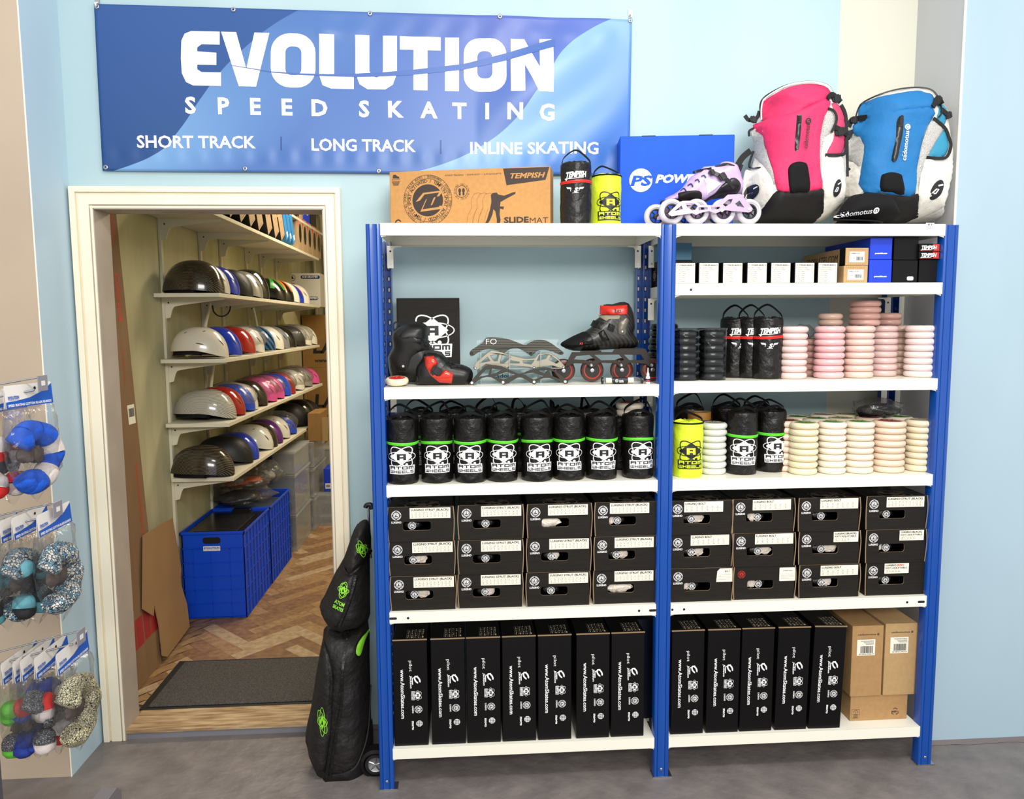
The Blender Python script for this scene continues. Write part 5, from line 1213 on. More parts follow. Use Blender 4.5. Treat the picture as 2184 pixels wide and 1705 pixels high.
B = Soft(t, 'boot_shell', z([(520, 1150), (600, 1110), (680, 1050), (750, 955), (828, 905), (880, 855), (1000, 845), (1050, 812), (1110, 806), (1180, 832), (1208, 900), (1243, 990), (1238, 1085), (1190, 1110), (1000, 1130), (880, 1190), (700, 1180), (530, 1196)]), .07, .036, .035, m_lil, back=.036, step=.008, noise=.002, n=2)
B.panel('sole', z([(518, 1148), (600, 1140), (665, 1140), (700, 1150), (860, 1180), (960, 1120), (1010, 1088), (1060, 1020), (1150, 952), (1205, 962), (1243, 1010), (1236, 1088), (1190, 1112), (1000, 1135), (880, 1196), (700, 1186), (532, 1198)]), m_plas, lift=.001, step=.006, n=2)
B.panel('toe_guard', z([(662, 1095), (700, 1076), (845, 1074), (880, 1130), (868, 1188), (700, 1172), (666, 1150)]), m_pblk, lift=.004, step=.006); B.panel('side_panel', z([(890, 965), (935, 952), (1060, 1002), (1000, 1060), (925, 1112), (915, 1010)]), m_wht, lift=.002, step=.006, smooth=False)
B.panel('cuff_lining', z([(1010, 835), (1050, 808), (1120, 802), (1190, 835), (1120, 830), (1050, 838)]), m_plas, lift=.002, step=.006)
B.strap('strap', z([(820, 885), (860, 870), (965, 862)]), m_plas, .008, .006); B.strap('strap', z([(935, 890), (1020, 925), (1100, 970), (1175, 1045)]), m_plas, .012, .006); B.buckle(1300+1055/4.368, 160+945/4.368, -35, m_plas, .018, .024, .011); B.buckle(1300+960/4.368, 160+905/4.368, -30, m_plas, .014, .016, .011)
a = Art(); p = at(*z([(915, 1062)])[0], .05); a.text('XEVO', p.x, p.z, .0065, m_grid, 0, rot=30, sh=.2, bold=.01); B.art('printed_model', a, .005)
for k in range(4): B.strap('lace', z([(690+k*60, 1060-k*42), (720+k*58, 1040-k*38), (730+k*60, 1075-k*42)]), mat('blue_lace', '2B2F66', .6), .003, .004)
FP = [(545, 1295), (560, 1275), (655, 1182), (700, 1174), (790, 1172), (850, 1212), (980, 1215), (1030, 1180), (1100, 1116), (1220, 1110), (1330, 1240), (1325, 1270), (1295, 1282), (1080, 1262), (1040, 1270), (985, 1292), (925, 1270), (850, 1285), (805, 1305), (770, 1290), (680, 1302), (575, 1318)]
FH = [[(608, 1268), (668, 1218), (682, 1250)], [(705, 1200), (790, 1200), (820, 1222), (800, 1255), (770, 1262), (725, 1235)], [(828, 1236), (908, 1232), (912, 1252), (832, 1262)], [(946, 1232), (1028, 1230), (1018, 1250), (948, 1256)], [(1055, 1208), (1108, 1160), (1146, 1156), (1130, 1195), (1078, 1228)], [(1168, 1200), (1208, 1172), (1254, 1236), (1192, 1226)]]
for Yp in (.012, .060): plate(t, 'frame_plate', FP, FH, Yp, .004, m_lilf, z, smooth=False)
MB().box(at(1450, 430, .04).x, at(1470, 430, .04).x, .014, .058, RH+.058, RH+.070, m_lilf).build('frame_bridge', t, world=True); MB().box(at(1552, 430, .04).x, at(1580, 430, .04).x, .014, .058, RH+.075, RH+.090, m_lilf).build('frame_bridge', t, world=True)
for u in (575, 810, 1055, 1297): p = at(1300+u/4.368, 455, .036); vwheel(t, p.x, .036, RH+.0405, .040, m_wurt, H_blk)
axle(t, [(568, 1295), (803, 1275), (1048, 1262), (1300, 1250)], .010, z, m_wht)
t = thing('inline_skate', 'second lilac skate with white front wheel, mostly hidden behind the first', 'skate', (at(1398, 474, .13).x, .15, RH))
p = at(1398, 455, .15); vwheel(t, p.x+.002, .15, RH+.041, .040, m_wurt, H_blk)
P = [(p.x, RH+.036), (p.x+.03, RH+.066), (p.x+.09, RH+.07), (p.x+.20, RH+.07), (p.x+.27, RH+.04), (p.x+.27, RH+.028), (p.x+.1, RH+.035), (p.x, RH+.028)]
MB().prism([P], lambda x, zz, d: Vector((x, d, zz)), .128, .132, m_lilf).build('frame_plate', t, world=True); vwheel(t, p.x+.10, .15, RH+.041, .040, m_wurt, H_blk); vwheel(t, p.x+.2, .15, RH+.041, .040, m_wurt, H_blk)

# ------------------------------------------------------------------ carbon skate with red strap
def carbon_mat(name, c1, c2, sc_=90, rough=.25, ax='DIAGONAL'):
    m = bpy.data.materials.new(name); m.use_nodes = True; nt = m.node_tree; b = nt.nodes['Principled BSDF']; b.inputs['Roughness'].default_value = rough; b.inputs['Coat Weight'].default_value = .15
    tc = nt.nodes.new('ShaderNodeTexCoord'); w_ = nt.nodes.new('ShaderNodeTexWave'); w_.bands_direction = ax; w_.inputs['Scale'].default_value = sc_; w_.inputs['Distortion'].default_value = .6
    nt.links.new(tc.outputs['Object'], w_.inputs['Vector']); r = nt.nodes.new('ShaderNodeValToRGB'); r.color_ramp.elements[0].color = lin(c1); r.color_ramp.elements[1].color = lin(c2); r.color_ramp.elements[0].position = .45; r.color_ramp.elements[1].position = .6
    nt.links.new(w_.outputs['Fac'], r.inputs[0]); nt.links.new(r.outputs[0], b.inputs['Base Color']); return m
m_carb = carbon_mat('carbon_weave', '0E0D0C', '2A2722', 42, .42); m_carb2 = carbon_mat('carbon_frame', '1B1A17', '5C584A', 60, ax='Z')
z = ZM(4.964, 1000, 620); m_redl = mat('red_leather', 'D02A1C', .35, coat=.3); m_bgf = mat('anodised_dark_frame', '35302C', .35, metal=.7)
t = thing('inline_skate', 'black carbon inline skate with red ankle strap standing by the middle post', 'skate', (at(1300, 812, .10).x, .10, Z_L2))
B = Soft(t, 'boot_shell', z([(1000, 565), (1010, 540), (1080, 505), (1180, 458), (1290, 392), (1325, 325), (1380, 285), (1405, 250), (1425, 150), (1520, 145), (1600, 122), (1690, 135), (1745, 250), (1758, 400), (1745, 455), (1790, 520), (1790, 590), (1700, 612), (1400, 628), (1180, 640), (1060, 628), (1005, 600)]), .115, .040, .038, m_carb, back=.038, step=.009, noise=.001, n=2)
B.panel('toe_cover', z([(1005, 595), (1000, 560), (1080, 510), (1180, 462), (1270, 440), (1330, 560), (1240, 585), (1120, 615), (1080, 620)]), m_nyl2, lift=.001); B.panel('ankle_strap', z([(1418, 152), (1520, 162), (1690, 150), (1680, 250), (1530, 258), (1412, 250)]), m_redl, lift=.006, smooth=False)
B.panel('strap', z([(1345, 312), (1440, 340), (1408, 412), (1312, 372)]), m_nyl, lift=.004, smooth=False); B.panel('strap', z([(1375, 450), (1430, 412), (1495, 522), (1420, 540)]), m_nyl, lift=.004, smooth=False); B.panel('strap', z([(1200, 500), (1290, 468), (1332, 560), (1232, 566)]), m_nyl, lift=.004, smooth=False)
B.panel('tongue', z([(1400, 258), (1500, 262), (1600, 262), (1590, 300), (1500, 300), (1460, 320)]), mat('tan_tongue', '8F8571', .6), lift=.001); B.panel('cuff_arm', z([(1600, 325), (1700, 300), (1668, 440), (1650, 465), (1605, 465), (1582, 430)]), mat('grey_cuff', '6D675B', .35, metal=.4), lift=.004); B.panel('side_panel', z([(1490, 345), (1555, 375), (1535, 445), (1470, 410)]), m_pblk, lift=.002, smooth=False)
p = at(*z([(1625, 437)])[0], .07); MB().lathe([(.001, -.004), (.003, -.004), (.0045, -.003), (.0055, 0)], m_steel, (p.x, B.h(p.x, p.z)-.004, p.z), 'Y', 16).build('pivot_bolt', t, world=True, smooth=50)
a = Art(); p = at(*z([(1165, 572)])[0], .08); a.text('K2', p.x, p.z, .0065, m_redl, 0, bold=.04, sh=.3); p = at(*z([(1545, 225)])[0], .08); a.text('K2', p.x+.006, p.z-.001, .0075, m_blk, 0, bold=.04); a.rect(p.x-.003, p.z-.003, p.x+.002, p.z+.0085, m_blk); B.art('printed_marks', a, .0115)
FP2 = [(1020, 810), (1022, 790), (1090, 652), (1520, 652), (1545, 618), (1870, 616), (1955, 785), (1945, 812), (1915, 808), (1870, 775), (1700, 765), (1640, 812), (1600, 812), (1555, 770), (1380, 765), (1325, 812), (1285, 812), (1240, 772), (1120, 770)]
FH2 = [[(1140, 692), (1280, 682), (1335, 735), (1300, 755), (1215, 735), (1112, 728)], [(1325, 680), (1590, 678), (1640, 735), (1600, 755), (1560, 738), (1400, 740)], [(1640, 680), (1820, 680), (1855, 735), (1700, 738)]]
plate(t, 'frame_plate', FP2, FH2, .078, .004, m_bgf, z, smooth=False); plate(t, 'frame_plate', FP2, FH2, .13, .004, m_bgf, z, smooth=False)
MB().box(at(1240, 750, .1).x, at(1280, 750, .1).x, .08, .128, at(1240, 752, .1).z, at(1240, 748, .1).z, m_bgf).build('frame_bridge', t, world=True); MB().box(at(1320, 745, .1).x, at(1370, 745, .1).x, .08, .128, at(1320, 749, .1).z, at(1320, 743, .1).z, m_bgf).build('frame_bridge', t, world=True)
m_dtyre = gl('urethane_dark_red', '4A2E28', .25); m_disc = mat('dark_grooved_disc', '2A2622', .35, metal=.4)
for u in (1000, 1303, 1617, 1940): p = at(1000+u/4.964, 780, .104); vwheel(t, p.x, .104, Z_L2+.0395, .0385, m_dtyre, H_red, rim=m_disc)
axle(t, [(1298, 790), (1615, 790), (1938, 790)], .076, z, m_steel)
# ------------------------------------------------------------------ tall black boot and low red boot
m_boot = mat('smooth_black_leather', '0F0D0C', .38, spec=.45); m_boot2 = mat('brushed_black_suede', '15120F', .6, spec=.3)
z = ZM(4.2625, 800, 460)
t = thing('ice_boot', 'tall smooth black skate boot behind the red boot', 'boot', (at(870, 815, .14).x, .14, Z_L2))
B = Soft(t, 'boot_shell', z([(160, 1060), (180, 1035), (215, 1000), (290, 968), (400, 965), (470, 1000), (486, 1050), (484, 1150), (530, 1210), (560, 1290), (600, 1400), (560, 1512), (340, 1514), (180, 1500), (140, 1450), (115, 1290), (160, 1200), (150, 1120)]), .15, .055, .045, m_boot, back=.045, step=.009, noise=.001, n=2)
B.panel('cuff', z([(165, 1085), (240, 1110), (330, 1100), (420, 1120), (480, 1160), (480, 1210), (400, 1240), (330, 1290), (290, 1400), (215, 1400), (130, 1300), (180, 1210)]), m_boot2, lift=.003); B.panel('strap', z([(350, 1105), (450, 1120), (482, 1150), (470, 1195), (340, 1150)]), m_nyl, lift=.007, smooth=False)
B.strap('pull_loop', z([(160, 1050), (155, 990), (185, 968), (190, 1010), (175, 1040)]), m_web, .005, .0, fixY=.15)
p = at(*z([(258, 1368)])[0], .1); MB().lathe([(.001, -.003), (.004, -.003), (.0045, 0)], m_steel, (p.x, B.h(p.x, p.z)-.005, p.z), 'Y', 16).build('rivet', t, world=True, smooth=50)
t = thing('skate_boot', 'low black and metallic red skate boot with buckle', 'boot', (at(950, 820, .07).x, .07, Z_L2))
B = Soft(t, 'boot_shell', z([(372, 1420), (380, 1370), (430, 1300), (450, 1245), (520, 1235), (610, 1250), (690, 1335), (790, 1355), (860, 1385), (890, 1430), (884, 1490), (840, 1540), (700, 1552), (400, 1554), (370, 1490)]), .085, .040, .034, m_boot, back=.034, step=.008, noise=.001, n=2)
B.panel('red_quarter', z([(440, 1285), (530, 1276), (572, 1345), (508, 1425), (560, 1462), (640, 1402), (712, 1442), (694, 1532), (585, 1524), (505, 1455), (455, 1370)]), mat('metallic_red', 'D2331F', .25, metal=.35, coat=.5), lift=.003, smooth=False, step=.008, noise=.003)
B.strap('strap', z([(510, 1440), (560, 1400), (620, 1340), (650, 1310)]), m_plas, .014, .009); B.buckle(800+560/4.2625, 460+1410/4.2625, 38, m_plas, .018, .03, .013)
B.strap('strap', z([(450, 1250), (520, 1245), (605, 1262)]), m_plas, .012, .006); B.strap('strap', z([(690, 1380), (760, 1370), (800, 1385)]), m_web, .008, .005); B.strap('lace', z([(640, 1300), (690, 1340), (750, 1375)]), m_web, .003, .006)
MB().box(at(888, 810, .07).x, at(912, 810, .07).x, .06, .11, Z_L2, Z_L2+.03, m_plas).build('heel_block', t, world=True, bev=.004)
# ------------------------------------------------------------------ black carton with emblem
pq = [at(851, 815, .285), at(982, 815, .285)]; H_ = at(900, 636, .285).z-Z_L2
t = carton_box('skate_box', 'black carton with large white emblem standing behind the boots', pq[0].x, pq[1].x, .285, .338, Z_L2, Z_L2+H_, m_cbox)
a = Art(); W_ = pq[1].x-pq[0].x; a.put(LOGO_W, W_*.19, H_*.28, W_*.73); a.build('printed_logo', front(0, 0, 0), t)
MB().box(-.003, 0, 0, .052, 0, H_, m_cboxg).build('side_flap', t)
# ------------------------------------------------------------------ three bare frames on a clear stand
z = ZM(4.964, 1000, 620)
m_alu = mat('champagne_aluminium', 'A39C8C', .3, metal=.75); m_grf = mat('graphite_frame', '3B3833', .35, metal=.6)
m_acr = film('acrylic', .5, (.86, .93, .92, 1), 3, .10)
t = thing('display_stand', 'clear acrylic display stand carrying three skate frames', 'display stand', (at(1090, 818, .12).x, .12, Z_L2))
x0, x1 = at(1018, 800, .14).x, at(1193, 800, .14).x
MB().box(x0, x1, .16, .164, Z_L2, at(1100, 725, .16).z, m_acr).build('back_panel', t, world=True); MB().box(x0-.004, x1+.004, .05, .165, Z_L2+.0005, Z_L2+.004, m_acr).build('base', t, world=True)
for v, y_ in ((750, .12), (785, .09)): zz = at(1100, v, y_).z; MB().box(x0, x1, y_-.01, .16, zz-.004, zz, m_acr).build('ledge', t, world=True)
for u in (1025, 1085, 1150): MB().box(at(u, 800, .12).x-.002, at(u, 800, .12).x+.002, .07, .16, Z_L2, at(1100, 750, .12).z, m_acr).build('rib', t, world=True)
a = Art(); p = at(1052, 806, .158); a.text('cadomotus', p.x, p.z, .012, m_bluel, 0, w=.11, bold=.01); a.build('printed_brand', front(0, .1595, 0), t, world=True)
def frame3(label, out, holes, Y, m, bolts, mb_):
    t = thing('skate_chassis', label, 'skate frame', (at(1100, 800, Y).x, Y, at(1100, 700, Y).z-.05 if False else Z_L2), 0, None)
    plate(t, 'near_plate', out, holes, Y, .004, m, z, smooth=len(out) > 24, n=2)
    o = plate(t, 'far_plate', out, holes, Y+.030, .004, m, z, smooth=len(out) > 24, n=2); axle(t, bolts, Y-.003, z, mb_, .0042)
    for (u, v) in bolts: p = at(*z([(u, v)])[0], Y); MB().cyl((p.x, Y, p.z), (p.x, Y+.03, p.z), .0025, m, seg=8).build('spacer', t, world=True)
    return t
t = frame3('carbon skate frame with rounded arches, uppermost on the clear stand', [(8, 655), (40, 620), (150, 552), (180, 500), (300, 498), (420, 515), (540, 560), (605, 575), (690, 528), (820, 530), (930, 600), (1003, 655), (985, 682), (950, 675), (900, 650), (800, 625), (720, 640), (668, 690), (640, 680), (600, 648), (520, 612), (440, 618), (380, 655), (350, 692), (335, 670), (320, 640), (220, 618), (120, 640), (50, 690), (15, 690)], [], .105, m_carb2, [(30, 665), (350, 672), (655, 668), (975, 660)], m_plas)
a = Art(); p = at(*z([(195, 560)])[0], .102); a.text('FO', p.x-.004, p.z-.003, .019, m_wht, 0, w=.034, bold=-.01); a.build('printed_letters', front(0, .1025, 0), t, world=True)
frame3('champagne aluminium skate frame with cut triangles, middle of the three', [(48, 815), (70, 765), (200, 655), (240, 632), (345, 652), (470, 692), (600, 722), (700, 716), (742, 665), (860, 660), (920, 692), (1022, 805), (1005, 832), (870, 792), (730, 812), (690, 832), (650, 812), (440, 795), (385, 835), (340, 805), (185, 778), (100, 838), (58, 840)],
       [[(195, 705), (225, 745), (120, 768)], [(230, 690), (320, 672), (300, 745), (262, 748)], [(352, 682), (440, 705), (370, 772), (330, 768)], [(440, 742), (535, 758), (530, 772), (428, 768)], [(572, 745), (690, 738), (660, 782), (580, 768)], [(745, 690), (835, 682), (815, 720), (722, 745)], [(870, 692), (955, 752), (930, 775), (852, 735)]], .080, m_alu, [(68, 818), (380, 815), (690, 812), (1000, 810)], m_steel)
frame3('black skate frame with crossed centre, lowest and foremost of the three', [(0, 985), (165, 805), (240, 790), (350, 802), (530, 882), (620, 850), (740, 820), (820, 812), (905, 842), (1052, 962), (1020, 985), (985, 975), (850, 925), (750, 942), (700, 992), (680, 990), (600, 942), (532, 918), (470, 950), (385, 992), (355, 990), (235, 918), (135, 928), (45, 998), (12, 998)],
       [[(105, 915), (180, 838), (225, 835), (205, 895)], [(232, 888), (245, 825), (345, 838), (290, 872)], [(262, 905), (400, 862), (490, 888), (370, 945)], [(570, 885), (680, 868), (785, 905), (690, 945)], [(740, 848), (830, 842), (800, 880)], [(845, 842), (905, 862), (960, 935), (870, 900)]], .050, m_grf, [(32, 978), (362, 972), (690, 968), (1020, 965)], m_wht)
# bearings tube and glue bottle
p0, p1 = at(1283, 809, .035), at(1370, 808, .035)
t = thing('bearing_tube', 'clear plastic tube of skate bearings with black label', 'bearing tube', ((p0.x+p1.x)/2, .035, Z_L2)); rz_ = Z_L2+.0105
MB().tube([(p0.x, .035, rz_), (p1.x, .035, rz_)], .0105, m_tube, 20).build('tube_wall', t, world=True, smooth=40)
for f in (.0, .97): MB().tube([(p0.x+(p1.x-p0.x)*f, .035, rz_), (p0.x+(p1.x-p0.x)*(f+.04), .035, rz_)], .011, m_plas, 20).build('end_cap', t, world=True, smooth=40)
for k in range(8):
    f = .10+.035*k if k < 4 else .64+.035*(k-4); x = p0.x+(p1.x-p0.x)*f; MB().tube([(x, .035, rz_), (x+.0042, .035, rz_)], .009, m_stick, 18).build('bearing', t, world=True, smooth=40)
MB().tube([(p0.x+(p1.x-p0.x)*.28, .035, rz_), (p0.x+(p1.x-p0.x)*.62, .035, rz_)], .0108, m_blk, 20).build('label_sleeve', t, world=True, smooth=40)
a = Art(); x = p0.x+(p1.x-p0.x)*.34; a.ring(x+.002, rz_, .005, .005, .0012, m_wht, n=14); a.line([(x-.003, rz_), (x+.007, rz_)], .001, m_wht); a.line([(x+.002, rz_-.005), (x+.002, rz_+.005)], .001, m_wht); a.text('BONES', x+.010, rz_-.001, .003, m_wht, bold=.04); a.rect(x+.010, rz_-.005, x+.024, rz_-.0025, m_wht); a.build('printed_label', front(0, .0240, 0), t, world=True)
p = at(1382, 818, .02); t = thing('glue_bottle', 'tiny white dropper bottle with pink label beside the bearing tube', 'bottle', (p.x, .022, Z_L2)); m_wpl = mat('white_plastic', 'EDEBE4', .3)
MB().lathe([(.0005, 0), (.0065, .0005), (.0065, .022), (.004, .025)], m_wpl, seg=18).build('body', t, smooth=40); MB().lathe([(.0045, .025), (.0045, .031), (.002, .038), (.0015, .050), (.0005, .0505)], m_wpl, seg=16).build('nozzle', t, smooth=40); MB().lathe([(.0067, .006), (.0067, .016)], mat('pink_label', 'B03A55', .5), seg=18).build('label_sleeve', t, smooth=40)
MB().lathe([(.0068, .012), (.0068, .016)], m_blk, seg=18).build('label_band', t, smooth=40)
# ------------------------------------------------------------------ wheeled bag by the rack
z = ZM(2.664, 640, 1060); Y0 = .17; m_lime = mat('lime_embroidery', '8FE03A', .5); m_bagf = mat('roller_bag_fabric', '151213', .6, spec=.5, bump=(12, .8, .03), var=(5, '1D1917', .8))
t = thing('wheeled_bag', 'tall black wheeled trolley bag with lime emblems leaning on the blue rack', 'luggage bag', (at(740, 1650, Y0).x, Y0, 0))
def clampx(P): return [(min(x, -.250), zz) for x, zz in P]
def SoftB(name, pts, Y0, bulge, Rr, m, back, **k):
    return Soft(t, name, pts, Y0, bulge, Rr, m, back=back, **k)
B = SoftB('main_compartment', z([(130, 800), (150, 735), (280, 742), (385, 700), (395, 900), (402, 1200), (408, 1430), (400, 1560), (360, 1590), (250, 1600), (150, 1602), (95, 1560), (55, 1450), (30, 1350), (62, 1200), (92, 1000)]), Y0, .105, .09, m_bagf, .10, n=2, noise=.008, step=.02)
B2_ = SoftB('upper_compartment', z([(250, 345), (290, 230), (325, 155), (375, 145), (392, 200), (396, 320), (398, 600), (388, 700), (300, 742), (240, 752), (160, 722), (110, 625), (140, 560), (200, 430)]), Y0-.005, .105, .08, m_bagf, .09, n=2, noise=.008, step=.02, seed=3)
B2_.panel('top_pocket', z([(262, 330), (300, 210), (335, 158), (380, 160), (395, 300), (350, 370), (290, 408), (255, 385)]), m_bagf, lift=.012, th=.012, Rr=.03, step=.014)
B2_.panel('front_pocket', z([(140, 640), (165, 570), (245, 440), (330, 415), (318, 520), (250, 690), (190, 700)]), m_bagf, lift=.006, th=.016, Rr=.03, step=.014)
B.panel('front_pocket', z([(100, 1000), (120, 840), (150, 830), (195, 930), (200, 1080), (190, 1300), (150, 1520), (100, 1480), (55, 1400), (75, 1200)]), m_bagf, lift=.008, th=.016, Rr=.03, step=.016, noise=.006)
B.panel('bumper', z([(165, 1530), (300, 1500), (355, 1430), (400, 1300), (402, 1560), (350, 1592), (160, 1600)]), m_pblk, lift=.006, th=.004, Rr=.02)
B.strap('zip', z([(230, 750), (262, 900), (240, 1100), (195, 1350), (165, 1560)]), m_nyl, .008, .010, th=.004); B.strap('zip', z([(270, 745), (262, 900), (255, 1100), (215, 1350), (190, 1540)]), m_nyl, .006, .010, th=.004); B.strap('seam_piping', z([(300, 1500), (340, 1470), (385, 1340), (395, 1100)]), m_pblk, .004, .012, th=.003)
B.strap('zip', z([(150, 835), (190, 920), (202, 1010), (190, 1110)]), m_nyl, .007, .022, th=.004); B2_.strap('zip', z([(255, 385), (290, 410), (350, 372), (400, 320)]), m_nyl, .007, .02, th=.004); B2_.strap('zip', z([(330, 415), (300, 540), (240, 690)]), m_nyl, .007, .018, th=.004)
def oval_emblem(S_, u, v, rx, rz, rot, words_=False, lift=.026):
    a = Art(); p = at(640+u/2.664, 1060+v/2.664, Y0-.1)
    a.ring(p.x, p.z, rz, rx*.55, .0022, m_lime, 0, rot=90+rot, n=22); a.ring(p.x, p.z, rz*.8, rx*.7, .002, m_lime, 0, rot=90+rot+18, n=22); a.ring(p.x, p.z, rx, rz*.35, .0018, m_lime, 0, rot=rot*.5, n=22)
    a.poly([[(p.x+x*rx*.5*math.cos(R(rot))-y*rz*.5*math.sin(R(rot)), p.z+x*rx*.5*math.sin(R(rot))+y*rz*.5*math.cos(R(rot))) for x, y in ((0, 1), (1, 0), (0, -1), (-1, 0))], [(p.x+x*rx*.2, p.z+y*rz*.18) for x, y in ((-1, -1), (0, 1), (1, -1))][::-1]], m_lime, 1)
    if words_: a.text('ATOM', p.x-.030, p.z-rz*1.45, .012, m_lime, 0, w=.034, bold=.03, rot=-20) ; a.text('SKATES', p.x-.036, p.z-rz*1.45-.015, .011, m_lime, 0, w=.036, bold=.03, rot=-20)
    S_.art('embroidered_emblem', a, lift, .01)
oval_emblem(B2_, 348, 300, .013, .032, 12, lift=.030); oval_emblem(B2_, 252, 515, .020, .028, -22, True, .026); oval_emblem(B, 135, 1255, .018, .048, 0, lift=.030)
B.panel('lime_tab', z([(328, 860), (335, 815), (360, 785), (390, 785), (372, 810), (350, 880)]), m_lime, lift=.010, th=.003, Rr=.006, step=.008)
gp = [at(640+u/2.664, 1060+v/2.664, Y0+.02) for u, v in ((372, 62), (378, 48), (402, 46), (410, 70))]
MB().tube(sm(gp, 4), .008, m_plas, 10).build('grip', t, world=True, smooth=60); q = at(640+388/2.664, 1060+85/2.664, Y0+.02)
MB().tube([(q.x, q.y, q.z+.015), (q.x+.003, q.y, q.z-.16)], .0045, m_steel, 10).build('telescopic_pole', t, world=True, smooth=60)
pw = atz(806, 1660, 0); yw = Y0-.075; wx = at(802, 1638, yw).x
mb = MB(); r_ = .037
mb.lathe([(r_*.7, -.012), (r_*.93, -.012), (r_, -.006), (r_, .006), (r_*.93, .012), (r_*.7, .012), (r_*.7, -.012)], m_rub, (wx, yw, r_+.0005), 'Y', 32); w1 = mb.build('wheel', t, world=True, smooth=40)
mb = MB(); mb.lathe([(r_*.62, -.008), (r_*.74, -.011), (r_*.76, 0), (r_*.62, 0)], m_steel, (wx, yw, r_), 'Y', 30); mb.lathe([(.002, -.009), (.007, -.009), (.007, 0)], m_steel, (wx, yw, r_), 'Y', 16)
for k in range(5): an = 2*math.pi*k/5+.2; mb.tube([(wx, yw-.006, r_), (wx+r_*.7*math.cos(an), yw-.006, r_+r_*.7*math.sin(an))], .0035, m_steel, 6)
o = mb.build('rim', w1, smooth=40); o.data.transform(Minv(w1))
MB().lathe([(r_*1.08, -.022), (r_*1.36, -.018), (r_*1.36, .02), (r_*1.08, .02), (r_*1.08, -.022)], m_pblk, (wx, yw+.005, r_*1.1), 'Y', 30).build('wheel_arch', t, world=True, smooth=40)
# ------------------------------------------------------------------ store room: wall shelves
m_sh = mat('shelf_board_white', 'D8D2BE', .5, var=(12, 'CDC6B0', .6)); m_shw = mat('bracket_white', 'DDD6C0', .4)
XE = at(467, 625, atx(320, 625, SX).y).x             # front edge of the boards
rails = [atx(u, v, SX+.012).y for u, v in ((347, 560), (430, 560), (473, 560), (527, 560), (557, 560), (589, 560))]
SHV = []
def zc(u, v, X): p = atx(u, v, X); return p.y, p.z
for nm, near, c_, far, tk in (('topmost', None, (462, 452), (681, 567), 0), ('first', (320, 625), (467, 625), (682, 659), 1), ('second', (335, 766), (479, 766), (682, 737), 1), ('third', (346, 906), (488, 903), (688, 813), 1), ('fourth', (357, 1020), (498, 1019), (691, 877), 1)):
    y1, z1 = zc(c_[0], c_[1], XE); y2, z2 = zc(far[0], far[1], XE)
    SHV.append(((y1 if tk else 1.15), min(y2, SY-.1), z1))
z_up = zc(618, 453, XE)[1]
SHV.insert(0, (1.2, 4.6, z_up))
names = ['uppermost', 'box laden', 'highest helmet', 'second helmet', 'third helmet', 'lowest helmet']
for i, (ya, yb, zt) in enumerate(SHV):
    t = thing('wall_shelf', 'white wall shelf on brackets in the store room, the %s shelf' % names[i], 'shelf', (SX, ya, zt-.02), 0, 'store room wall shelves')
    t['label'] = 'white bracketed wall shelf in the store room, the %s one' % names[i]
    n = 3; L = (yb-ya)/n
    for k in range(n): MB().box(SX+.014, XE, ya+k*L+.002, ya+(k+1)*L-.002, zt-.018, zt, m_sh).build('board', t, world=True, bev=.001)
    for ry in rails:
        if ry < ya or ry > yb: continue
        P = [(.014, -.018), (XE-SX-.02, -.018), (XE-SX-.02, -.026), (.10, -.05), (.055, -.058), (.045, -.075), (.035, -.11), (.014, -.115)]
        mb = MB(); mb.prism([[(SX+p[0], zt+p[1]) for p in P]], lambda x, zz, d: Vector((x, d, zz)), ry-.004, ry+.004, m_shw); mb.add([(SX+.03+.004*math.cos(k*.785), ry-.0045, zt-.04+.004*math.sin(k*.785)) for k in range(8)], [tuple(range(8))], m_hole)
        mb.build('bracket', t, world=True)
for i, ry in enumerate(rails):
    r_ = MB().box(SX+.001, SX+.014, ry-.012, ry+.012, .42, 2.75, m_shw).build('shelf_upright', bev=.001)
    tag(r_, 'white slotted upright on the store room wall, %s from the doorway' % ORD[i+1], 'wall upright', 'store room shelf uprights')
# ------------------------------------------------------------------ helmets
def stripes(name, c1, c2, sc_=8, dist=3):
    m = bpy.data.materials.new(name); m.use_nodes = True; nt = m.node_tree; b = nt.nodes['Principled BSDF']; b.inputs['Roughness'].default_value = .16; b.inputs['Coat Weight'].default_value = .4
    tc = nt.nodes.new('ShaderNodeTexCoord'); mp = nt.nodes.new('ShaderNodeMapping'); mp.inputs['Location'].default_value = (0, 0, .02); mp.inputs['Scale'].default_value = (.75, .2, 1.25); nt.links.new(tc.outputs['Object'], mp.inputs[0])
    w_ = nt.nodes.new('ShaderNodeTexWave'); w_.wave_type = 'RINGS'; w_.rings_direction = 'Y'; w_.inputs['Scale'].default_value = sc_; w_.inputs['Distortion'].default_value = dist; w_.inputs['Detail'].default_value = 0; w_.inputs['Detail Scale'].default_value = .3
    nt.links.new(mp.outputs[0], w_.inputs['Vector']); r = nt.nodes.new('ShaderNodeValToRGB'); r.color_ramp.elements[0].color = lin(c1); r.color_ramp.elements[1].color = lin(c2); r.color_ramp.elements[0].position = .5; r.color_ramp.elements[1].position = .85
    nt.links.new(w_.outputs['Fac'], r.inputs[0]); nt.links.new(r.outputs[0], b.inputs['Base Color']); return m
def hm(n, c, r=.14): return mat('helmet_'+n, c, r, coat=.5, spec=.6)
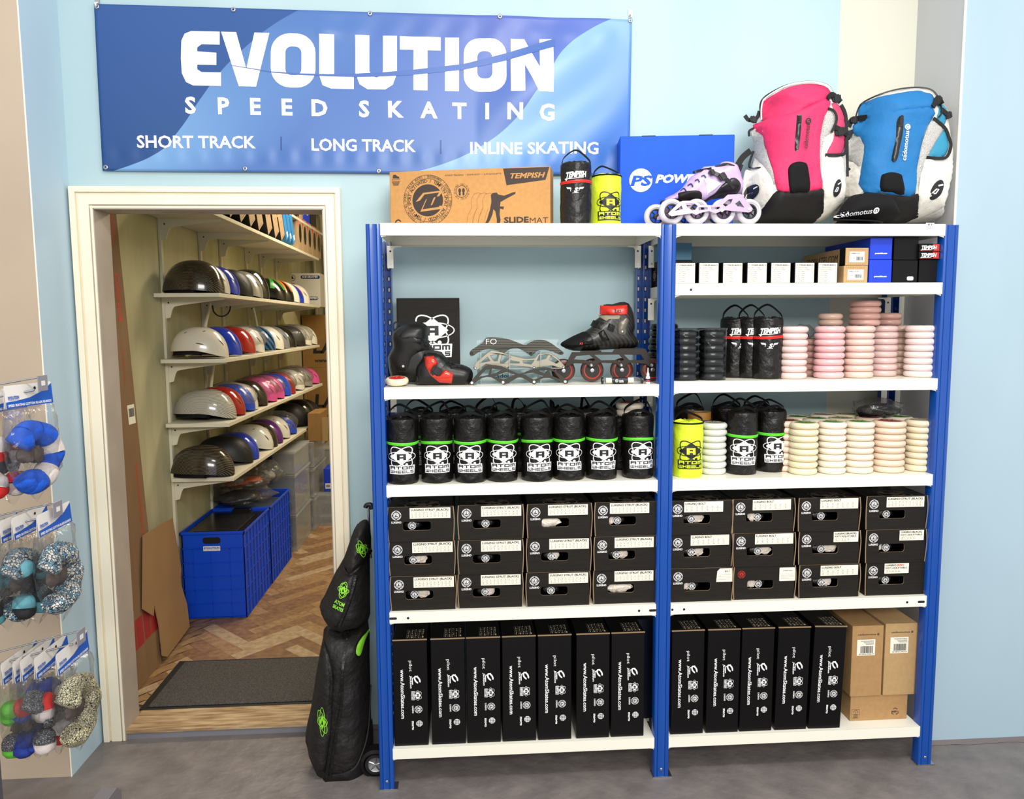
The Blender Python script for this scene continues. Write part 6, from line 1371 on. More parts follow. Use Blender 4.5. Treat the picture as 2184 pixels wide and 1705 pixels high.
HM = dict(carbon=stripes('helmet_carbon_stripes', '120F0E', '5E5345', 46), silver=stripes('helmet_silver_stripes', '8E8A80', 'C4C0B4', 50), white=hm('white', 'DAD7CC', .2), pearl=hm('pearl', 'D6CFC0', .25), blue=hm('blue', '0E36B4'), blue2=hm('royal_blue', '1246C8'), red=hm('red', 'A31B17'),
          black=hm('black', '0D0C0D'), matt=mat('helmet_matt_black', '19181B', .5), grey=hm('grey', '77787C', .3), silv=mat('helmet_silver', 'A6A6A4', .22, metal=.5), brown=hm('brown_black', '231A14', .2), purple=hm('purple', '5B1A78'), pink=hm('pink', 'DE4F9C', .25), pat=carbon_mat('helmet_blue_pattern', '0A1018', '1765A8', 14, .15, 'DIAGONAL'))
def dome(tail=0, w_=.098, L=.132, H=.150, lift=.030, low=0):
    NA, NV = 44, 12; V = []
    def pt(a, v, k=1.0):
        ca, sa = math.cos(a), math.sin(a); ext = (1+tail*max(0, -ca)**2)
        zr = .004+lift*(1-max(0, ca)**1.5)*(.75+.25*abs(sa))-low*abs(sa)*lift*.8
        ph = v*math.pi/2; c_, s_ = math.cos(ph), math.sin(ph)
        c_ = c_**.78 if c_ > 0 else 0
        return Vector((L*k*ext*ca*c_+.012*s_*(1-s_), w_*k*sa*c_, zr+(H*k-zr)*s_))
    return NA, NV, pt
def helmet(name, m, tail=0, lift=.03, vents=True, stripe=None, low=0, w_=.098, L=.132, H=.150):
    NA, NV, pt = dome(tail, w_, L, H, lift, low); t = thing('helmet', name, 'helmet')
    rings = [[pt(2*math.pi*k/NA, v/NV*.999) for k in range(NA)] for v in range(NV+1)]; inner = [[pt(2*math.pi*k/NA, v/NV*.999, .95) for k in range(NA)] for v in range(0, NV, 3)]
    mb = MB(); mb.ring_loft(inner[::-1]+rings, m); mb.build('shell', t, smooth=60)
    mb = MB(); q = [[pt(2*math.pi*k/NA, .0, .93)+Vector((0, 0, -.018 if math.cos(2*math.pi*k/NA) < .3 else .01)) for k in range(NA)], [pt(2*math.pi*k/NA, .35, .92) for k in range(NA)], [pt(2*math.pi*k/NA, .8, .88) for k in range(NA)]]
    for r_ in q:
        for p in r_: p.z = max(p.z, .002)
    mb.ring_loft(q, m_nyl2); mb.build('padding', t, smooth=60)
    if vents:
        a = Art()
        for (ax, vv, rx, rz, ro) in ((-25, .32, .020, .0035, -50), (-78, .20, .017, .0030, -4), (-118, .55, .010, .0025, 30), (-62, .62, .014, .0022, 20)):
            c_, s_ = math.cos(R(ro)), math.sin(R(ro)); a.poly([[(R(ax)*.12+rx*math.cos(k*.5236)*c_-rz*math.sin(k*.5236)*s_, vv*.2+rx*math.cos(k*.5236)*s_+rz*math.sin(k*.5236)*c_) for k in range(12)]], m_hole)
        a.build('vent', lambda x, y, d: pt(x/.12, min(.98, max(0, y/.2)), 1.006+d), t, step=.006, stepy=.006)
    if stripe:
        a = Art()
        for f0, f1, c_ in stripe: a.poly([[(R(f0)*.12, .06), (R(f0+14)*.12, .06), (R(f1+20)*.12, .17), (R(f1)*.12, .17)]], c_)
        a.build('stripe', lambda x, y, d: pt(x/.12, min(.98, max(0, y/.2)), 1.006+d), t, step=.006, stepy=.006)
    return t
def hset(shelf, items, Hs=1.0):
    ya, yb, zt = SHV[shelf]
    for i, (u, v, key, lb, kw) in enumerate(items):
        Xn = XE-.012; y = atx(u, v, Xn).y+.02
        kw = dict(kw); wrap = kw.pop('wrap', 0); L = kw.get('L', .132)
        t = helmet(lb, HM[key], **kw); t.location = (Xn-L, min(y, yb-.1)+.07, zt+.0005); t.rotation_euler = (0, 0, R(random.Random(i+shelf*9).uniform(-6, 6)-kw.get('tail', 0)*0))
        t['group'] = 'helmets on the store room shelves'
        if wrap:
            from mathutils import noise as N
            f = lambda p: Vector((p.x, p.y, max(p.z, -.95)))*(1+.10*N.noise(p*4+Vector((i, 0, 0)))); MB().blob((0, 0, .078), .142, .108, .082, m_foil, 30, 16, f).build('wrapping_film', t, smooth=70)
HL = ' on the %s helmet shelf'
w_s = mat('stripe_white', 'E8E8E8', .3); g_s = mat('stripe_green', '2E8A2B', .3); o_s = mat('stripe_orange', 'D9601E', .3)
hset(2, [(466, 622, 'carbon', 'long carbon striped helmet nearest the doorway on the highest helmet shelf', dict(tail=.18, vents=False, lift=.012, H=.158)), (477, 624, 'pearl', 'pale helmet squeezed between the carbon and blue ones, highest shelf', dict()), (499, 627, 'blue', 'bright blue helmet on the highest helmet shelf', dict()),
         (530, 634, 'matt', 'matt black helmet beside the bright blue one, highest shelf', dict()), (551, 636, 'silv', 'silver helmet on the highest helmet shelf', dict(H=.155)), (566, 637, 'black', 'tall glossy black helmet behind the silver one', dict(H=.175, L=.125)),
         (605, 643, 'black', 'black helmet with green stripes on the highest helmet shelf', dict(stripe=[(-70, -60, g_s), (-20, -40, g_s)], vents=False)), (621, 646, 'black', 'black helmet with orange stripes on the highest helmet shelf', dict(stripe=[(-50, -55, o_s), (-15, -25, o_s)], vents=False)),
         (633, 649, 'white', 'white helmet behind the orange striped one', dict(vents=False)), (643, 651, 'blue', 'dark blue helmet with red edge near the white carton', dict(H=.14, stripe=[(-12, -14, m_red)])), (656, 653, 'white', 'white slotted helmet against the large white carton', dict())])
hset(3, [(474, 762, 'pearl', 'pearl white helmet nearest the doorway, second helmet shelf', dict(lift=.035)), (505, 757, 'blue', 'bright blue helmet on the second helmet shelf', dict()), (535, 754, 'red', 'dark red helmet on the second helmet shelf', dict()), (555, 752, 'white', 'white helmet wrapped in clear film beside the dark red one', dict(wrap=1)),
         (580, 749, 'pat', 'black and blue patterned helmet on the second helmet shelf', dict(vents=False)), (599, 746, 'white', 'plain white helmet beside the patterned one', dict()), (611, 745, 'grey', 'grey helmet on the second helmet shelf', dict()), (626, 742, 'black', 'black helmet beside the grey one, second helmet shelf', dict()),
         (646, 739, 'matt', 'black helmet in clear film near the back, second helmet shelf', dict(wrap=1)), (660, 737, 'white', 'white helmet in clear film, second helmet shelf', dict(wrap=1)), (675, 735, 'white', 'last white helmet with a black slot, second helmet shelf', dict())])
hset(4, [(492, 888, 'silver', 'long silver striped helmet nearest the doorway, third helmet shelf', dict(tail=.2, vents=False, lift=.034, L=.138)), (512, 884, 'red', 'glossy red helmet beside the silver striped one', dict()), (534, 879, 'blue2', 'blue helmet in crumpled clear film, third helmet shelf', dict(wrap=1)), (541, 872, 'white', 'white helmet behind the wrapped blue one, third helmet shelf', dict()),
         (562, 862, 'brown', 'brownish black helmet on the third helmet shelf', dict(tail=.1)), (583, 853, 'pink', 'pink helmet in clear film, third helmet shelf', dict(wrap=1)), (599, 846, 'pink', 'pale purple wrapped helmet beside the pink one', dict(wrap=1)), (615, 842, 'blue2', 'bright blue helmet on the third helmet shelf', dict()),
         (624, 833, 'red', 'red helmet wrapped in film, third helmet shelf', dict(wrap=1)), (644, 829, 'white', 'white vented helmet in film, third helmet shelf', dict(wrap=1)), (661, 822, 'silv', 'grey vented helmet in film, third helmet shelf', dict(wrap=1)), (677, 814, 'pink', 'small pink vented helmet at the far end, third helmet shelf', dict(H=.13))])
hset(5, [(488, 1003, 'carbon', 'long carbon striped visor helmet nearest the doorway, lowest shelf', dict(tail=.22, vents=False, lift=.02, L=.14)), (529, 990, 'matt', 'matt black helmet with visor, lowest helmet shelf', dict(tail=.15, L=.14)), (543, 974, 'blue', 'glossy blue helmet on the lowest helmet shelf', dict(tail=.1, vents=False)), (575, 955, 'blue', 'second, darker blue helmet on the lowest shelf', dict(vents=False, H=.12)),
         (575, 948, 'white', 'silvery white helmet between the blue and black ones, lowest shelf', dict(tail=.1)), (584, 943, 'brown', 'black pointed helmet beside the purple one', dict(vents=False)), (596, 933, 'purple', 'purple helmet on the lowest helmet shelf', dict(vents=False)), (611, 921, 'white', 'white slotted helmet beside the purple one', dict()),
         (626, 910, 'blue2', 'small blue helmet in clear film, lowest helmet shelf', dict(wrap=1, H=.12)), (652, 900, 'matt', 'matt black helmet at the far half, lowest helmet shelf', dict(H=.17)), (668, 890, 'black', 'glossy black helmet at the far end, lowest helmet shelf', dict(H=.17)), (678, 880, 'matt', 'last black helmet on the lowest helmet shelf', dict())])
# ------------------------------------------------------------------ boxes on the two upper shelves
m_tan = mat('tan_carton', 'A08766', .7, var=(40, 'A98F6E', .6)); m_case = mat('light_blue_case', '2F7FC0', .4)
zt = SHV[1][2]
tilt = [-30, -30, -28, -28, -30, -30, -28, -28]
for i, u in enumerate([492, 510, 531, 550, 566.5, 585, 599, 611]):
    y = atx(u, 500, XE).y
    t = thing('shoe_box', 'x', 'box', (XE-.32, y-.02, zt+.001)); t.rotation_euler = (R(28), 0, 0)
    MB().box(0, .315, -.11, 0, 0, .155, m_tan).build('body', t, bev=.001); MB().box(0.002, .315, -.112, -.110, 0.002, .153, m_cboxg).build('end_panel', t)
    t['label'] = 'tan leaning box with black end, %s from the doorway on the box laden shelf' % ORD[i+1]; t['group'] = 'leaning tan boxes'
    t.location.z += .055
    a = Art(); a.rect(.02, .012, .07, .014, m_inkp); a.rect(.03, .10, .06, .103, m_inkp); a.build('printed_line', plane((.3155, -.10, 0), (0, 1, 0), (0, 0, 1)), t)
for i, u in enumerate([617, 624, 631]):
    y = atx(u, 530, XE).y; t = thing('skate_case', 'light blue flat case leaning on the box laden shelf, %s from the tan boxes' % ORD[i+1], 'case', (XE-.3, y, zt+.045), 0, 'leaning blue cases'); t.rotation_euler = (R(28), 0, 0)
    MB().box(0, .30, -.075, 0, 0, .20, m_case).build('body', t, bev=.006, seg=2); MB().box(.30, .302, -.05, -.02, .02, .05, m_wht).build('label', t)
for i, u in enumerate([637, 647, 657, 667, 676]):
    y0_, y1_ = atx(u, 545, XE).y, atx(u+9, 548, XE).y
    t = carton_box('tan_carton', 'tan carton with black oval window and red corner, %s from the blue cases' % ORD[i+1], XE-.3, XE-.001, y0_, min(y1_-.003, SY-.02), zt+.001, zt+.225, m_tan, group='tan cartons with black ovals')
    D_ = min(y1_-.003, SY-.02)-y0_; a = Art(); a.disc(D_*.6, .115, D_*.3, m_cboxg, 0, 18, ry=.065); a.poly([[(0, .222), (D_*.35, .222), (D_*.12, .16), (0, .15)]], m_red); a.build('printed_panel', plane((.299, 0, 0), (0, 1, 0), (0, 0, 1)), t)
zt = SHV[0][2]
for (u0, u1, m, lb) in ((628, 639, m_cbox, 'dark printed carton on the uppermost store shelf'), (640, 647, m_tan, 'tan carton on the uppermost store shelf'), (648, 662, m_bluec, 'blue carton on the uppermost store shelf'), (663, 675, m_cboxg, 'black carton at the end of the uppermost store shelf')):
    ya, yb = atx(u0, 470, XE).y, atx(u1, 480, XE).y
    t = carton_box('carton', lb, XE-.3, XE-.002, ya, min(yb, SY-.03), zt+.001, zt+.24, m)
    if m is m_bluec: a = Art(); a.rect(.06, .06, .16, .18, m_wht); a.build('label', plane((.298, 0, 0), (0, 1, 0), (0, 0, 1)), t)
zt = SHV[2][2]
q = [at(606, 658, 4.15), at(684, 655, 4.15)]; Hh = at(645, 583, 4.15).z-zt
t = carton_box('white_carton', 'large white carton with blue print at the far end of the highest helmet shelf', q[0].x, min(q[1].x, XE-.002), 4.15, 4.45, zt+.001, zt+Hh, m_wpl)
Wb = min(q[1].x, XE-.002)-q[0].x; m_navy = mat('print_navy', '1E2C7A', .5); a = Art(); a.poly([rrl(Wb*.48, Hh*.83, Wb*1.0, Hh*.93, .012)], m_navy); a.text('ICE SKATES', Wb*.52, Hh*.86, .016, m_wht, 1, w=Wb*.42, bold=.04, sh=.2); a.ring(Wb*.25, Hh*.86, .026, .026, .004, m_blk); a.poly([[(Wb*.25-.015, Hh*.83), (Wb*.25+.015, Hh*.83), (Wb*.25, Hh*.93)]], m_blk)
a.poly([rrl(Wb*.6, Hh*.2, Wb*.94, Hh*.31, .014)], m_navy); a.text('TEMPISH', Wb*.62, Hh*.23, .02, m_wht, 1, w=Wb*.3, bold=.04, sh=.3); a.text('TEMPISH', Wb*.07, Hh*.92, .03, m_blk, 0, w=Hh*.5, bold=.04, rot=-90); a.line([(Wb*.2, Hh*.6), (Wb*.24, Hh*.68), (Wb*.3, Hh*.68), (Wb*.33, Hh*.6)], .006, m_navy); a.build('printed_front', front(0, 0, 0), t)
# ------------------------------------------------------------------ big cartons at the back wall
m_lash = mat('old_brown_carton', '96703A', .75, var=(12, '8A6634', .8))
for i, (v0, v1, x0_) in enumerate([(1019, 902, 628), (902, 785, 627), (785, 672, 626)]):
    Y_ = 4.42; p0, p1 = at(x0_, v0, Y_), at(x0_, v1, Y_)
    t = carton_box('brown_carton', 'large brown carton with black lettering at the back wall, %s of three' % ['lowest', 'middle', 'top'][i], max(p0.x, SX+.012), p0.x+.75, Y_, Y_+.3, p0.z+.001, p1.z, m_lash, group='large brown cartons at the back wall')
    if i == 0: bpy.data.objects[t.name].location.z = p0.z
    H_ = p1.z-p0.z; a = Art(); a.text('LASHER', .09, H_*.28, .115, m_blk, 0, w=.56, bold=.04, sh=.1); a.text('www.lasher.com', .10, H_*.10, .035, m_blk, 0, w=.34, bold=.03); a.line([(.30, H_*.95), (.33, H_*.9), (.38, H_*.95)], .012, m_blk); a.build('printed_brand', front(0, 0, 0), t)
Zb = at(628, 1019, 4.42).z
if Zb > FZ+.02: carton_box('brown_carton', 'brown carton standing on the floor under the three large cartons', SX+.012, at(628, 1019, 4.42).x+.75, 4.42, 4.72, FZ, Zb-.001, m_lash)
for i, dx in enumerate((0, .09)):
    p = at(668+dx*60, 520, 4.66); o = MB().tube(sm([(p.x+dx*.8, 4.70, FZ), (p.x+dx*.8, 4.70, 1.9), (p.x+dx*.8-.02, 4.70, 2.3), (p.x+dx*.8-.06, 4.70, 2.42+dx), (p.x-.3, 4.70, 2.44+dx)], 6), .016, m_olive, 10).build('heating_pipe', smooth=60)
    tag(o, 'painted heating pipe on the store room back wall, %s' % ('outer one' if i else 'inner one'), 'pipe')
# ------------------------------------------------------------------ blue crates, clear bins, wrapped goods
m_cr = mat('blue_crate_plastic', '0648CE', .38, spec=.5); m_lid = mat('black_lid_plastic', '15161A', .25)
ca, cb, cc = atz(394, 1322, FZ), atz(526.5, 1320, FZ), atz(574, 1250, FZ)
CH = at(400, 1136, ca.y).z-FZ; CW = cb.x-ca.x; CL = cc.y-cb.y
def crate(label, x, y, lid):
    t = thing('plastic_crate', label, 'crate', (x, y, FZ)); mb = MB(); w2 = .004
    mb.box(w2, CW-w2, w2, CL-w2, .003, .008, m_cr)
    for (a0, a1, b0, b1) in ((w2, w2*2, w2, CL-w2), (CW-w2*2, CW-w2, w2, CL-w2), (w2, CW-w2, CL-w2*2, CL-w2)): mb.box(a0, a1, b0, b1, .003, CH-.01, m_cr)
    hx0, hx1, hz0, hz1 = CW*.34, CW*.62, CH-.062, CH-.030
    mb.prism([[(w2, .003), (CW-w2, .003), (CW-w2, CH-.01), (w2, CH-.01)], rrl(hx0, hz0, hx1, hz1, .012)[::-1]], lambda X, Z_, d: Vector((X, d, Z_)), w2, w2*2, m_cr)
    mb.build('body', t)
    mb = MB(); rows = [.003, .075, .145, .215, .285, .355, CH-.075, CH-.012]
    for zz in rows[:6]+[CH-.085]: mb.box(0, CW, 0, CL, zz, zz+.003, m_cr) if False else [mb.box(*b_) for b_ in ((0, CW, 0, w2, zz, zz+.004, m_cr), (0, CW, CL-w2, CL, zz, zz+.004, m_cr), (0, w2, 0, CL, zz, zz+.004, m_cr), (CW-w2, CW, 0, CL, zz, zz+.004, m_cr))]
    mb.build('rib', t); 
    mb = MB()
    for f in (.0, .17, .45, .75, .985): mb.box(CW*f, CW*f+.004, 0, w2, .003, CH-.085, m_cr)
    for k in range(9): mb.box(CW-w2, CW+.001, CL*k/8.1, CL*k/8.1+.004, .003, CH-.02, m_cr)
    mb.build('rib', t)
    mb = MB(); rim = [(-.004, CW+.004, -.004, w2), (-.004, CW+.004, CL-w2, CL+.004), (-.004, w2, -.004, CL+.004), (CW-w2, CW+.004, -.004, CL+.004)]
    for a0, a1, b0, b1 in rim: mb.box(a0, a1, b0, b1, CH-.014, CH, m_cr)
    mb.build('rim', t, bev=.002)
    if lid:
        l = MB().box(.01, CW-.01, .01, CL-.012, CH-.022, CH-.012, m_lid).build('lid', t, bev=.003); MB().box(CW*.4, CW*.72, CL-.05, CL-.004, CH-.018, CH+.006, m_lid).build('lid_handle', t, bev=.003)
        MB().box(.05, CW-.05, .05, CL-.09, CH-.0125, CH-.010, mat('lid_panel', '26262A', .18)).build('lid_panel', t, bev=.001)
        a = Art(); a.rect(0, 0, .082, .024, m_wht); a.text('EVOLUTION', .003, .010, .010, m_navy, 1, w=.076, bold=.04); a.text('SPEED SKATING', .004, .003, .0045, m_navy, 1, w=.072); a.build('label_sticker', front(CW*.35, -.0005, CH-.097), t)
        MB().box(hx0, hx1, w2*2+.001, w2*2+.003, hz0, hz1, m_dark).build('hand_hole', t)
    else: MB().box(.012, CW-.012, .012, CL-.012, .01, CH-.05, mat('crate_contents', '3B4152', .8, bump=(20, 1, .02))).build('contents', t)
    return t
crate('blue ribbed plastic crate with black lid and small white sticker, nearest the doorway', ca.x, ca.y, True)
crate('open blue ribbed plastic crate behind the lidded one', ca.x+.002, ca.y+CL+.02, False)
m_or = mat('orange_fabric', 'C85A1C', .6); m_gr = mat('light_grey_fabric', 'A8A49C', .6); m_dk = mat('dark_fabric', '1C1A1C', .6)
zt_ = FZ+CH
polybag('clothing_bag', 'clear bag of black clothing on the open blue crate', 'plastic bag', (at(510, 1070, ca.y+CL+.1).x, ca.y+CL+.13, zt_+.012), .185, .16, .045, [(m_dk, 7)], 3)
polybag('clothing_bag', 'clear bag of orange, white and grey suits on top of the black one', 'plastic bag', (at(505, 1040, ca.y+CL+.1).x, ca.y+CL+.16, zt_+.095), .17, .14, .045, [(m_or, 4), (m_gr, 3)], 6)
polybag('clothing_bag', 'small bag of silvery film at the back of the crates', 'plastic bag', (at(575, 1020, ca.y+CL+.4).x, ca.y+CL+.42, zt_+.06), .08, .09, .07, [(m_gr, 3)], 8)
m_binp = film('clear_bin_plastic', .15, (.94, .95, .94, 1), 8, .17); m_clip = mat('blue_clip', '1B2F6E', .4)
def bin_(label, x0, x1, y0, y1, z0, h, fill, grp='clear storage bins in the store room'):
    t = thing('storage_bin', label, 'storage box', (x0, y0, z0), 0, grp); W_, D_ = x1-x0, y1-y0; mb = MB(); th = .004
    for a0, a1, b0, b1, c0, c1 in ((0, W_, 0, D_, 0, th), (0, W_, 0, th, th, h-.02), (0, W_, D_-th, D_, th, h-.02), (0, th, th, D_-th, th, h-.02), (W_-th, W_, th, D_-th, th, h-.02)): mb.box(a0, a1, b0, b1, c0, c1, m_binp)
    mb.build('body', t); MB().box(-.008, W_+.008, -.008, D_+.008, h-.022, h-.003, m_binp).build('lid', t, bev=.004)
    MB().box(W_*.45, W_*.6, -.016, -.008, h-.05, h-.006, m_clip).build('clip', t, bev=.003)
    if fill: MB().puff([(.012, .01), (W_-.012, .01), (W_-.012, (h-.05)*fill), (W_*.6, (h-.05)*fill*.9), (.012, (h-.05)*fill)], lambda x, zz, d: Vector((x, D_/2+d, zz)), D_*.4, .03, mat('bin_fill_%d' % int(fill*10), ['6E7C9A', '9A9690', '4B567C', '8C8478'][int(fill*10) % 4], .8, bump=(14, 1, .03)), back=D_*.4, step=.03).build('contents', t, smooth=50)
    return t
ba = atz(634, 1177, FZ); bx1 = ba.x; bx0 = bx1-.33; by0 = ba.y; by1 = by0+.46
z1 = atx(626, 1097, bx1).z; z2 = atx(620, 1010, bx1).z; z3 = atx(616, 950, bx1).z
z1 = at(632, 1097, by0).z; z2 = at(628, 1012, by0).z; z3 = at(624, 962, by0).z
bin_('clear storage bin, lowest of the stack nearest the doorway', bx0, bx1, by0, by1, FZ+.001, z1-FZ-.002, .6)
bin_('clear storage bin, second in the stack nearest the doorway', bx0, bx1, by0, by1, z1, z2-z1-.001, .8)
bin_('clear storage bin, top of the stack nearest the doorway', bx0, bx1, by0, by1, z2, z3-z2-.001, 0)
by2 = by1+.04
bin_('clear storage bin, lowest of the farther stack', bx0+.05, bx1+.02, by2, by2+.46, FZ+.001, .235, .5); bin_('clear storage bin, second in the farther stack', bx0+.05, bx1+.02, by2, by2+.46, FZ+.238, .215, .7); bin_('clear storage bin, top of the farther stack', bx0+.05, bx1+.02, by2, by2+.46, FZ+.455, .185, .3)
ct = atz(660, 965, FZ+.85)
carton_box('brown_carton', 'small taped brown carton on top of the farther bin stack', XE+.012, bx1+.075, by2+.02, by2+.32, FZ+.642, FZ+.84, m_lash); t = sc.objects['brown_carton.%03d' % max([int(o.name.split('.')[-1]) for o in sc.objects if o.name.startswith('brown_carton.')])]
MB().box(.1, .14, -.0015, .0, .0, .17, mat('tape', 'A58A5A', .2)).build('tape', t); a = Art(); a.rect(.08, .05, .2, .14, m_stick); a.build('label', plane((bx1+.075-XE-.012, 0, 0), (0, 1, 0), (0, 0, 1)), t)
cx = atz(669, 1122, FZ)
bin_('low clear storage bin standing alone on the parquet at the back', cx.x, cx.x+.36, cx.y, cx.y+.4, FZ+.001, .24, .4)
p = at(694, 1048, cx.y+.1); t = carton_box('blue_carton', 'small blue carton on the low clear bin at the back', p.x, p.x+.2, cx.y+.05, cx.y+.25, FZ+.243, FZ+.41, m_bluec); a = Art(); a.rect(.01, .02, .05, .06, m_wht); barcode(a, .014, .03, .03, .02, m_blk); a.build('label', front(0, 0, 0), t)
bin_('clear storage bin at the back behind the low one', cx.x-.02, cx.x+.34, cx.y+.5, cx.y+.9, FZ+.001, .5, .7)
polybag('helmet_bag', 'white goods in clear film on the farther bins', 'plastic bag', (bx1+.12, by2+.75, FZ+.52), .10, .12, .09, [(m_wpl, 4)], 12)
# ------------------------------------------------------------------ long cartons leaning by the door, sheet, poles and cable
m_col = mat('long_brown_carton', '7F6143', .75, var=(7, '8C6D4C', .8), scl=(1, 1, .4)); m_redp = mat('red_tape_print', 'A3252A', .5); m_redi = mat('red_carton_ink', 'B5482F', .6)
b0, b1 = atz(287, 1483, FZ), atz(334, 1415, FZ)
t = thing('long_carton', 'very long brown carton with red lettering leaning behind the door frame', 'box', (b0.x, b0.y, FZ)); HL_ = 2.15; dpt = b1.y-b0.y
_tp = at(250, 452, b1.y); LEAN = math.atan2(_tp.x-b0.x, _tp.z-FZ); t.rotation_euler = (0, LEAN, 0); MB().box(-.035, 0, 0, dpt*.48, 0, HL_, m_col).build('body', t, bev=.002)
t2 = thing('long_carton', 'second long brown carton with red band standing deeper in the store room', 'box', (b0.x-.004, b0.y+dpt*.5, FZ)); t2.rotation_euler = (0, LEAN, 0)
MB().box(-.035, 0, 0, dpt*.5, 0, HL_, m_col).build('body', t2, bev=.002)
for tt, ww in ((t, dpt*.48), (t2, dpt*.5)): a = Art(); a.rect(.01, .16, ww*.48, .28, m_redp); a.rect(ww*.52, .16, ww-.004, .28, m_redp); a.build('red_tape', plane((0, 0, 0), (0, 1, 0), (0, 0, 1)), tt)
a = Art(); a.text('www.colorama-photo.com', dpt*.28, .90, .028, m_redi, 0, w=.46, bold=.03, rot=-90); a.text('Colorama', dpt*.24, 1.68, .040, m_redi, 0, w=.20, bold=.06, rot=-90)
for k in range(5): a.ring(dpt*.22, 1.86, .05-.007*k, .07-.010*k, .0035, m_redi, a0=-80, a1=80, n=20)
a.rect(.06, 1.22, .064, 1.40, m_redi); a.rect(.075, 1.24, .077, 1.38, m_redi); a.build('printed_brand', plane((0, 0, 0), (0, 1, 0), (0, 0, 1)), t2)
a = Art(); a.rect(.06, 1.06, .125, 1.14, m_stick); barcode(a, .068, 1.09, .05, .035, m_blk); a.build('label', plane((0, 0, 0), (0, 1, 0), (0, 0, 1)), t2)
Xs = -1.335; ps = [atx(u, v, Xs) for u, v in ((309, 1143), (341, 1122), (371, 1106), (384, 1215), (380, 1240), (392, 1290), (395, 1338), (378, 1360), (346, 1402), (336, 1400), (333, 1340), (325, 1290), (322, 1315), (300, 1300))]
o = MB().prism([[(p.y, p.z) for p in ps]], lambda y, zz, d: Vector((d+.05*(.5-zz), y, zz)), Xs-.004, Xs, mat('flat_card_sheet', '93714B', .8, var=(5, 'A07C54', .8))).build('cardboard_sheet', None)
tag(o, 'torn flattened brown cardboard leaning on the wall beside the blue crate', 'cardboard')
for i, (q0, q1, d_) in enumerate([((447, 652), (437, 702), .09), ((541, 660), (549, 700), .12), ((456, 775), (449, 835), .11)]):
    a0, a1 = atx(q0[0], q0[1], SX+d_), atx(q1[0], q1[1], SX+d_); d = (a1-a0); o = MB().tube([a0-d*.1, a1+d*.2], .008, m_shw, 10).build('white_pole', smooth=60)
    tag(o, 'thin white pole propped between the helmet shelves, %s' % ['nearest the doorway on top', 'farther one on top', 'one level lower'][i], 'pole', 'white poles between the shelves')
cb_ = [atx(u, v, SX+.12) for u, v in ((453, 652), (456, 665), (464, 673), (474, 675), (484, 671), (490, 662), (491, 651))]
tag(MB().tube(sm(cb_, 4), .004, m_web, 8).build('cable', smooth=60), 'black cable loop hanging under the highest helmet shelf', 'cable')
# lamp fitting under the store ceiling
t = thing('ceiling_light', 'plain tube light fitting on the store room ceiling', 'light', (-.55, 2.1, SZ-.07)); MB().box(-.06, .06, -.6, .6, 0.02, .07, m_wpl).build('housing', t)
# ------------------------------------------------------------------ hanging blade guard packs beside the door
m_film = film('pack_film', .05, (.97, .975, .98, 1), 22, .012); m_navy2 = mat('header_blue', '1557B8', .45); m_hdr = mat('header_white', 'E6E2DE', .5)
def vor(name, c1, c2, c3, sc_=55, edge=.08):
    m = bpy.data.materials.new(name); m.use_nodes = True; nt = m.node_tree; b = nt.nodes['Principled BSDF']; b.inputs['Roughness'].default_value = .7
    tc = nt.nodes.new('ShaderNodeTexCoord'); v = nt.nodes.new('ShaderNodeTexVoronoi'); v.feature = 'DISTANCE_TO_EDGE'; v.inputs['Scale'].default_value = sc_; v2 = nt.nodes.new('ShaderNodeTexVoronoi'); v2.inputs['Scale'].default_value = sc_
    for q in (v, v2): nt.links.new(tc.outputs['Object'], q.inputs['Vector'])
    g = nt.nodes.new('ShaderNodeMath'); g.operation = 'GREATER_THAN'; g.inputs[1].default_value = edge; nt.links.new(v.outputs['Distance'], g.inputs[0])
    s2 = nt.nodes.new('ShaderNodeSeparateColor'); nt.links.new(v2.outputs['Color'], s2.inputs[0]); g2 = nt.nodes.new('ShaderNodeMath'); g2.operation = 'GREATER_THAN'; g2.inputs[1].default_value = .55; nt.links.new(s2.outputs[0], g2.inputs[0])
    a_ = nt.nodes.new('ShaderNodeMix'); a_.data_type = 'RGBA'; a_.inputs[6].default_value = lin(c2); a_.inputs[7].default_value = lin(c3); nt.links.new(g2.outputs[0], a_.inputs[0])
    x = nt.nodes.new('ShaderNodeMix'); x.data_type = 'RGBA'; x.inputs[6].default_value = lin(c1); nt.links.new(g.outputs[0], x.inputs[0]); nt.links.new(a_.outputs[2], x.inputs[7]); nt.links.new(x.outputs[2], b.inputs['Base Color']); return m
def cl(n, c, c2=None): return mat('cotton_'+n, c, .85, var=(25, c2 or c, .8), bump=(30, .8, .012))
FB = dict(blue=cl('blue', '0F4FC0', '1A5FD6'), comic=vor('cotton_doodle_print', '15181C', 'CFCFCB', '5E8DA6', 150, .09), aqua=cl('aqua', '6DB6C4', '5DA6B4'), tri=vor('cotton_net_print', '15140F', 'CFC7A8', 'BDB48F', 170, .08), white=cl('white', 'D9CFCB', 'C9BFBB'), red=cl('red', 'D0201C', 'B81A18'), grey=vor('cotton_grey_fleck', '2A2A30', '6A6A70', '8A8A8E', 190, .12), navy=cl('navy', '1B2E86', '25409E'), green=cl('green', '63B83A', '4FA32C'), brown=cl('brown_sole', '4A3C38', '5A4B46'), black=cl('black', '17181C', '22232A'))
PW_ = .155
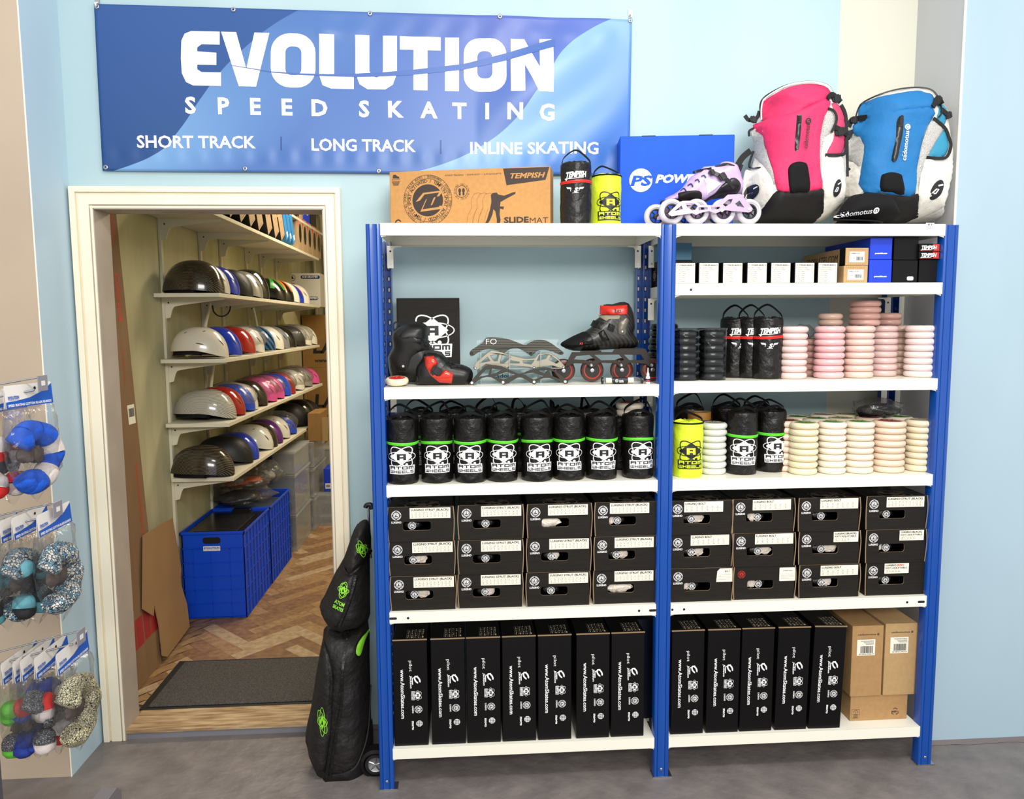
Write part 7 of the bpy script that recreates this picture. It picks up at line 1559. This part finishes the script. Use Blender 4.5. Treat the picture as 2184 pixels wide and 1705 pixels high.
def pack(label, xn, yb, Yn, segs, seed, rz=0, big=1.0, text='SPEED SKATING COTTON BLADE GUARDS', mid=None):
    rr = random.Random(seed); c = at(xn, yb, Yn); HH = .056
    t = thing('guard_pack', label, 'blade guard pack', (c.x, Yn, c.z+HH), R(rz), 'hanging packs of cotton blade guards')
    pl_ = plane((0, 0, -HH), (0, 1, 0), (0, 0, 1)); mb = MB()
    for s_ in (-1, 1): mb.prism([[(0, 0), (PW_, 0), (PW_, HH), (0, HH)]], lambda y, zz, d: Vector((d+s_*.003*(1-zz/HH), y, zz-HH)), -.0004, .0004, m_hdr)
    hd = mb.build('header_card', t)
    a = Art(); a.poly([[(0, 0), (PW_, 0), (PW_, HH*.92), (PW_*.8, HH*.62), (PW_*.5, HH*.38), (PW_*.2, HH*.30), (0, HH*.28)]], m_navy2); a.text(text, .005, .0035, .0062, m_wht, 1, w=PW_-.012, bold=.03, res=2); a.text('EVOLUTION', .008, .022, .0075, m_navy2, 1, w=.034, bold=.04, res=2); a.text('SPEED SKATING', .009, .0185, .0022, m_navy2, 1, w=.032, res=2)
    a.disc(PW_*.62, HH*.78, .004, m_dark, 2, 12); a.build('header_print', lambda y, zz, d: Vector((d+.0036*(1-zz/HH)+.0006, y, zz-HH)), t)
    # film bag
    T_ = -HH; P = [(0.002, T_+.004), (PW_-.002, T_+.004), (PW_+.008, T_-.10), (PW_+.012, T_-.175), (PW_*.66, T_-.225), (PW_*.52, T_-.250), (PW_*.44, T_-.228), (.006, T_-.175), (-.010, T_-.10)]
    MB().puff(P, lambda y, zz, d: Vector((-d, y, zz)), .030, .05, m_film, back=.030, step=.016, noise=.014, seed=seed, fb='round').build('film_bag', t, smooth=70)
    zc_ = T_-.125
    # curved cotton guard: an arc of tube open to the near side, ends tucked together
    pts = [(.030, T_-.098), (.050, T_-.072), (.090, T_-.066), (.126, T_-.088), (.140, T_-.128), (.128, T_-.168), (.095, T_-.192), (.055, T_-.192), (.038, T_-.175)]
    if len(set(segs)) > 2 or segs[0] in ('aqua', 'green', 'white'):          # folded flat: two upper and two lower lobes
        zc_ = T_-.135
        for y_, d_ in ((.045, -.012), (.088, .010)):
            for i, (za, zb_) in enumerate(((T_-.070, T_-.100), (T_-.100, T_-.128), (T_-.158, T_-.188), (T_-.188, T_-.215))):
                sg = segs[(i*len(segs)//4+(1 if y_ > .05 and len(segs) > 4 else 0)) % len(segs)]
                P_t = [Vector((d_, y_+.004*math.sin(zz*90+seed)+(.012 if i < 2 else -.004)*(za-zz)/.03, zz)) for zz in (za, za*.75+zb_*.25, za*.5+zb_*.5, za*.25+zb_*.75, zb_-.001)]
                rt = [.024, .0265, .027, .027, .026] if i % 2 == 0 else [.026, .027, .0265, .024, .014]
                if i % 2 == 0: rt = [.014, .022, .0255, .0265, .0265]
                MB().tube(P_t, rt, FB[sg], 16).build('cotton_guard', t, smooth=70)
    else:
        C_ = sm([(0, a_, b_) for a_, b_ in pts], 5); n = len(C_); rad = [.029+.002*math.sin(i/n*17+seed)+.002*math.sin(i/n*41) for i in range(n)]; rad[0] *= .7; rad[1] *= .9; rad[-2] *= .85; rad[-1] *= .6
        k = len(segs)
        for i, sgm in enumerate(segs):
            i0, i1 = int(n*i/k), min(n-1, int(n*(i+1)/k)); MB().tube([Vector((.8*math.sin(j*.7)*.003, C_[j].y, C_[j].z)) for j in range(i0, i1+1)], [rad[j] for j in range(i0, i1+1)], FB[sgm], 16).build('cotton_guard', t, smooth=70)
    from mathutils import noise as N
    f = lambda p: p*(1+.35*N.noise(p*2.3+Vector((seed, 0, 0))))
    for q_, r_q in (((0, .055, zc_+.004), .030), ((0, .088, zc_-.002), .024)): MB().blob(q_, .012, r_q, .022, FB[mid or 'brown'], 18, 12, f).build('inner_sole', t, smooth=60)
    return t
DX = ' on the %s hook row'
pack('pack of bright blue cotton blade guards on the top hook', 11, 873, -.42, ['blue', 'blue', 'blue', 'white', 'blue', 'white', 'blue', 'blue'], 1, -11)
pack('pack of white and red cotton guards behind the bright blue pack', -34, 884, -.42, ['white', 'red', 'white', 'white', 'red', 'white'], 2, -4, mid='black')
pack('pack of doodle print guards, foremost on the middle hook', 81, 1147, -.42, ['comic']*4, 3, 0)
pack('pack of aqua and black cotton guards, second on the middle hook', 28, 1153, -.42, ['aqua', 'black', 'aqua', 'aqua', 'black', 'aqua'], 4, 0, mid='black')
pack('pack of doodle print guards, third on the middle hook', 1, 1160, -.42, ['comic']*4, 5, 0)
pack('pack of aqua guards at the picture edge, last on the middle hook', -40, 1168, -.42, ['aqua', 'black', 'aqua'], 6, 0)
pack('pack of cream guards with black triangle net print, lowest hook', 122, 1442, -.42, ['tri']*4, 7, 0)
pack('pack of red, white and grey guards, second on the lowest hook', 76, 1450, -.42, ['red', 'white', 'grey', 'grey', 'white', 'red'], 8, 0, mid='grey')
pack('pack of navy and grey fleck guards, third on the lowest hook', 46, 1455, -.42, ['grey', 'navy', 'grey', 'grey', 'navy', 'navy'], 9, 0, mid='black')
pack('pack of navy, white and red guards, fourth on the lowest hook', 30, 1459, -.42, ['red', 'navy', 'white', 'navy', 'navy', 'red'], 10, 0, mid='brown')
pack('pack of green and grey guards, fifth on the lowest hook', 5, 1462, -.42, ['green', 'green', 'grey', 'green', 'green'], 11, 0, mid='brown')
hd_ = (RT*((7000-1092.0)/F_PX)+UP*((852.5+430)/F_PX)+FW).normalized()
for i, (u, v) in enumerate(((90, 804), (122, 1073), (172, 1346))):
    tip = at(u, v, -.35); t = thing('display_hook', 'double wire display hook with grey ticket plate, %s one' % ['highest', 'middle', 'lowest'][i], 'hook', tip, 0, 'display hooks')
    MB().tube([(0, 0, 0), tuple(-hd_*.62)], .0022, m_steel, 8).build('upper_wire', t, smooth=60); MB().tube([tuple(-hd_*.02+Vector((0, 0, -.030))), tuple(-hd_*.62+Vector((0, 0, -.030)))], .0026, m_steel, 8).build('lower_wire', t, smooth=60)
    MB().box(-.001, .001, -.022, .022, -.036, .004, mat('grey_ticket_plate', '8C8A94', .4)).build('ticket_plate', t, bev=.0008); MB().box(.0012, .002, -.008, .008, -.022, -.010, m_hdr).build('ticket', t)
p = at(10, 1600, -.75); t = thing('display_gondola', 'grey perforated display stand at the edge of the picture', 'display stand', (p.x, -.75, 0))
mb = MB(); mb.box(-.042, -.020, -.015, .015, 0, 2.0, mat('gondola_grey', '5E5C60', .4, metal=.4)); mb.build('upright', t)
a = Art(); 
for k in range(40): a.poly([rrl(-.034, .05+k*.05, -.027, .072+k*.05, .003)], m_hole)
a.build('slot_row', front(0, -.0155, 0), t)
p2 = atz(258, 1668, .055); mb = MB(); fx0 = p2.x-p.x
mb.prism([[(-2.2, 0), (p2.y+.75, 0), (p2.y+.75, .03), (p2.y+.72, .055), (-2.2, .055)]], lambda y, zz, d: Vector((fx0+d, y, zz)), -.05, 0, mat('foot_grey', '77737A', .45)); mb.build('base_foot', t, bev=.002)
MB().box(-.62, -.60, -.75, .8, 0, 2.0, mat('gondola_panel', 'B9B4AC', .6)).build('back_panel', t)
